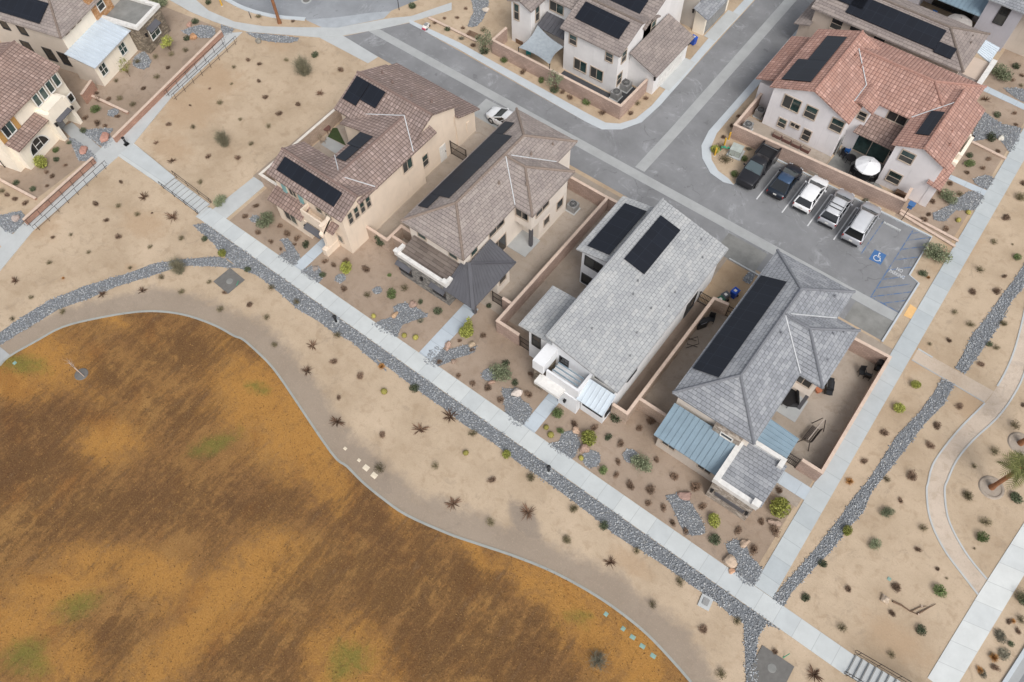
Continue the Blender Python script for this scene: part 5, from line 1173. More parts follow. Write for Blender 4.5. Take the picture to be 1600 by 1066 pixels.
def symbol(c, s, z, mat, rot=None):
    """wheelchair symbol drawn in strokes"""
    m = MB(); cx, cy = c
    def stroke(pts, w_):
        pts = [Vector((cx + p[0]*s, cy + p[1]*s)) for p in pts]
        A, B = offset_line(pts, w_*s/2), offset_line(pts, -w_*s/2)
        for i in range(len(pts)-1): m.face([(*B[i], z), (*B[i+1], z), (*A[i+1], z), (*A[i], z)])
    m.face([(cx + (.0 + .075*math.cos(k*math.pi/6))*s - .04*s, cy + (.42 + .075*math.sin(k*math.pi/6))*s, z) for k in range(12)])
    stroke([(-.04, .32), (-.01, .02), (.20, .02), (.30, -.26), (.38, -.23)], .075); stroke([(-.02, .16), (.16, .16)], .06)
    stroke([(-.13 + .0, .12)] + [(.0 + .27*math.cos(a), -.13 + .27*math.sin(a)) for a in [R(x) for x in range(125, 345, 18)]], .06)
    return m
tag(symbol((-.1, 54.15), 1.15, .024, None).build('wheelchair_symbol', M['paint_white']), kind='structure')
o = org(thing('wheel_stop', 'pale concrete wheel stop at the head of the disabled bay', 'wheel stop', (-.55, 58.2, 0)), (0, 0, 0)); m = MB(); m.box(-.85, .85, -.09, .09, .01, .12); m.box(-.83, .83, -.06, .06, .12, .15); part(m, o, 'bar', M['concrete'])
for sx in (-.6, .6): m = MB(); m.lathe((sx, 0, .15), [(.03, 0), (.03, .01)], 8); part(m, o, 'bolt', M['black_metal'])
o = org(thing('parking_sign', 'blue disabled parking sign on a thin post beyond the wall end', 'sign', (-.15, 59.5, 0)), (0, 0, 0))
m = MB(); m.tube([(0, 0, 0), (0, 0, 2.35)], .035, 6); part(m, o, 'post', M['brown_metal']); m = MB(); m.box(-.22, .22, -.06, -.04, 1.75, 2.4); sg = part(m, o, 'sign_plate', M['paint_blue'])
m = MB(); m.box(-.3, .3, -.3, .3, 2.4, 2.43); m.box(-.22, .22, .04, .06, 1.75, 2.4)
o2 = m.build('sign_plate', M['paint_blue'], None); o2.parent = o
yp = sheet('tactile_pad', [(4.42, 49.65), (5.33, 49.72), (5.25, 51.0), (4.4, 51.1)], .03, M['pad_yellow'], .03)

# ------------------------------------------------------------------ bins, units, furniture
def wheelie(label, p, rz, c, lid=True):
    o = org(thing('wheelie_bin', label, 'bin', (p[0], p[1], 0), rz), (0, 0, 0)); k = plain('bin_' + c[1:], c, .45, .4, 0, .06)
    m = MB(); secs = [[Vector((sx*w_, sy*d, z)) for sx, sy in ((-1, -1), (1, -1), (1, 1), (-1, 1))] for w_, d, z in ((.24, .26, .08), (.29, .33, .92))]; loft(m, secs); part(m, o, 'body', k)
    m = MB(); secs = [[Vector((sx*w_, sy*d + .02, z)) for sx, sy in ((-1, -1), (1, -1), (1, 1), (-1, 1))] for w_, d, z in ((.31, .36, .93), (.30, .35, .97), (.24, .28, 1.02))]; loft(m, secs); l_ = part(m, o, 'lid', k)
    m = MB(); m.box(-.13, .13, -.14, .10, 1.022, 1.026); q = m.build('sticker', M['frame_white'], None); q.parent = l_
    for s in (-1, 1): m = MB(); m.tube([(s*.24, .27, .12), (s*.31, .27, .12)], .12, 10); part(m, o, 'wheel', M['tyre'])
    m = MB(); m.tube([(-.26, .37, .9), (.26, .37, .9)], .02, 6); part(m, o, 'handle', k)
wheelie('bright blue bin standing alone on the tan soil behind the white house', P(1149, 455, .9), R(-10), '#1d50b4'); wheelie('dark grey bin in the middle of the three bins', P(1134, 461, .9), R(-20), '#55585c'); wheelie('green bin half hidden behind the wall end', P(1126, 468, .9), R(-20), '#2f5e4c')
wheelie('blue bin beside the low garage across the street', P(1084, 61, .7), R(80), '#1f4fb0')
def ac_unit(label, p, s=.45, z0=0.0):
    o = org(thing('air_conditioner', label, 'air conditioner', (p[0], p[1], z0)), (0, 0, 0)); m = MB(); m.box(-s, s, -s, s, .06, .85)
    part(m, o, 'casing', M['trim_grey']); m = MB(); m.box(-s - .1, s + .1, -s - .1, s + .1, 0, .06); part(m, o, 'base_slab', M['concrete'])
    m = MB(); m.lathe((0, 0, .85), [(s*.88, 0), (s*.86, .03), (s*.1, .04)], 20); part(m, o, 'fan_grille', M['black_metal'])
    m = MB()
    for k in range(6): a = k*math.pi/6; m.bar((-s*.86*math.cos(a), -s*.86*math.sin(a), .90), (s*.86*math.cos(a), s*.86*math.sin(a), .90), .02, .012)
    for r in (.45, .8):
        for k in range(20): a, b_ = 2*math.pi*k/20, 2*math.pi*(k+1)/20; m.bar((s*r*math.cos(a), s*r*math.sin(a), .905), (s*r*math.cos(b_), s*r*math.sin(b_), .905), .02, .012)
    part(m, o, 'grille_wire', M['trim_grey'])
ac_unit('grey air conditioner beside the cream house in its right hand yard', (-26.0, 41.9)); ac_unit('air conditioner nearest the wall corner of the yard across the street', P(*zc(1035, 455), .9)); ac_unit('air conditioner against the garage wall across the street', P(*zc(1082, 410), .9), .5)
ac_unit("air conditioner in the side yard left of the red roofed house", P(1169.5, 194, 1.25), .42, z0=.45); ac_unit('air conditioner by the house wall left of the red roofed house', P(1189, 171, .85), .42); pass
def chair(label, x, y, rz, mat, group):
    o = org(thing('garden_chair', label, 'chair', (x, y, 0), rz, group), (0, 0, 0)); m = MB(); m.box(-.25, .25, -.25, .25, .40, .45); part(m, o, 'seat', mat); m = MB(); m.obox((0, .26, .72), (.25, 0, 0), (0, .025, 0), (0, .06, .28)); part(m, o, 'backrest', mat)
    for sx in (-.22, .22):
        for sy in (-.22, .22): m = MB(); m.bar((sx, sy, 0), (sx, sy, .4), .04, .04); part(m, o, 'leg', mat)
        m = MB(); m.bar((sx*1.15, -.22, .62), (sx*1.15, .28, .64), .05, .04); part(m, o, 'armrest', mat)
def table(label, x, y, mat, r=.6):
    o = org(thing('garden_table', label, 'table', (x, y, 0)), (0, 0, 0)); m = MB(); m.lathe((0, 0, .70), [(r, 0), (r, .04)], 20); part(m, o, 'table_top', mat)
    for k in range(4): a = R(45 + 90*k); m = MB(); m.tube([(r*.7*math.cos(a), r*.7*math.sin(a), 0), (r*.6*math.cos(a), r*.6*math.sin(a), .7)], .03, 6); part(m, o, 'leg', mat)
def parasol(label, p, r, hgt, mat, name='parasol'):
    o = org(thing(name, label, 'parasol', (p[0], p[1], 0)), (0, 0, 0)); m = MB(); m.lathe((0, 0, 0), [(.28, 0), (.25, .1), (.05, .14)], 12); part(m, o, 'base', M['black_metal']); m = MB(); m.tube([(0, 0, .1), (0, 0, hgt + .1)], .03, 6); part(m, o, 'pole', M['brown_metal'])
    m = MB(); K = 8
    for k in range(K):
        a, b_ = 2*math.pi*k/K, 2*math.pi*(k+1)/K; f = lambda rr, t_, z: (rr*math.cos(t_), rr*math.sin(t_), z); mid = (a+b_)/2
        for (r0, z0, r1, z1) in ((.04, hgt, r*.55, hgt - .22), (r*.55, hgt - .22, r, hgt - .50)):
            m.face([f(r0, a, z0), f(r1, a, z1), f(r1*.965, mid, z1 - .02), f(r0*.965, mid, z0 - .02)]); m.face([f(r0*.965, mid, z0 - .02), f(r1*.965, mid, z1 - .02), f(r1, b_, z1), f(r0, b_, z0)])
        m.face([f(r, a, hgt - .50), f(r, a, hgt - .62), f(r*.965, mid, hgt - .64), f(r*.965, mid, hgt - .52)]); m.face([f(r*.965, mid, hgt - .52), f(r*.965, mid, hgt - .64), f(r, b_, hgt - .62), f(r, b_, hgt - .50)])
    part(m, o, 'canopy', mat)
    for k in range(K): a = 2*math.pi*k/K; m = MB(); m.bar((0, 0, hgt - .02), (r*.99*math.cos(a), r*.99*math.sin(a), hgt - .50), .02, .02); part(m, o, 'rib', M['brown_metal'])
p = P(1357, 257, 2.3); parasol('white octagonal parasol over the patio of the red roofed house', p, 1.22, 2.7, M['stucco_white'])
table('dark round table under the white parasol', p.x, p.y, M['black_metal'], .7)
for k in range(5):
    a = R(20 + 72*k); chair('dark chair round the table under the white parasol', p.x + 1.05*math.cos(a), p.y + 1.05*math.sin(a), a - math.pi/2, M['black_metal'], 'chairs under the white parasol')
p2 = P(1326, 254); table('small dark round table left of the white parasol', p2.x, p2.y, M['black_metal'], .5); chair('blue garden chair by the sliding door behind the long wall', *P(1321, 240).to_2d(), R(200), plain('plastic_blue', '#2d63a8', .5), None); chair('dark chair beside the small table left of the parasol', p2.x - .8, p2.y + .3, R(70), M['black_metal'], None)
p = P(1501, 31, 2.4); parasol('grey parasol half hidden behind the brown hip roof', p, 1.4, 2.6, plain('canvas_grey', '#a39e9a', .9)); chair('blue chair under the porch at the top right corner', -9.4, 88.6, R(180), M['plastic_blue'], None)
for k in range(4):
    m = MB(); q0 = -14.6 + 1.05*k; o = org(thing('planter_box', ['leftmost', 'second from left', 'third from left', 'rightmost'][k] + ' of four low brown planters behind the long block wall', 'planter', (q0, 61.5, .45), 0), (0, 0, 0))
    m.box(-.45, .45, -.22, .22, 0, .35); part(m, o, 'box', M['door_maroon']); m = MB(); m.box(-.40, .40, -.17, .17, .35, .37); part(m, o, 'soil', M['dirt_dark'])
# yard of the grey hip roof house
o = org(thing('swing_bench', 'garden swing bench with slatted seat in the right hand yard', 'swing bench', (3.2, 34.2, 0), R(-95)), (0, 0, 0))
for s in (-1.15, 1.15):
    for d in (-.55, .55): m = MB(); m.tube([(s, d, 0), (s, d*.25, 1.65)], .035, 6); part(m, o, 'leg', M['brown_metal'])
    m = MB(); m.bar((s*.7, -.1, .45), (s*.7, 0, 1.65), .02, .02); part(m, o, 'chain', M['black_metal'])
m = MB(); m.tube([(-1.25, 0, 1.68), (1.25, 0, 1.68)], .04, 6); part(m, o, 'top_bar', M['trim_taupe']); m = MB()
for k in range(6): m.box(-.8, .8, -.4 + .1*k, -.33 + .1*k, .43, .46)
part(m, o, 'seat', M['brown_metal']); m = MB()
for k in range(5): m.obox((0, .24 + .03*k, .55 + .1*k), (.8, 0, 0), (0, .012, 0), (0, .01, .035))
part(m, o, 'backrest', M['brown_metal'])
def barbecue(label, p, rz, w_=.6):
    o = org(thing('barbecue', label, 'barbecue', (p[0], p[1], 0), rz), (0, 0, 0)); m = MB(); m.box(-w_, w_, -.28, .28, .1, .82); part(m, o, 'cabinet', M['black_metal']); m = MB(); K = 8
    for k in range(K):
        a, b_ = math.pi*k/K, math.pi*(k+1)/K; m.face([(-w_*.8, .3*math.cos(a), .85 + .3*math.sin(a)), (w_*.8, .3*math.cos(a), .85 + .3*math.sin(a)), (w_*.8, .3*math.cos(b_), .85 + .3*math.sin(b_)), (-w_*.8, .3*math.cos(b_), .85 + .3*math.sin(b_))])
    for s in (-1, 1): m.face([(s*w_*.8, .3*math.cos(math.pi*k/K), .85 + .3*math.sin(math.pi*k/K)) for k in range(K+1)][::s])
    part(m, o, 'hood', M['dark_plastic']); m = MB(); m.tube([(-w_*.6, -.32, 1.02), (w_*.6, -.32, 1.02)], .02, 6); part(m, o, 'handle', M['chrome']); m = MB(); m.box(w_, w_ + .35, -.25, .25, .78, .83); m.box(-w_ - .3, -w_, -.25, .25, .78, .83); part(m, o, 'side_shelf', M['dark_plastic'])
barbecue('black barbecue against the east wall of the right hand yard', P(1377, 566, .7), R(-80)); barbecue('black barbecue under the corner of the grey hip roof', P(1297, 604, .7), R(-70), .5)
for k, (px, py) in enumerate(((1347, 582), (1356, 587))): chair(('left' if k == 0 else 'right') + ' one of two black chairs in the right hand yard', *P(px, py, .4).to_2d(), R(30 + 160*k), M['black_metal'], None)
table('small dark side table on the patio of the grey hip roof house', .2, 35.6, M['black_metal'], .5)
p = P(1236, 614); o = org(thing('spa_stand_in', 'dark sofa shape in place of a covered spa under the patio eave', 'sofa', (p.x + .1, p.y - .3, 0), R(-60)), (0, 0, 0)); m = MB(); m.box(-.9, .9, -.35, .35, .1, .42); part(m, o, 'seat', M['dark_plastic']); m = MB(); m.box(-.9, .9, .35, .5, .1, .8); part(m, o, 'backrest', M['dark_plastic'])  # sofa shape added as a stand-in for a covered spa
for s in (-1, 1): m = MB(); m.box(s*.98 - .08, s*.98 + .08, -.35, .5, .1, .6); part(m, o, 'armrest', M['dark_plastic'])
t = plain('terracotta', '#a86a4c', .85)
o = org(thing('plant_pot', 'terracotta pot at the corner of the grey hip roof', 'pot', (*P(1279, 610, .3).to_2d(), 0)), (0, 0, 0)); m = MB(); m.lathe((0, 0, 0), [(.16, 0), (.25, .4), (.28, .4), (.28, .46), (.23, .46)], 14); part(m, o, 'pot', M['terracotta']); m = MB(); m.lathe((0, 0, .4), [(.23, 0), (.22, .03)], 14); part(m, o, 'soil', M['dirt_dark'])
# alley left of the grey hip roof: folded rack and bench
def rack(label, p, rz, hgt=1.2):
    o = org(thing('drying_rack', label, 'rack', (p[0], p[1], 0), rz), (0, 0, 0))
    for s in (-.35, .35): m = MB(); m.bar((-.5, s, 0), (.5, s, hgt*.55), .04, .04); m.bar((.5, s*.9, 0), (-.5, s*.9, hgt*.55), .04, .04); part(m, o, 'leg', M['brown_metal'])
    m = MB()
    for k in range(3): m.bar((-.5, -.4, hgt*.55 - .1*k*0), (-.5, .4, hgt*.55), .03, .03)
    m.bar((.5, -.4, hgt*.55), (.5, .4, hgt*.55), .03, .03); part(m, o, 'rail', M['brown_metal'])
rack('dark folding rack standing in the alley beside the grey hip roof', P(1080, 538), R(40)); barbecue('dark covered grill against the alley wall beside the grey hip roof', P(1096, 505, .6), R(60), .45); chair('dark chair behind the bins wall in the alley', -8.9, 38.9, R(20), M['black_metal'], None)
# courtyard of the beige house
chair('pale garden chair in the courtyard of the beige house', *P(506, 222).to_2d(), R(120), plain('rattan', '#a08f7d', .8), None); table('low brown table in the courtyard of the beige house', *P(513, 208).to_2d(), M['door_maroon'], .4)
sheet('courtyard_turf', [P(*p).to_2d() for p in [(527, 200), (541, 228), (512, 214), (520, 200)]], .012, plain('turf', '#3c4a2c', .95)); sheet('courtyard_slab', [P(*p).to_2d() for p in [(512, 214), (541, 230), (524, 240), (502, 226)]], .012, M['concrete_grey'])
# shade sail across the street
o = org(thing('shade_sail', 'grey shade sail stretched over the yard across the street', 'shade sail', (-40, 56.5, 0)), (-40, 56.5, 0))
c4 = [P(*zc(545, 238), 2.4), P(*zc(700, 322), 2.4), P(*zc(772, 235), 2.7), P(*zc(640, 125), 3.0)]; m = MB(); N = 10; g2 = []
for i in range(N+1):
    for j in range(N+1):
        u, v = i/N, j/N; p = (c4[0].lerp(c4[1], u)).lerp(c4[3].lerp(c4[2], u), v); k = 1 - .16*(1 - (2*u-1)**2)*0
        cc_ = (c4[0]+c4[1]+c4[2]+c4[3])/4; pull = .14*((1-(2*u-1)**2)*(2*v-1)**4 + (1-(2*v-1)**2)*(2*u-1)**4); p = p.lerp(cc_, pull); p.z -= .25*(1-(2*u-1)**2)*(1-(2*v-1)**2); g2.append(p)
for i in range(N):
    for j in range(N): m.face([g2[i*(N+1)+j], g2[(i+1)*(N+1)+j], g2[(i+1)*(N+1)+j+1], g2[i*(N+1)+j+1]])
part(m, o, 'sail_cloth', plain('sail', '#98a0a6', .8), smooth=True)
for c in c4[:2]: m = MB(); m.tube([(c.x, c.y, 0), (c.x, c.y, c.z + .05)], .05, 8); part(m, o, 'post', M['black_metal'])
chair('teal chair in the shade of the grey sail', *P(*zc(595, 262), .5).to_2d(), R(30), plain('plastic_teal', '#2e8f8a', .5), None)
def pallet(label, p, rz):
    o = org(thing('wooden_crate', label, 'crate', (p[0], p[1], 0), rz), (0, 0, 0)); m = MB()
    for k in range(5): m.box(-.5, .5, -.4 + .2*k - .08, -.4 + .2*k + .08, .5, .53)
    for k in range(5): m.box(-.5, .5, -.45, -.42, .02 + .1*k, .1 + .1*k)
    part(m, o, 'boards', plain('wood', '#7d6552', .85)); m = MB()
    for sx in (-.47, .47): m.box(sx - .03, sx + .03, -.42, .42, 0, .5)
    part(m, o, 'frame', M['wood'])
pallet('wooden crate behind the wall left of the shade sail', P(*zc(560, 200), .3), 0)
sheet('gravel_court', [(-37.8, 54.7), (-29.2, 54.7), (-29.1, 59.3), (-31.4, 59.3), (-31.4, 57.0), (-37.8, 57.0)], .010, plain('gravel_dark', '#4a4b4e', .9, .2, 0, .3, 8.0))
sheet('patio_slab', [(-9, 60.6), (-1.3, 60.8), (-4, 62.5), (-4, 64.9), (-8.8, 64.9)], .010, M['concrete_stain'])
pallet('ochre wooden box beside the red roofed house', P(1410, 298, .5), R(5))
# pale bench by the planted strip
o = org(thing('slatted_bench', 'low slatted bench on the planted strip across the street', 'bench', (*P(*zt(1330, 720), .3).to_2d(), 0), R(5)), (0, 0, 0))
for k in range(5): m = MB(); m.box(-.75, .75, -.36 + .15*k, -.29 + .15*k, .34, .39); part(m, o, 'slat', M['wood'])
for s in (-.6, .6): m = MB(); m.box(s - .05, s + .05, -.36, .36, 0, .34); part(m, o, 'leg', M['brown_metal'])
o = org(thing('ride_on_toy', 'small white and pink ride on toy at the kerb of the street', 'toy', (*P(*zt(350, 560), .15).to_2d(), .05), R(10)), (0, 0, 0)); m = MB(); secs = [[Vector((sx*w_, y_, z)) for sx, z in ((-1, .12), (1, .12), (1, zt_), (-1, zt_))] for y_, w_, zt_ in ((-.5, .2, .3), (-.3, .26, .42), (.2, .26, .40), (.5, .18, .28))]; loft(m, secs); part(m, o, 'body', M['frame_white']); m = MB(); m.box(-.22, .22, -.62, -.48, .1, .28); part(m, o, 'bumper', plain('pink', '#c0566a', .6)); m = MB(); m.box(-.18, .18, -.25, .15, .42, .52); part(m, o, 'seat', M['trim_grey'])
for sx in (-.24, .24):
    for sy in (-.32, .32): m = MB(); m.tube([(sx - .05, sy, .11), (sx + .05, sy, .11)], .11, 8); part(m, o, 'wheel', M['tyre'])
# utilities
o = org(thing('transformer_box', 'grey green utility cabinet on a slab at the corner bed', 'utility box', (*P(*zd(392, 200), .4).to_2d(), 0), R(8)), (0, 0, 0)); m = MB(); m.box(-.55, .55, -.5, .5, .1, .85); m.box(-.58, .58, -.53, .53, .85, .9); part(m, o, 'cabinet', plain('util', '#a9b0aa', .6)); m = MB(); m.box(-.75, .75, -.7, .75, 0, .1); part(m, o, 'slab', M['concrete']); m = MB(); m.box(-.02, .02, -.515, -.5, .15, .8); part(m, o, 'door_seam', M['trim_grey'])
def bollard(label, p, hgt=1.0, mat='#d3a63a'):
    o = org(thing('bollard', label, 'bollard', (p[0], p[1], 0)), (0, 0, 0)); m = MB(); m.lathe((0, 0, 0), [(.09, 0), (.09, hgt), (.07, hgt + .06), (.02, hgt + .08)], 10); part(m, o, 'post', plain('yellow_post', mat, .6) if 'yellow_post' not in M else M['yellow_post']); m = MB(); m.lathe((0, 0, 0), [(.15, 0), (.12, .03)], 10); part(m, o, 'base', M['concrete'])
bollard('yellow bollard nearest the long wall at the corner bed', P(*zd(355, 118), .5)); bollard('yellow bollard between the green pipes and the wall', P(*zd(330, 150), .5)); bollard('yellow bollard nearest the kerb at the corner bed', P(*zd(278, 205), .5)); bollard('yellow post beside the curved pavement at the top left', P(*za(925, 25)), .8)
o = org(thing('backflow_pipe', 'green water pipe loop beside the utility cabinet', 'pipe', (*P(*zd(335, 190), .3).to_2d(), 0), R(20)), (0, 0, 0)); m = MB(); m.tube([(-.5, 0, 0), (-.5, 0, .5), (.5, 0, .5), (.5, 0, 0)], .06, 8); part(m, o, 'pipe', plain('pipe_green', '#3f9a78', .5))
for s in (-.2, .2): m = MB(); m.lathe((s, 0, .56), [(.04, 0), (.11, .06), (.11, .09)], 10); part(m, o, 'valve_wheel', M['pipe_green'])
def path_light(label, p):
    o = org(thing('path_light', label, 'path light', (p[0], p[1], 0)), (0, 0, 0)); m = MB(); m.lathe((0, 0, 0), [(.11, 0), (.11, .75), (.13, .78)], 10); part(m, o, 'post', M['dark_plastic']); m = MB(); m.lathe((0, 0, .8), [(.09, 0), (.09, .12)], 10); part(m, o, 'lens', M['frame_white']); m = MB(); m.lathe((0, 0, .92), [(.17, 0), (.17, .06), (.05, .1)], 12); part(m, o, 'cap', M['dark_plastic']); m = MB(); m.box(-.25, .25, -.25, .25, 0, .05); part(m, o, 'base', M['concrete'])
path_light('short dark path light where the left pavement meets the steps path', P(*za(528, 602))); path_light('short dark path light in the cobbles nearest the cream house', P(*z2(517, 722))); path_light('short dark path light in the cobbles below the white house', P(*z4(203, 555)))
def lid(label, p, wd, dp, mat, rz=0, z=.03, cat='cover', name='valve_cover', group=None):
    o = org(thing(name, label, cat, (p[0], p[1], 0), rz, group), (0, 0, 0)); m = MB(); m.box(-wd/2, wd/2, -dp/2, dp/2, 0, z); part(m, o, 'rim', mat); m = MB(); m.box(-wd*.4, wd*.4, -dp*.4, dp*.4, z, z + .012); part(m, o, 'lid', mat)
tl = plain('teal_lid', '#86a399', .7); wl = plain('pale_lid', '#d9cdb8', .7)
for (q, nm) in (((1118, 800), 'small teal valve cover at the top of the line on the orange grass'), ((1185, 857), 'second small teal valve cover from the top on the orange grass'),): lid(nm, P(*zl(*q)), .3, .3, tl)
for (q, nm) in (((1222, 890), 'upper of the three large teal covers on the orange grass'), ((1260, 925), 'middle one of the three large teal covers on the orange grass'), ((1302, 963), 'lowest of the three large teal covers on the orange grass')): lid(nm, P(*zl(*q)), .40, .30, tl, R(5))
for q, w_, nm in (((140, 501), .28, 'small pale cover farthest left beside the lawn kerb'), ((217, 566), .28, 'small pale cover next to the two larger ones'), ((256, 608), .5, 'upper of the two large pale covers beside the lawn kerb'), ((301, 650), .5, 'lower of the two large pale covers beside the lawn kerb')): lid(nm, P(*z3(*q)), w_, w_*.85, wl)
lid('round teal valve cover alone on the dirt at the lower right', P(*z6(672, 493)), .26, .26, tl); lid('teal valve cover on the green corner of the lawn at the left', P(*z1(82, 950)), .3, .3, tl)
o = org(thing('drain_slab', 'dark square drain slab beside the cobble channel at the bottom right', 'drain', (*P(*z5(728, 995)).to_2d(), 0), R(2)), (0, 0, 0)); m = MB(); m.box(-1.25, 1.25, -1.55, 1.1, 0, .06); part(m, o, 'slab', M['concrete_dark']); m = MB(); m.lathe((0, .1, .06), [(.32, 0), (.30, .015)], 18); part(m, o, 'cover', M['concrete_stain'])
o = org(thing('drain_slab', 'grey square drain slab above the curved cobble channel', 'drain', (*P(*z1(1272, 494)).to_2d(), 0), R(-3)), (0, 0, 0)); m = MB(); m.box(-1.05, 1.05, -1.0, 1.0, 0, .05); part(m, o, 'slab', M['concrete_dark']); m = MB(); m.lathe((.1, 0, .05), [(.32, 0), (.30, .015)], 18); part(m, o, 'cover', M['concrete_stain'])
o = org(thing('meter_slab', 'white concrete block with grey lid beside the cobbles at the bottom', 'meter box', (*P(*z5(363, 622)).to_2d(), 0), R(8)), (0, 0, 0)); m = MB(); m.box(-.44, .44, -.5, .46, 0, .12); part(m, o, 'block', M['concrete']); m = MB(); m.box(-.22, .22, -.26, .24, .16, .19); part(m, o, 'lid', M['trim_grey'])
for q, nm in (((1312, 520), 'green marker stake on the grey drain slab'), ((797, 928), 'green marker stake beside the dark drain slab')):
    zz = z1 if q[0] > 1000 else z5; p = P(*zz(*q)); o = org(thing('marker_stake', nm, 'stake', (p.x, p.y, 0), R(50)), (0, 0, 0)); m = MB(); m.tube([(0, 0, 0), (.35, .1, .5)], .03, 6); part(m, o, 'pole', M['pipe_green']); m = MB(); m.lathe((0, 0, 0), [(.06, 0), (.05, .03)], 8); part(m, o, 'foot', M['pipe_green'])
o = org(thing('manhole', 'round manhole cover in the turning circle at the top', 'manhole', (*P(*zb(830, 2)).to_2d(), 0)), (0, 0, 0)); m = MB(); m.lathe((0, 0, .008), [(.62, 0), (.58, .012)], 24); part(m, o, 'frame', M['concrete_grey']); m = MB(); m.lathe((0, 0, .02), [(.40, 0), (.38, .008)], 20); part(m, o, 'cover', M['concrete_dark'])
def street_post(label, p, hgt): 
    o = org(thing('street_post', label, 'post', (p[0], p[1], 0)), (0, 0, 0)); m = MB(); m.tube([(0, 0, 0), (0, 0, hgt)], .04, 6); part(m, o, 'pole', M['black_metal']); m = MB(); m.box(-.12, .12, -.02, .02, hgt - .3, hgt); part(m, o, 'plate', M['trim_grey'])
street_post('short dark post beside the curved pavement at the top', P(*zb(530, 100)), .9); street_post('thin post at the right end of the turning circle', P(*zb(1335, 55)), 2.0)

# ------------------------------------------------------------------ cobble beds: every stone a small faceted rock
_ico = bmesh.new(); bmesh.ops.create_icosphere(_ico, subdivisions=1, radius=1.0)
IV = np.array([v.co[:] for v in _ico.verts]); IF = np.array([[v.index for v in f.verts] for f in _ico.faces]); _ico.free()
TINTS = np.array([lin(c)[:3] for c in ('#74787d', '#82868a', '#8f9397', '#9fa2a5', '#63676c', '#9a9da0', '#7d7c77', '#8a8781', '#b9bab9', '#646a72', '#868c94', '#bfbebb', '#6c7075', '#787c82', '#5b6067', '#8a8d90', '#7f868e')])
TINTS = TINTS.mean(0) * 1.18 + .55 * (TINTS - TINTS.mean(0))
BEDZ = [.0145]
def fill(name, verts, faces, mats, tint=None, smooth=False, midx=None, vt=True):
    me = bpy.data.meshes.new(name); nv, nf = len(verts), len(faces); k = faces.shape[1]
    me.vertices.add(nv); me.vertices.foreach_set('co', np.asarray(verts, np.float32).ravel())
    me.loops.add(nf * k); me.loops.foreach_set('vertex_index', np.asarray(faces, np.int32).ravel())
    me.polygons.add(nf); me.polygons.foreach_set('loop_start', np.arange(0, nf * k, k, dtype=np.int32))
    for q in mats: me.materials.append(q)
    if midx is not None: me.polygons.foreach_set('material_index', np.asarray(midx, np.int32))
    if smooth: me.polygons.foreach_set('use_smooth', [True] * nf)
    if tint is not None:
        a = me.attributes.new('tint', 'FLOAT_COLOR', 'POINT'); a.data.foreach_set('color', np.concatenate([tint, np.ones((nv, 1))], 1).astype(np.float32).ravel())
    me.update(calc_edges=True); me.validate(); return me
t = NT('dry_grass', .95, .1); t.col(t.acol('tint'))
o = bpy.data.objects.new('dry_grass', fill('dry_grass', TV, np.arange(len(TV)).reshape(-1, 3), [M['dry_grass']], TC)); COL.objects.link(o); tag(o, 'short dry brown grass tufts on the lawn', 'grass', None, 'stuff')
def cobbles(label, poly, dens=92, r=.052, fuzz=.10):
    poly = [Vector(p[:2]) for p in poly]
    xs = [p.x for p in poly]; ys = [p.y for p in poly]
    x0, x1, y0, y1 = min(xs) - fuzz, max(xs) + fuzz, min(ys) - fuzz, max(ys) + fuzz
    n = int((x1-x0) * (y1-y0) * dens); px = RNG.uniform(x0, x1, n); py = RNG.uniform(y0, y1, n)
    ins = inside(px, py, poly); d = seg_dist(px, py, poly + [poly[0]])
    keep = ins | ((d < fuzz) & (RNG.random(n) < .25)); px, py = px[keep], py[keep]; n = len(px)
    s = r * RNG.uniform(.55, 1.5, n); th = RNG.uniform(0, 2*np.pi, n); el = RNG.uniform(.7, 1.3, n)
    V = IV[None] * np.stack([s*el, s/el, s*RNG.uniform(.5, .8, n)], -1)[:, None]
    V = V * (1 + RNG.uniform(-.18, .18, V.shape))
    c, sn = np.cos(th)[:, None], np.sin(th)[:, None]
    vx = V[..., 0]*c - V[..., 1]*sn + px[:, None]; vy = V[..., 0]*sn + V[..., 1]*c + py[:, None]; vz = V[..., 2] + (s*.35)[:, None] + .03 + HG(px, py)[:, None]
    verts = np.stack([vx, vy, vz], -1).reshape(-1, 3); faces = (IF[None] + (np.arange(n) * len(IV))[:, None, None]).reshape(-1, 3)
    ti = TINTS[RNG.integers(0, len(TINTS), n)] * RNG.uniform(.75, 1.25, (n, 1)); ti = np.repeat(ti, len(IV), 0)
    me = fill('cobble_bed', verts, faces, [M['cobble']], np.clip(ti, 0, 1)); o = bpy.data.objects.new('cobble_bed', me); COL.objects.link(o)
    tag(o, label, 'cobble bed', None, 'stuff')
    m = MB(); pts = [tuple(p) for p in poly]
    if sum(pts[i][0]*pts[(i+1) % len(pts)][1] - pts[(i+1) % len(pts)][0]*pts[i][1] for i in range(len(pts))) < 0: pts = pts[::-1]
    BEDZ[0] += .0012; m.face([(p[0], p[1], BEDZ[0]) for p in pts]); b_ = m.build('bed_base', M['cobble_base']); b_.parent = o
PB = lambda zf, pts: W2(pts, zf)
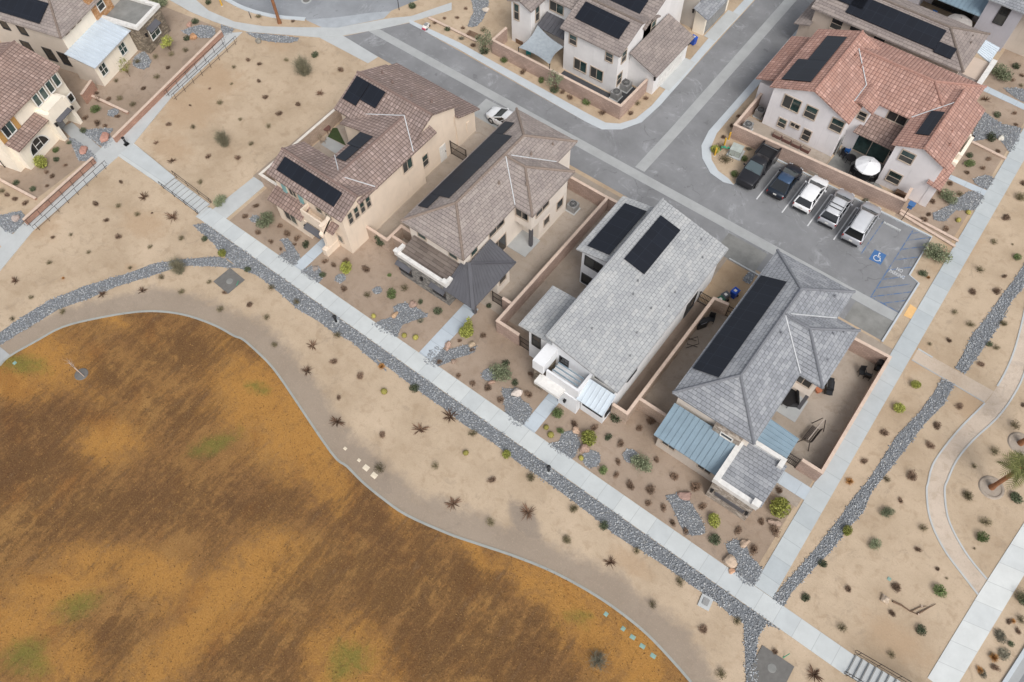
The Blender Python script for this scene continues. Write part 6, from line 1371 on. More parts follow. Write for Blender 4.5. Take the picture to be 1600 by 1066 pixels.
lower = PB(z1, [(1070, 185), (1190, 290), (1215, 330)]) + PB(z2, [(-30, 420), (90, 470), (200, 560), (300, 650), (420, 720), (500, 780), (600, 830), (700, 920), (800, 1000)]) + PB(z3, [(310, 0), (430, 90), (560, 190), (690, 280), (800, 370), (950, 460), (1100, 580), (1250, 690)]) + \
    PB(z4, [(0, 480), (100, 550), (200, 620), (350, 730), (480, 830), (560, 900), (680, 980)]) + PB(z5, [(0, 330), (150, 430), (300, 540), (420, 620), (500, 690), (575, 740), (582, 900), (590, 1090), (650, 1090), (645, 900), (655, 820), (700, 742)])
cobbles('cobble strip along the lawn side of the long pavement', lower + [(8.4, 19.28), (-20, 19.28), (-53.6, 19.28)])
cobbles('curving cobble channel from the pavement to the left edge', PB(z1, [(-80, 840), (0, 780), (130, 690), (280, 600), (480, 520), (700, 455), (850, 400), (1000, 375), (1200, 360), (1240, 368), (1330, 425), (1200, 415), (1050, 410), (950, 430), (800, 480), (650, 525), (500, 590), (330, 650), (180, 740), (40, 825), (-80, 900)]))
cobbles('cobble channel on the right, below the spur path', PB(z7, [(785, 400), (740, 480), (650, 600), (540, 710), (470, 820), (380, 960), (290, 1066)]) + PB(z6, [(400, 150), (290, 290), (200, 400), (90, 520), (20, 610), (85, 650), (130, 570), (230, 460), (340, 350), (430, 230), (530, 120)]) + PB(z7, [(400, 1020), (500, 900), (600, 770), (690, 650), (800, 540), (855, 430)]), 92)
cobbles('cobble channel on the right, above the spur path', [P(1650, 360).to_2d()] + PB(z8, [(1435, 545), (1375, 640), (1280, 760), (1200, 880), (1100, 1000)]) + PB(z7, [(910, 250), (860, 340), (915, 370), (990, 270), (1080, 140), (1170, 0)]) + PB(z8, [(1290, 900), (1350, 790), (1435, 690)]) + [P(1660, 400).to_2d()], 92)
beds = [('narrow cobble patch left of the beige house door walk', z2, [(205, 265), (250, 260), (290, 320), (320, 370), (275, 415), (190, 360), (240, 330)]), ('cobble patch right of the beige house door walk', z2, [(345, 425), (415, 410), (440, 480), (400, 505), (320, 450)]),
    ('winding cobble patch in front of the stone clad parapet', z2, [(830, 640), (900, 615), (1020, 680), (1000, 700), (880, 740), (850, 808), (720, 735), (840, 690)]), ('cobble patch right of the cream house door walk', z2, [(1075, 855), (1130, 880), (1270, 840), (1285, 890), (1180, 925), (1065, 975), (1000, 930)]),
    ('cobble patch left of the white house door walk', z3, [(1010, 170), (1090, 170), (1120, 230), (1180, 285), (1115, 380), (1040, 330)]), ('cobble patch right of the white house door walk', z4, [(345, 330), (380, 400), (360, 440), (330, 490), (200, 410), (260, 390), (280, 340)]),
    ('long cobble patch in front of the blue metal porch roof', z4, [(850, 690), (930, 685), (1000, 740), (1070, 870), (1050, 910), (960, 900), (910, 800), (880, 740)]), ('cobble patch at the corner of the two pavements', z5, [(475, 300), (530, 275), (590, 300), (610, 370), (680, 440), (625, 540), (525, 470), (545, 410), (490, 350)]),
    ('cobble patch by the side pavement below the red roofed house', z8, [(850, 220), (950, 170), (1080, 80), (1180, 110), (1110, 200), (1000, 200), (930, 270), (860, 260)]), ('large cobble patch right of the red roofed house', zx, [(430, 330), (560, 420), (690, 450), (640, 600), (605, 610), (570, 560), (500, 510), (350, 540), (360, 470), (400, 400)]),
    ('small cobble patch above the red house door walk', zx, [(360, 800), (440, 770), (500, 800), (450, 870), (370, 830)]), ('cobble patch at the upper right edge', zx, [(570, 170), (730, 180), (730, 270), (640, 230)]),
    ('cobble patch behind the tan bin yard', zoom(1080, 380, 8.883), [(720, 520), (760, 440), (840, 400), (900, 420), (860, 500), (810, 570)]), ('cobble patch across the street at the top', zc, [(300, -20), (390, -20), (385, 60), (340, 130), (290, 130), (320, 60)]),
    ('cobble strip along the curved pavement', zb, [(505, 178), (600, 185), (790, 208), (740, 235), (640, 228), (560, 212)]), ('cobble patch at the top of the left handrails', za, [(920, 105), (975, 125), (930, 160)]), ('cobble patch by the stone clad wing', za, [(755, 130), (830, 105), (895, 120), (880, 160), (790, 150)]), ('cobble patch under the small tree at the top left', za, [(560, 240), (600, 215), (630, 260), (600, 290), (555, 275)]),
    ('cobble patch right of the ivory house door walk', za, [(330, 545), (470, 535), (455, 560), (470, 590), (440, 618), (380, 580)]), ('cobble patch left of the ivory house door walk', za, [(285, 575), (310, 580), (400, 650), (385, 668), (330, 670), (310, 625)]), ('cobble patch at the left edge', za, [(0, 900), (90, 880), (100, 925), (50, 975), (0, 940)])]
for lb, zf, pts in beds: cobbles(lb, smooth_line(PB(zf, pts) + [PB(zf, pts)[0]], 2)[:-1], 92)
def disc(zf, c, r): p = P(*zf(*c)); return [(p.x + r*math.cos(k*math.pi/8), p.y + r*math.sin(k*math.pi/8)) for k in range(16)]
for lb, zf, c, r in (('round cobble patch left of the leafy shrub by the beige house', z2, (65, 150), .45), ('round cobble patch before the stone clad parapet', z2, (745, 548), .42), ('round cobble patch below the bright shrub by the beige house', z2, (540, 480), .5), ('round cobble patch left of the green shrub by the white house', z3, (938, 92), .62), ('round cobble patch by the damp stain beside the white house', z4, (440, 487), .75), ('round cobble patch left of the wispy green tree', z4, (658, 472), .6), ('round cobble patch beside the green shrub at the top left', za, (472, 470), .6)): cobbles(lb, disc(zf, c, r), 92)
# thin scatter of stones along the open lot wall
cobbles('thin scatter of stones along the pale courtyard wall', [(-53.4, 26.5), (-52.5, 26.5), (-52.6, 44.5), (-53.5, 44.5)], 7, .09); bpy.data.objects[-1] if 0 else None

# ------------------------------------------------------------------ boulders
def boulder(label, p, s, c):
    nm = 'rock_' + c[1:]
    if nm not in M:
        t = NT(nm, .92, .2); t.col(t.ramp(t.noise(3, 6, .7), [(.3, mul(lin(c), .72)), (.7, mul(lin(c), 1.15))])); t.bump(t.noise(5, 5), .8, .06)
    bm = bmesh.new(); bmesh.ops.create_icosphere(bm, subdivisions=2, radius=1.0)
    for v in bm.verts:
        k = 1 + .20*math.sin(3.1*v.co.x + p.x) + .16*math.sin(4.3*v.co.y + p.y*2) + random.uniform(-.07, .07); v.co = Vector((v.co.x*k*s, v.co.y*k*s*.75, v.co.z*k*s*.62))
    me = bpy.data.meshes.new('boulder'); bm.to_mesh(me); bm.free(); me.materials.append(M[nm]); o = bpy.data.objects.new('boulder', me); COL.objects.link(o)
    o.location = (p.x, p.y, s*.30); o.rotation_euler = (0, 0, random.uniform(0, 6)); tag(o, label, 'boulder')
for zf, c, s, col, lb in ((z2, (843, 685), .36, '#bfa082', 'tan boulder in the cobbles before the stone clad parapet'), (z2, (940, 630), .4, '#a58d80', 'pinkish boulder at the upper end of the winding cobble patch'), (z2, (1135, 860), .42, '#b59a8b', 'pink boulder right of the cream house door walk'), (z2, (1268, 848), .36, '#b3a089', 'tan boulder at the tip of the cobbles by the bright tree'), (z2, (1170, 942), .28, '#a08b7c', 'flat brown boulder below the pink one right of the cream house walk'), (z2, (400, 430), .32, '#9b9088', 'grey boulder in the cobbles right of the beige house walk'),
    (z3, (1090, 196), .55, '#cfc4bb', 'large whitish boulder in the cobbles before the white house'), (z3, (952, 135), .3, '#a88c7c', 'small brown boulder under the green shrub by the white house'), (z4, (358, 335), .42, '#c0a48e', 'pinkish boulder above the cobbles right of the white house walk'), (z4, (402, 432), .5, '#a78d7f', 'brown boulder between two cobble patches right of the white house walk'), (z4, (955, 695), .48, '#a0857b', 'red boulder at the head of the long cobble patch'),
    (z5, (580, 297), .42, '#bfa893', 'orange boulder at the top of the corner cobble patch'), (z5, (503, 402), .55, '#bda995', 'large orange boulder left of the corner cobble patch'), (z5, (510, 450), .26, '#c9a083', 'small pinkish boulder under the large orange one'), (z5, (742, 182), .45, '#a89384', 'pinkish boulder right of the bright yellow shrub'), (zx, (550, 518), .36, '#d8d3c8', 'white boulder in the large cobble patch at the right'), (za, (440, 576), .6, '#b3897b', 'pink boulder at the end of the upper retaining wall'), (za, (350, 630), .5, '#b3897b', 'pink boulder at the end of the lower retaining wall'),
    (za, (790, 105), .4, '#b89484', 'pink boulder at the top of the stone clad house garden'), (za, (805, 158), .5, '#b98f6d', 'orange boulder in the stone clad house garden'), (za, (68, 915), .45, '#b3a49c', 'pale boulder at the left edge cobbles'), (zb, (570, 228), .4, '#8f8a80', 'grey boulder below the cobble strip on the open lot'), (zt, (1580, 225), .4, '#d0c4b6', 'pale boulder in the cobbles across the street'), (z6, (645, 605), .4, '#c4b3a0', 'pale boulder beside the fallen branch')):
    boulder(lb, P(*zf(*c)), s, col)

# ------------------------------------------------------------------ plants
def leafmat(name, c, rough=.8, trans=False):
    t = NT(name, rough, .2); a = t.n('ShaderNodeAttribute', attribute_name='tint'); oi = t.n('ShaderNodeObjectInfo')
    c = lin(c); k = t.math('ADD', .72, t.math('MULTIPLY', oi.outputs['Random'], .56))
    col = t.mix(1.0, a.outputs['Color'], c, 'MULTIPLY'); q = t.n('ShaderNodeVectorMath', operation='SCALE'); t.l(col, q.inputs[0]); t.l(k, q.inputs['Scale']); t.col(q.outputs[0]); return t.m
for n_, c_ in (('leaf_brown', '#816c5b'), ('leaf_olive', '#7d745a'), ('leaf_agave', '#6b5444'), ('leaf_green', '#66744a'), ('leaf_dark', '#565e48'), ('leaf_bright', '#979a50'), ('leaf_orange', '#b98a55'), ('leaf_grey', '#85806f'), ('leaf_wispy', '#86816c'), ('leaf_sage', '#80876b'), ('leaf_palm', '#67693f'), ('leaf_cactus', '#9b9350')): leafmat(n_, c_)
plain('bark', '#6e5a4a', .9, .2, 0, .2); plain('bark_pale', '#b6a596', .9, .2, 0, .15); plain('bark_palm', '#8a6146', .95, .2, 0, .2)
def blades(n, r, h, wd, spread=1.0, lift=(.15, 1.2), seed=0, curve=.3, inner=.12):
    """tapering blades that grow out of the root: two quads each"""
    g_ = np.random.default_rng(seed); az = g_.uniform(0, 2*np.pi, n); el = g_.uniform(lift[0], lift[1], n); L = g_.uniform(.6, 1.05, n)
    d = np.stack([np.cos(az)*np.cos(el)*r, np.sin(az)*np.cos(el)*r, np.sin(el)*h], -1) * L[:, None]
    b = np.stack([np.cos(az)*inner*r*g_.uniform(0, 1, n), np.sin(az)*inner*r*g_.uniform(0, 1, n), np.zeros(n)], -1)
    mid = b + d*.55 + np.stack([np.zeros(n), np.zeros(n), h*curve*.35*np.ones(n)], -1); tip = b + d - np.stack([np.zeros(n), np.zeros(n), h*curve*.25*np.ones(n)], -1); tip[:, 2] = np.maximum(tip[:, 2], .01)
    s = np.stack([-np.sin(az), np.cos(az), g_.uniform(-.3, .3, n)], -1) * (wd * g_.uniform(.6, 1.2, n))[:, None]
    V = np.stack([b - s*.6, b + s*.6, mid + s, mid - s, tip + s*.08, tip - s*.08], 1).reshape(-1, 3); k = np.arange(n)[:, None] * 6
    F = np.concatenate([k + np.array([[0, 1, 2, 3]]), k + np.array([[3, 2, 4, 5]])], 0); T = np.repeat(g_.uniform(.6, 1.4, n), 6); return V, F, T
def leaves(n, c, rad, ls, seed=0, shell=.4, flat=.0):
    g_ = np.random.default_rng(seed); d = g_.normal(size=(n, 3)); d /= np.linalg.norm(d, axis=1)[:, None]; rr = g_.uniform(shell**3, 1, n) ** (1/3)
    p = np.array(c) + d * rr[:, None] * np.array(rad); p[:, 2] = np.maximum(p[:, 2], .02)
    a = g_.normal(size=(n, 3)); a /= np.linalg.norm(a, axis=1)[:, None]; b = np.cross(a, g_.normal(size=(n, 3))); b /= np.linalg.norm(b, axis=1)[:, None]
    s = ls * g_.uniform(.6, 1.5, n)[:, None]; a = a*s; b = b*s*.55
    V = np.stack([p - a, p + b, p + a, p - b], 1).reshape(-1, 3); F = np.arange(n*4).reshape(-1, 4); T = np.repeat(g_.uniform(.55, 1.5, n), 4); return V, F, T
def join(*parts):
    V, F, T, o = [], [], [], 0
    for v, f, t in parts: V.append(v); F.append(f + o); T.append(t); o += len(v)
    return np.concatenate(V), np.concatenate(F), np.concatenate(T)
def vmesh(name, vft, mat):
    V, F, T = vft; return fill(name, V, F, [M[mat]], np.repeat(T[:, None], 3, 1))
def twigs(n, r, h, seed, wd=.012, kids=5):
    g_ = np.random.default_rng(seed); out = []
    V, F, T = [], [], []
    def seg(a, b, w0, w1, t):
        d = b - a; s = np.cross(d, [0.3, .2, 1]); s /= np.linalg.norm(s) + 1e-9; u = np.cross(s, d); u /= np.linalg.norm(u) + 1e-9
        for q in (s, u):
            i = len(V); V.extend([a - q*w0, a + q*w0, b + q*w1, b - q*w1]); F.append([i, i+1, i+2, i+3]); T.extend([t]*4)
    for i in range(n):
        az = g_.uniform(0, 6.283); el = g_.uniform(.35, 1.35); L = g_.uniform(.7, 1.05); d = np.array([np.cos(az)*np.cos(el)*r, np.sin(az)*np.cos(el)*r, np.sin(el)*h]) * L
        m = d*.5 + g_.normal(size=3)*[.06*r, .06*r, .03*h]; t = g_.uniform(.7, 1.3); seg(np.zeros(3), m, wd*1.5, wd, t); seg(m, d, wd, wd*.5, t)
        for k in range(kids):
            f = g_.uniform(.35, .95); a = m*(f/.5) if f < .5 else m + (d - m)*((f-.5)/.5); e = a + (g_.normal(size=3)*[.22*r, .22*r, .15*h] + d*.15); e[2] = max(e[2], .02); seg(a, e, wd*.6, wd*.25, t)
    return np.array(V), np.array(F), np.array(T)
VAR = {}
def variants():
    for s in range(4):
        VAR.setdefault('b', []).append(vmesh('shrub', join(blades(170, .36, .40, .012, seed=s), leaves(150, (.04*s, .05, .18), (.34, .26, .20), .035, s + 10), leaves(110, (.22 - .1*s, -.16, .14), (.24, .20, .16), .035, s + 14)), 'leaf_brown'))
        VAR.setdefault('o', []).append(vmesh('shrub', join(twigs(26, .42, .45, s, .008, 5), leaves(170, (0, 0, .22), (.38, .38, .24), .030, s + 20)), 'leaf_olive'))
        VAR.setdefault('a', []).append(vmesh('agave', join(blades(24, .95, .75, .045, lift=(.10, .9), seed=s + 3, curve=.1), blades(30, .5, .5, .03, lift=(.3, 1.4), seed=s + 8)), 'leaf_agave'))
        VAR.setdefault('g', []).append(vmesh('shrub', join(blades(60, .36, .5, .010, seed=s + 4), leaves(420, (.03*s, -.02*s, .26), (.40, .36, .28), .042, s + 30), leaves(120, (.18, .12, .22), (.26, .24, .22), .04, s + 34)), 'leaf_green'))
        VAR.setdefault('d', []).append(vmesh('shrub', join(blades(60, .40, .45, .014, seed=s + 5), leaves(330, (0, 0, .22), (.40, .36, .26), .045, s + 40)), 'leaf_dark'))
        VAR.setdefault('G', []).append(vmesh('shrub', join(blades(70, .5, .7, .012, seed=s + 6), leaves(800, (0, 0, .45), (.56, .52, .46), .055, s + 50), leaves(300, (.25, .1, .35), (.34, .34, .34), .05, s + 55)), 'leaf_bright'))
        VAR.setdefault('n', []).append(vmesh('grass_clump', blades(200, .45, .55, .012, seed=s + 7, lift=(.3, 1.4)), 'leaf_orange'))
        VAR.setdefault('e', []).append(vmesh('shrub', join(blades(150, .48, .34, .014, seed=s + 9), leaves(260, (0, 0, .16), (.48, .36, .2), .04, s + 60)), 'leaf_grey'))
        VAR.setdefault('w', []).append(vmesh('shrub', join(twigs(120, 1.05, 2.2, s + 11, .012, 10), blades(160, .6, .4, .03, seed=s), leaves(300, (0, 0, .12), (.55, .55, .16), .05, s + 5), leaves(240, (0, 0, 1.3), (1.0, 1.0, .8), .03, s + 70, .2)), 'leaf_wispy'))
        VAR.setdefault('s', []).append(vmesh('shrub', join(twigs(40, .8, .9, s + 15, .013, 8), leaves(430, (0, 0, .5), (.80, .66, .46), .05, s + 80, .2), leaves(260, (-.4, .3, .45), (.42, .4, .34), .05, s + 85), leaves(260, (.35, -.2, .5), (.45, .45, .4), .05, s + 83)), 'leaf_sage'))
        V, F, T = [], [], []; K = 18
        for i in range(7):
            for k in range(K):
                th = math.pi*(i/6)*.62 + .02; rr = .26*math.sin(th)*(1 + .08*(1 if k % 2 else -1)); V.append((rr*math.cos(6.283*k/K), rr*math.sin(6.283*k/K), .16 + .25*math.cos(th))); T.append(1.25 if k % 2 else .7)
        for i in range(6):
            for k in range(K): F.append([i*K + k, (i+1)*K + k, (i+1)*K + (k+1) % K, i*K + (k+1) % K])
        VAR.setdefault('y', []).append(vmesh('barrel_cactus', (np.array(V), np.array(F), np.array(T)), 'leaf_cactus'))
variants()
KIND = {'b': ('shrub', 'dry brown shrubs', 'shrub'), 'o': ('shrub', 'sparse olive shrubs', 'shrub'), 'a': ('agave', 'spiky brown agaves', 'agave'), 'g': ('shrub', 'green shrubs', 'shrub'), 'd': ('shrub', 'dark green shrubs', 'shrub'), 'G': ('shrub', 'bright yellow-green shrubs', 'shrub'),
    'n': ('grass_clump', 'orange grass clumps', 'grass clump'), 'e': ('shrub', 'flat grey shrubs', 'shrub'), 'w': ('shrub', 'large wispy shrubs', 'shrub'), 's': ('shrub', 'feathery grey-green shrubs', 'shrub'), 'y': ('barrel_cactus', 'yellow barrel cactuses', 'cactus')}
ORD = 'leftmost,second,third,fourth,fifth,sixth,seventh,eighth,ninth,tenth,eleventh,twelfth,thirteenth,fourteenth,fifteenth,sixteenth,seventeenth,eighteenth,nineteenth,twentieth'.split(',')
ZONES = {}
def plants(zone, zf, s):
    """'kind u v [size]; ...' in the picture space zf"""
    for it in s.split(';'):
        q = it.split()
        if q: x, y = zf(float(q[1]), float(q[2])); ZONES.setdefault(zone, []).append((q[0], x, y, float(q[3]) if len(q) > 3 else 1.0))
one = lambda u, v: (u, v)
plants('on the dirt left of the garden steps', z1, 'b 535 72 1.1;o 660 82;a 800 30 .9;o 765 130;b 845 118 .4;b 595 160 .9;a 960 140;b 293 255 .7;o 395 240 .7;b 657 253;o 1010 262;d 1137 265 .9;o 495 338 .8;o 835 308 .8;o 277 397;a 85 498 .75;n 352 480 .5;o 725 425 .8;o 175 588 .8;o 70 708 .8;b 672 -54 .8;G 1238 348 .8')
plants('between the curved cobbles and lawn kerb', z1, 'a 568 570 .7;a 792 548 .65;o 350 668;o 900 478;o 1163 503 .8;o 1010 560;b 1245 560 .8;b 1385 628 .9;o 1225 655 1.2;d 1378 435 .8;w 1000 440 .95')
plants('on the open lot beside the beige house', one, 'b 388 95;b 405 101 .9;o 366 106 .9;o 448 95 .9;d 493 88 1.3;b 532 110 1.3;b 405 128 .9;o 362 132 .6;b 328 139 .6;b 415 153;a 500 147 .75;b 466 164 1.1;b 437 179 1.1;o 344 162 1.1;o 376 188 .8;b 297 165 .5;b 264 195 1.1;o 420 199;o 302 200;a 244 224 .5;b 325 246;b 372 248;a 268 252 .65;o 313 286;o 393 226;w 476 114 1.3;w 351 226 .95;s 345 318 1.0')
plants('in front of the beige house', z2, 'b 75 80;b 10 140;b 85 228 1.1;b 205 190;b 247 237 1.3;b 298 262 1.1;d 350 298 1.2;b 285 295 .7;b 155 278 .9;b 210 318 .7;s 130 172 1.35;b 452 390;b 502 410;b 570 385;b 685 435 1.3;b 560 543 1.2;d 443 465;G 575 432 1.15')
plants('in front of the cream house', z2, 'g 813 467 .6;o 692 577 1.2;g 825 575 1.5;o 895 540 1.4;d 985 614 .8;y 725 692;d 1080 668 1.2;e 985 717 .8;y 895 800;y 958 812 1.2;o 765 290 1.5;d 1365 636 .8')
plants('left of the white house door walk', z3, 'G 812 -130 1.3;b 905 -125;b 770 98 .9;b 848 140;b 930 168 1.1;d 1082 140;b 1160 205 1.2;b 1000 232 1.1;b 1170 90;d 1030 32;s 1005 95 1.35;b 665 22 .9;b 775 -95 .7;b 845 -45 .8')
plants('in front of the white house', z4, 'g 255 240 1.4;y 190 315 .9;y 215 357 1.1;g 265 332 .9;b 345 295 1.2;b 453 320 1.2;G 425 385 1.35;y 383 485;g 505 553 1.1;d 578 262 1.5;d 535 370 1.0')
plants('in front of the grey hip roof house', z4, 'b 580 577;b 655 640 1.3;b 765 660 1.3;b 753 733 .9;b 840 757 1.1;b 890 842;b 965 890;b 605 405 1.1;b 588 503;b 708 318;b 770 282 1.2;b 800 495 .8;b 903 588 1.2;b 1015 650 1.4;b 1053 755 1.1;G 1118 838 1.1;d 1122 937 1.4;b 1257 885 1.1;b 1342 990 1.3;b 1380 838 .9;s 715 520 1.2')
plants('beside the stone entrance tower', z5, 'G 765 110 1.75;b 673 178 .8;b 745 222 1.4;d 805 68 .8;b 770 5')
plants('between the lawn kerb and long pavement', z3, 'b 80 20;b 222 100 1.1;n 342 50;y 357 188 1.2;d 525 172 1.2;b 105 218 .8;a 95 352;b 345 425;a 555 395;a 720 322;o 848 420 1.1;y 810 528 1.1;G 1035 540 .75;o 640 603 1.2;b 958 677 1.1;o 1170 665 1.2;a 735 805 .95;o 945 912 1.2;a 1155 855 1.05;o 1370 1010 1.1;o 1405 840 1.1;o 335 615 1.6')
plants('beside the upper half of the cobble strip', z2, 'd 25 435 .9;o 160 535;o 298 618 1.2;b 35 628;o 133 700;o 175 853;a 385 853 .75;o 525 800 1.2;a 355 995 .8;b 507 945 .8;b 650 1025 .9;n 770 972 .9')
plants('beside the lower half of the cobble strip', z4, 'o 103 595 1.1;o 345 768 1.1;d 508 862 1.2;o 303 940;o 690 1000;a 545 1060 .8')
plants('beside the cobble strip near the bottom', z5, 'o 222 512 1.2;o 70 638 1.1;b 352 775 1.1;o 537 727;o 447 1020 1.2;b 747 900 .8;a 965 1020 1.0')
plants('on the dirt at the lower right', z6, 'b 735 62 .8;s 655 128 .75;s 590 305 .65;b 828 330 .9;o 858 212 1.1;b 940 440 .6;b 710 538 1.2;g 950 558 1.4;b 685 682 .8;d 845 780 1.2;o 680 915 1.0;o 408 765 1.2;b 445 553 .9;d 207 598;d 300 410 1.0;G 435 228 .8;o 990 490 .4')
plants('right of the winding gravel path', z6, 'o 1105 40 1.2;d 1372 50 1.3;o 1205 180 1.3;g 1193 272 1.4;o 1145 325 .4')
plants('on the planted strip beside the bottom right street', z6, 'b 1335 730 .8;n 1358 728 .6;b 1385 785 .8;e 1285 810 1.25;d 1345 855 .7;n 1248 932 1.2;e 1305 912 1.2;b 1257 985 1.0;n 1172 1000 .9;o 1400 590 1.6;e 1190 1020 .9;o 1240 915 .6;d 1410 610 1.3;o 1400 720 1.0')
plants('between side pavement and right cobble channel', z7, 'o 857 32;o 945 100 1.2;b 827 190 .9;o 720 208 .7;G 635 438 .9;G 543 568 .95;b 463 700 1.2;b 352 860 1.0;n 273 970 1.0')
plants('between right cobble channel and gravel path', z7, 'o 1125 95 .9;o 1087 228;b 1005 320;b 885 555 1.1;b 757 660 1.2;b 720 772 1.2;b 615 942 1.4;o 480 960')
plants('beside the ringed palm at the right', z7, 'o 965 885 .8;o 1075 805 1.4;o 1190 660 1.4;b 1240 545 .8;o 925 1045 1.2;d 1190 1055 1.2')
plants('on the dirt right of the side pavement', z8, 'b 1315 253 1.2;o 1240 408 1.2;g 1380 505 1.1;o 1150 588 1.2;b 1310 625 .8;b 1105 728 1.1;b 1255 722 1.3;o 1405 130 1.3;b 1430 30 1.1;o 1300 930;d 1210 1062 .9;o 1360 420 .4')
plants('between car park and side pavement', z8, 's 858 500 1.75;d 785 612 1.2;n 820 635 .6')
plants('in front of the red roofed house', z8, 'b 960 30;b 848 150 1.1;b 825 228 .9;b 795 265 1.2;b 935 322 1.1;y 1075 218 1.1;y 1010 268 1.1;b 900 90 .9;s 940 132 1.25;o 1020 100 1.1;b 845 -20 .8')
plants('beside the upper right front walks', zx, 'a 440 250 .8;d 520 360 1.2;b 645 345 .9;b 655 425 .8;d 475 520 1.6;b 530 610 .9;b 465 662 .9;b 425 728 .9;g 318 700 1.5;d 330 640 1.0;b 315 758 .9;b 197 835 .9;s 540 90 1.5;d 650 25 1.3;b 625 115 .9;b 695 85 .9;o 690 155 .8')
plants('on the dirt beyond the far right pavement', zx, 'b 705 835;o 680 930 1.5;b 585 1062')
plants('in the corner bed by the pickup', zd, 'b 320 125;G 272 202 .95;o 330 255 2.0;g 432 250 1.0;g 377 338 1.1;e 460 190 .8;b 405 8 .8;b 365 60 .8;o 300 180 1.3')
plants('on the strip behind the parked cars', zd, 'e 665 255 1.0;e 888 360 1.0;e 1107 480 1.0')
plants('on the strip across the street', zc, 'd 15 38 1.2;b 175 95 .7;b 240 92 .8;b 265 143 .8;d 190 152 1.0;b 125 117 .9;e 260 195 .8;b 280 45 .8;o 370 155 1.2;b 320 230 1.0;d 375 262 1.6;g 475 308 1.2;b 565 365 1.3;g 658 407 1.2;d 725 455 1.5;b 763 465;b 803 490 1.2;g 888 522 1.3;b 965 568 1.2')
plants('at the inner corner across the street', zc, 'b 1105 570;o 1140 522 1.1;b 1180 495;b 1365 10')
plants('in the stone clad house garden', za, 'b 700 285 .9;o 655 325 1.2;b 600 370 1.0;o 715 230 1.2;o 775 215 1.2;o 485 340 .9;d 780 165 1.1;d 815 95 1.2;b 455 415;o 500 415 1.2;o 555 440 1.2;b 500 290 .5;o 650 240 1.1;o 575 262 1.1;s 665 25 1.6')
plants('in the ivory house garden', za, 'b 405 390 .9;b 410 415 1.2;g 405 462 1.5;b 355 495 1.1;b 408 515 1.3;b 440 527;b 492 487;d 350 548 1.1;g 237 628 1.0;d 237 668 1.0;b 275 690 .8;d 290 598 .8;G 180 690 1.5;b 195 720;b 220 735;b 198 775 .7;d 70 765 1.0;d 140 792 1.0;b 345 545 .6')
plants('in the far left garden', za, 'b 65 830;b 105 850;b 30 815 .9;o 10 800 1.1')
plants('beside the curved pavement at the top', zb, 'd 300 20 1.2;o 572 95 1.1;b 757 118 .8;d 1405 40 1.3')
for zone, lst in ZONES.items():
    by = {}
    for q in lst: by.setdefault(q[0], []).append(q)
    for k, qs in by.items():
        nm, desc, cat = KIND[k]; qs.sort(key=lambda q: q[1]); n = len(qs)
        for i, (_, x, y, s) in enumerate(qs):
            p = PG(x, y); o = bpy.data.objects.new(nm, random.choice(VAR[k])); COL.objects.link(o)
            o.location = p + Vector((0, 0, -.01)); j = random.uniform(.9, 1.1); s *= .92; o.scale = (s*j, s*random.uniform(.80, 1.10), s*random.uniform(.8, 1.05)); o.rotation_euler = (0, 0, random.uniform(0, 6.28))
            sing = desc[:-1] if not desc.endswith('cactuses') else desc[:-2]
            lb = f'{sing} {zone}' if n == 1 else f"{'rightmost' if i == n-1 else ORD[i]} {sing}{' from left,' if 0 < i < n-1 else ''} {zone}"
            tag(o, lb, cat, f'{desc} {zone}' if n > 1 else None)

# trees with trunk and crown
def tree(label, p, h, r, leaf, seed, dense=900, bark='bark', clear=.35, ls=.07, clumps=9, name='tree'):
    g_ = np.random.default_rng(seed); o = org(thing(name, label, 'tree', (p[0], p[1], 0), 0), (0, 0, 0)); m = MB(); base = h*clear; tips = []
    for k in range(3):
        a = g_.uniform(0, 6.28); m.tube([(0.03*k, 0, 0), (.06*math.cos(a)*h*.3, .06*math.sin(a)*h*.3, base*.6), (.25*r*math.cos(a), .25*r*math.sin(a), base + .1*h)], .035*h*.4, 7, r1=.018*h*.5)
    for k in range(clumps):
        a = 6.28*k/clumps + g_.uniform(-.3, .3); rr = r*g_.uniform(.25, .72); z = base + (h - base)*g_.uniform(.25, .85); t_ = (rr*math.cos(a), rr*math.sin(a), z); tips.append(t_); m.tube([(.1*r*math.cos(a), .1*r*math.sin(a), base*.7), (rr*.5*math.cos(a), rr*.5*math.sin(a), base + (z-base)*.6), t_], .02*h*.4, 5, r1=.006*h)
    part(m, o, 'trunk', M[bark])
    ps = [leaves(dense//clumps, t_, (r*.42*g_.uniform(.7, 1.2), r*.42*g_.uniform(.7, 1.2), (h-base)*.28), ls, seed*31 + i, .1) for i, t_ in enumerate(tips)]
    me = vmesh('crown', join(*ps), leaf); c = bpy.data.objects.new('crown', me); COL.objects.link(c); c.parent = o
tree('small bright yellow-green tree in front of the stone clad wing', P(*za(712, 215)), 1.9, .95, 'leaf_bright', 3, 700); tree('small thin yellow-green tree by the pale metal roof', P(*za(540, 318)), 2.0, .8, 'leaf_bright', 4, 380, ls=.06)
tree('slim bright green tree beside the cream house door walk', P(*z2(1255, 780)), 1.7, .62, 'leaf_bright', 5, 700, clear=.15); tree('airy olive tree on the strip left of the shade sail', P(*zc(375, 265)), 2.6, 1.15, 'leaf_sage', 6, 800); tree('airy olive tree on the strip below the white house wall', P(*zc(728, 455)), 2.4, .95, 'leaf_sage', 7, 600)
tree('narrow dark shrub-like tree in the gap by the short tan wall', P(*z2(768, 305)), 1.6, .5, 'leaf_dark', 8, 500, clear=.12)
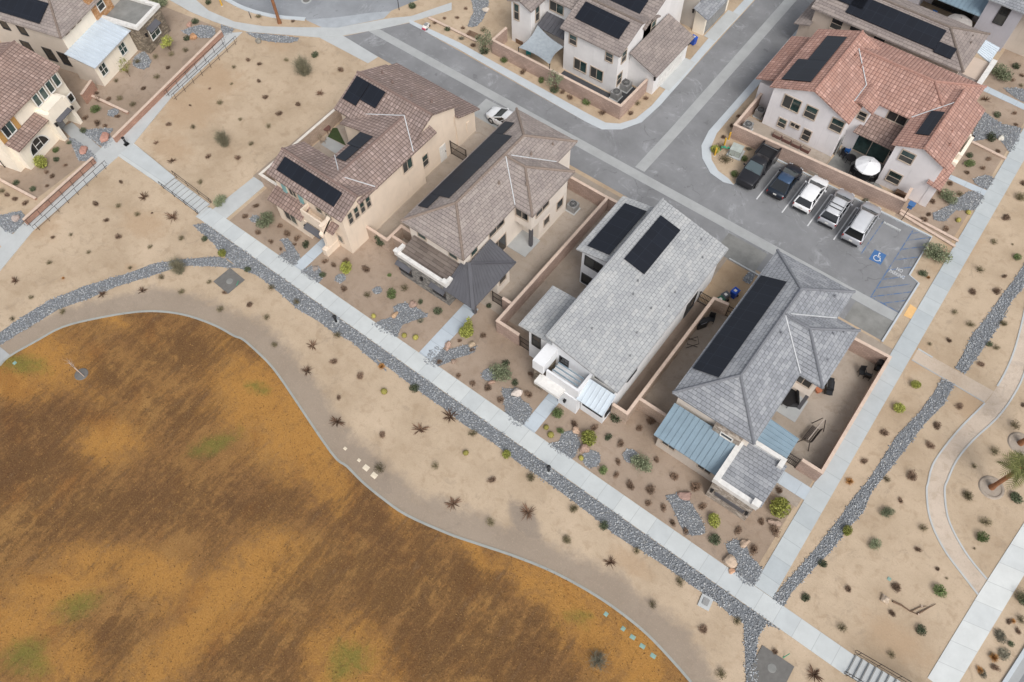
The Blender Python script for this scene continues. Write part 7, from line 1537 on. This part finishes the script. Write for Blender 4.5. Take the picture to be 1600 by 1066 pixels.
# staked sapling in its mulch ring
p = P(*z1(452, 1012)); o = org(thing('sapling', 'bare staked sapling in a dark mulch ring on the lawn', 'tree', (p.x, p.y, 0)), (0, 0, 0)); m = MB(); m.tube([(0, 0, 0), (.02, .05, 1.2), (-.05, .1, 2.4)], .03, 6, r1=.012)
for k in range(14): a = k*2.4; z = 1.3 + .08*k; m.tube([(.0, .06, z), (.35*math.cos(a), .35*math.sin(a), z + .4)], .012, 4, r1=.004)
part(m, o, 'trunk', M['bark_pale'])
for s in (-.4, .4): m = MB(); m.tube([(s, 0, 0), (s, 0, 1.7)], .035, 6); part(m, o, 'stake', M['wall_cap'])
m = MB(); m.tube([(-.4, 0, 1.35), (.4, 0, 1.35)], .015, 5); part(m, o, 'tie', M['black_metal']); m = MB(); m.lathe((0, 0, 0), [(.6, .008), (.55, .05), (.2, .07)], 18); part(m, o, 'mulch_ring', M['concrete_dark'])
p = P(*zl(1085, 985)); o = bpy.data.objects.new('shrub', vmesh('shrub', twigs(60, .9, .8, 77, .012, 8), 'leaf_grey')); COL.objects.link(o); o.location = (p.x, p.y, 0); tag(o, 'bare pale twiggy shrub on the orange grass', 'shrub')
# fallen branch
g_ = np.random.default_rng(5); p = P(*z6(825, 690)); o = org(thing('fallen_branch', 'dead forked branch lying on the dirt at the lower right', 'branch', (p.x, p.y, 0)), (0, 0, 0))
def limb(pts, r): 
    m = MB(); m.tube([Vector((q.x - p.x, q.y - p.y, .08)) for q in (P(*z6(*c)) for c in pts)], r, 6, r1=r*.3); return m
part(limb([(690, 618), (740, 640), (785, 672), (825, 690)], .09), o, 'limb', M['bark']); part(limb([(825, 690), (870, 665), (930, 632)], .07), o, 'limb', M['bark']); part(limb([(790, 675), (840, 650), (880, 645)], .05), o, 'limb', M['bark'])
for c in ((850, 645), (832, 690)): q = P(*z6(*c)); m = MB(); m.lathe((q.x - p.x, q.y - p.y, .1), [(.07, 0), (.05, .05)], 8); part(m, o, 'cut_end', M['wall_cap'])
# palms
def palm(label, p, h, r, fronds, seed, ring=True, crown=True):
    g_ = np.random.default_rng(seed); o = org(thing('palm_tree', label, 'palm tree', (p[0], p[1], 0)), (0, 0, 0)); m = MB(); m.lathe((0, 0, 0), [(.26, 0), (.20, .5)] + [(.17 + .012*(k % 2), .5 + (h - .5)*k/12) for k in range(1, 13)], 10); part(m, o, 'trunk', M['bark_palm'])
    if ring: m = MB(); m.lathe((0, 0, 0), [(1.0, .005), (.92, .10), (.80, .10), (.72, .03), (.3, .03)], 22); part(m, o, 'watering_ring', M['dirt_yard'])
    if crown:
        for k in range(fronds):
            a = 6.283*k/fronds + g_.uniform(-.2, .2); el = g_.uniform(.1, 1.0); V, F, T = [], [], []; d = Vector((math.cos(a), math.sin(a), 0)); s = Vector((-math.sin(a), math.cos(a), 0)); L = r*g_.uniform(.8, 1.05)
            for i in range(14):                            # a stalk, then a fan of narrow leaflets
                f = i/13; q = d*(L*f*math.cos(el*.7)) + Vector((0, 0, h + L*(math.sin(el)*f - .75*f*f)))
                for sg in (-1, 1):
                    w_ = L*.30*math.sin(math.pi*min(1, .15 + f*.85)); e = q + s*sg*w_ + d*L*.18 - Vector((0, 0, .25*w_)); j = len(V); V += [q - d*.03, q + d*.05, e + d*.015, e - d*.015]; F.append([j, j+1, j+2, j+3]); T += [g_.uniform(.6, 1.4)]*4
            me = vmesh('frond', (np.array([v[:] for v in V]), np.array(F), np.array(T)), 'leaf_palm'); c = bpy.data.objects.new('frond', me); COL.objects.link(c); c.parent = o
palm('young palm with green fronds in an earth ring at the right edge', P(1549, 762), 4.3, 1.7, 22, 1); palm('palm trunk in an earth ring above the leafy palm at the right edge', P(1594, 693), 5, 1.6, 20, 2); palm('tall bare palm trunk by the curved pavement at the top', P(437, 36), 7.5, 1.8, 22, 3, False)
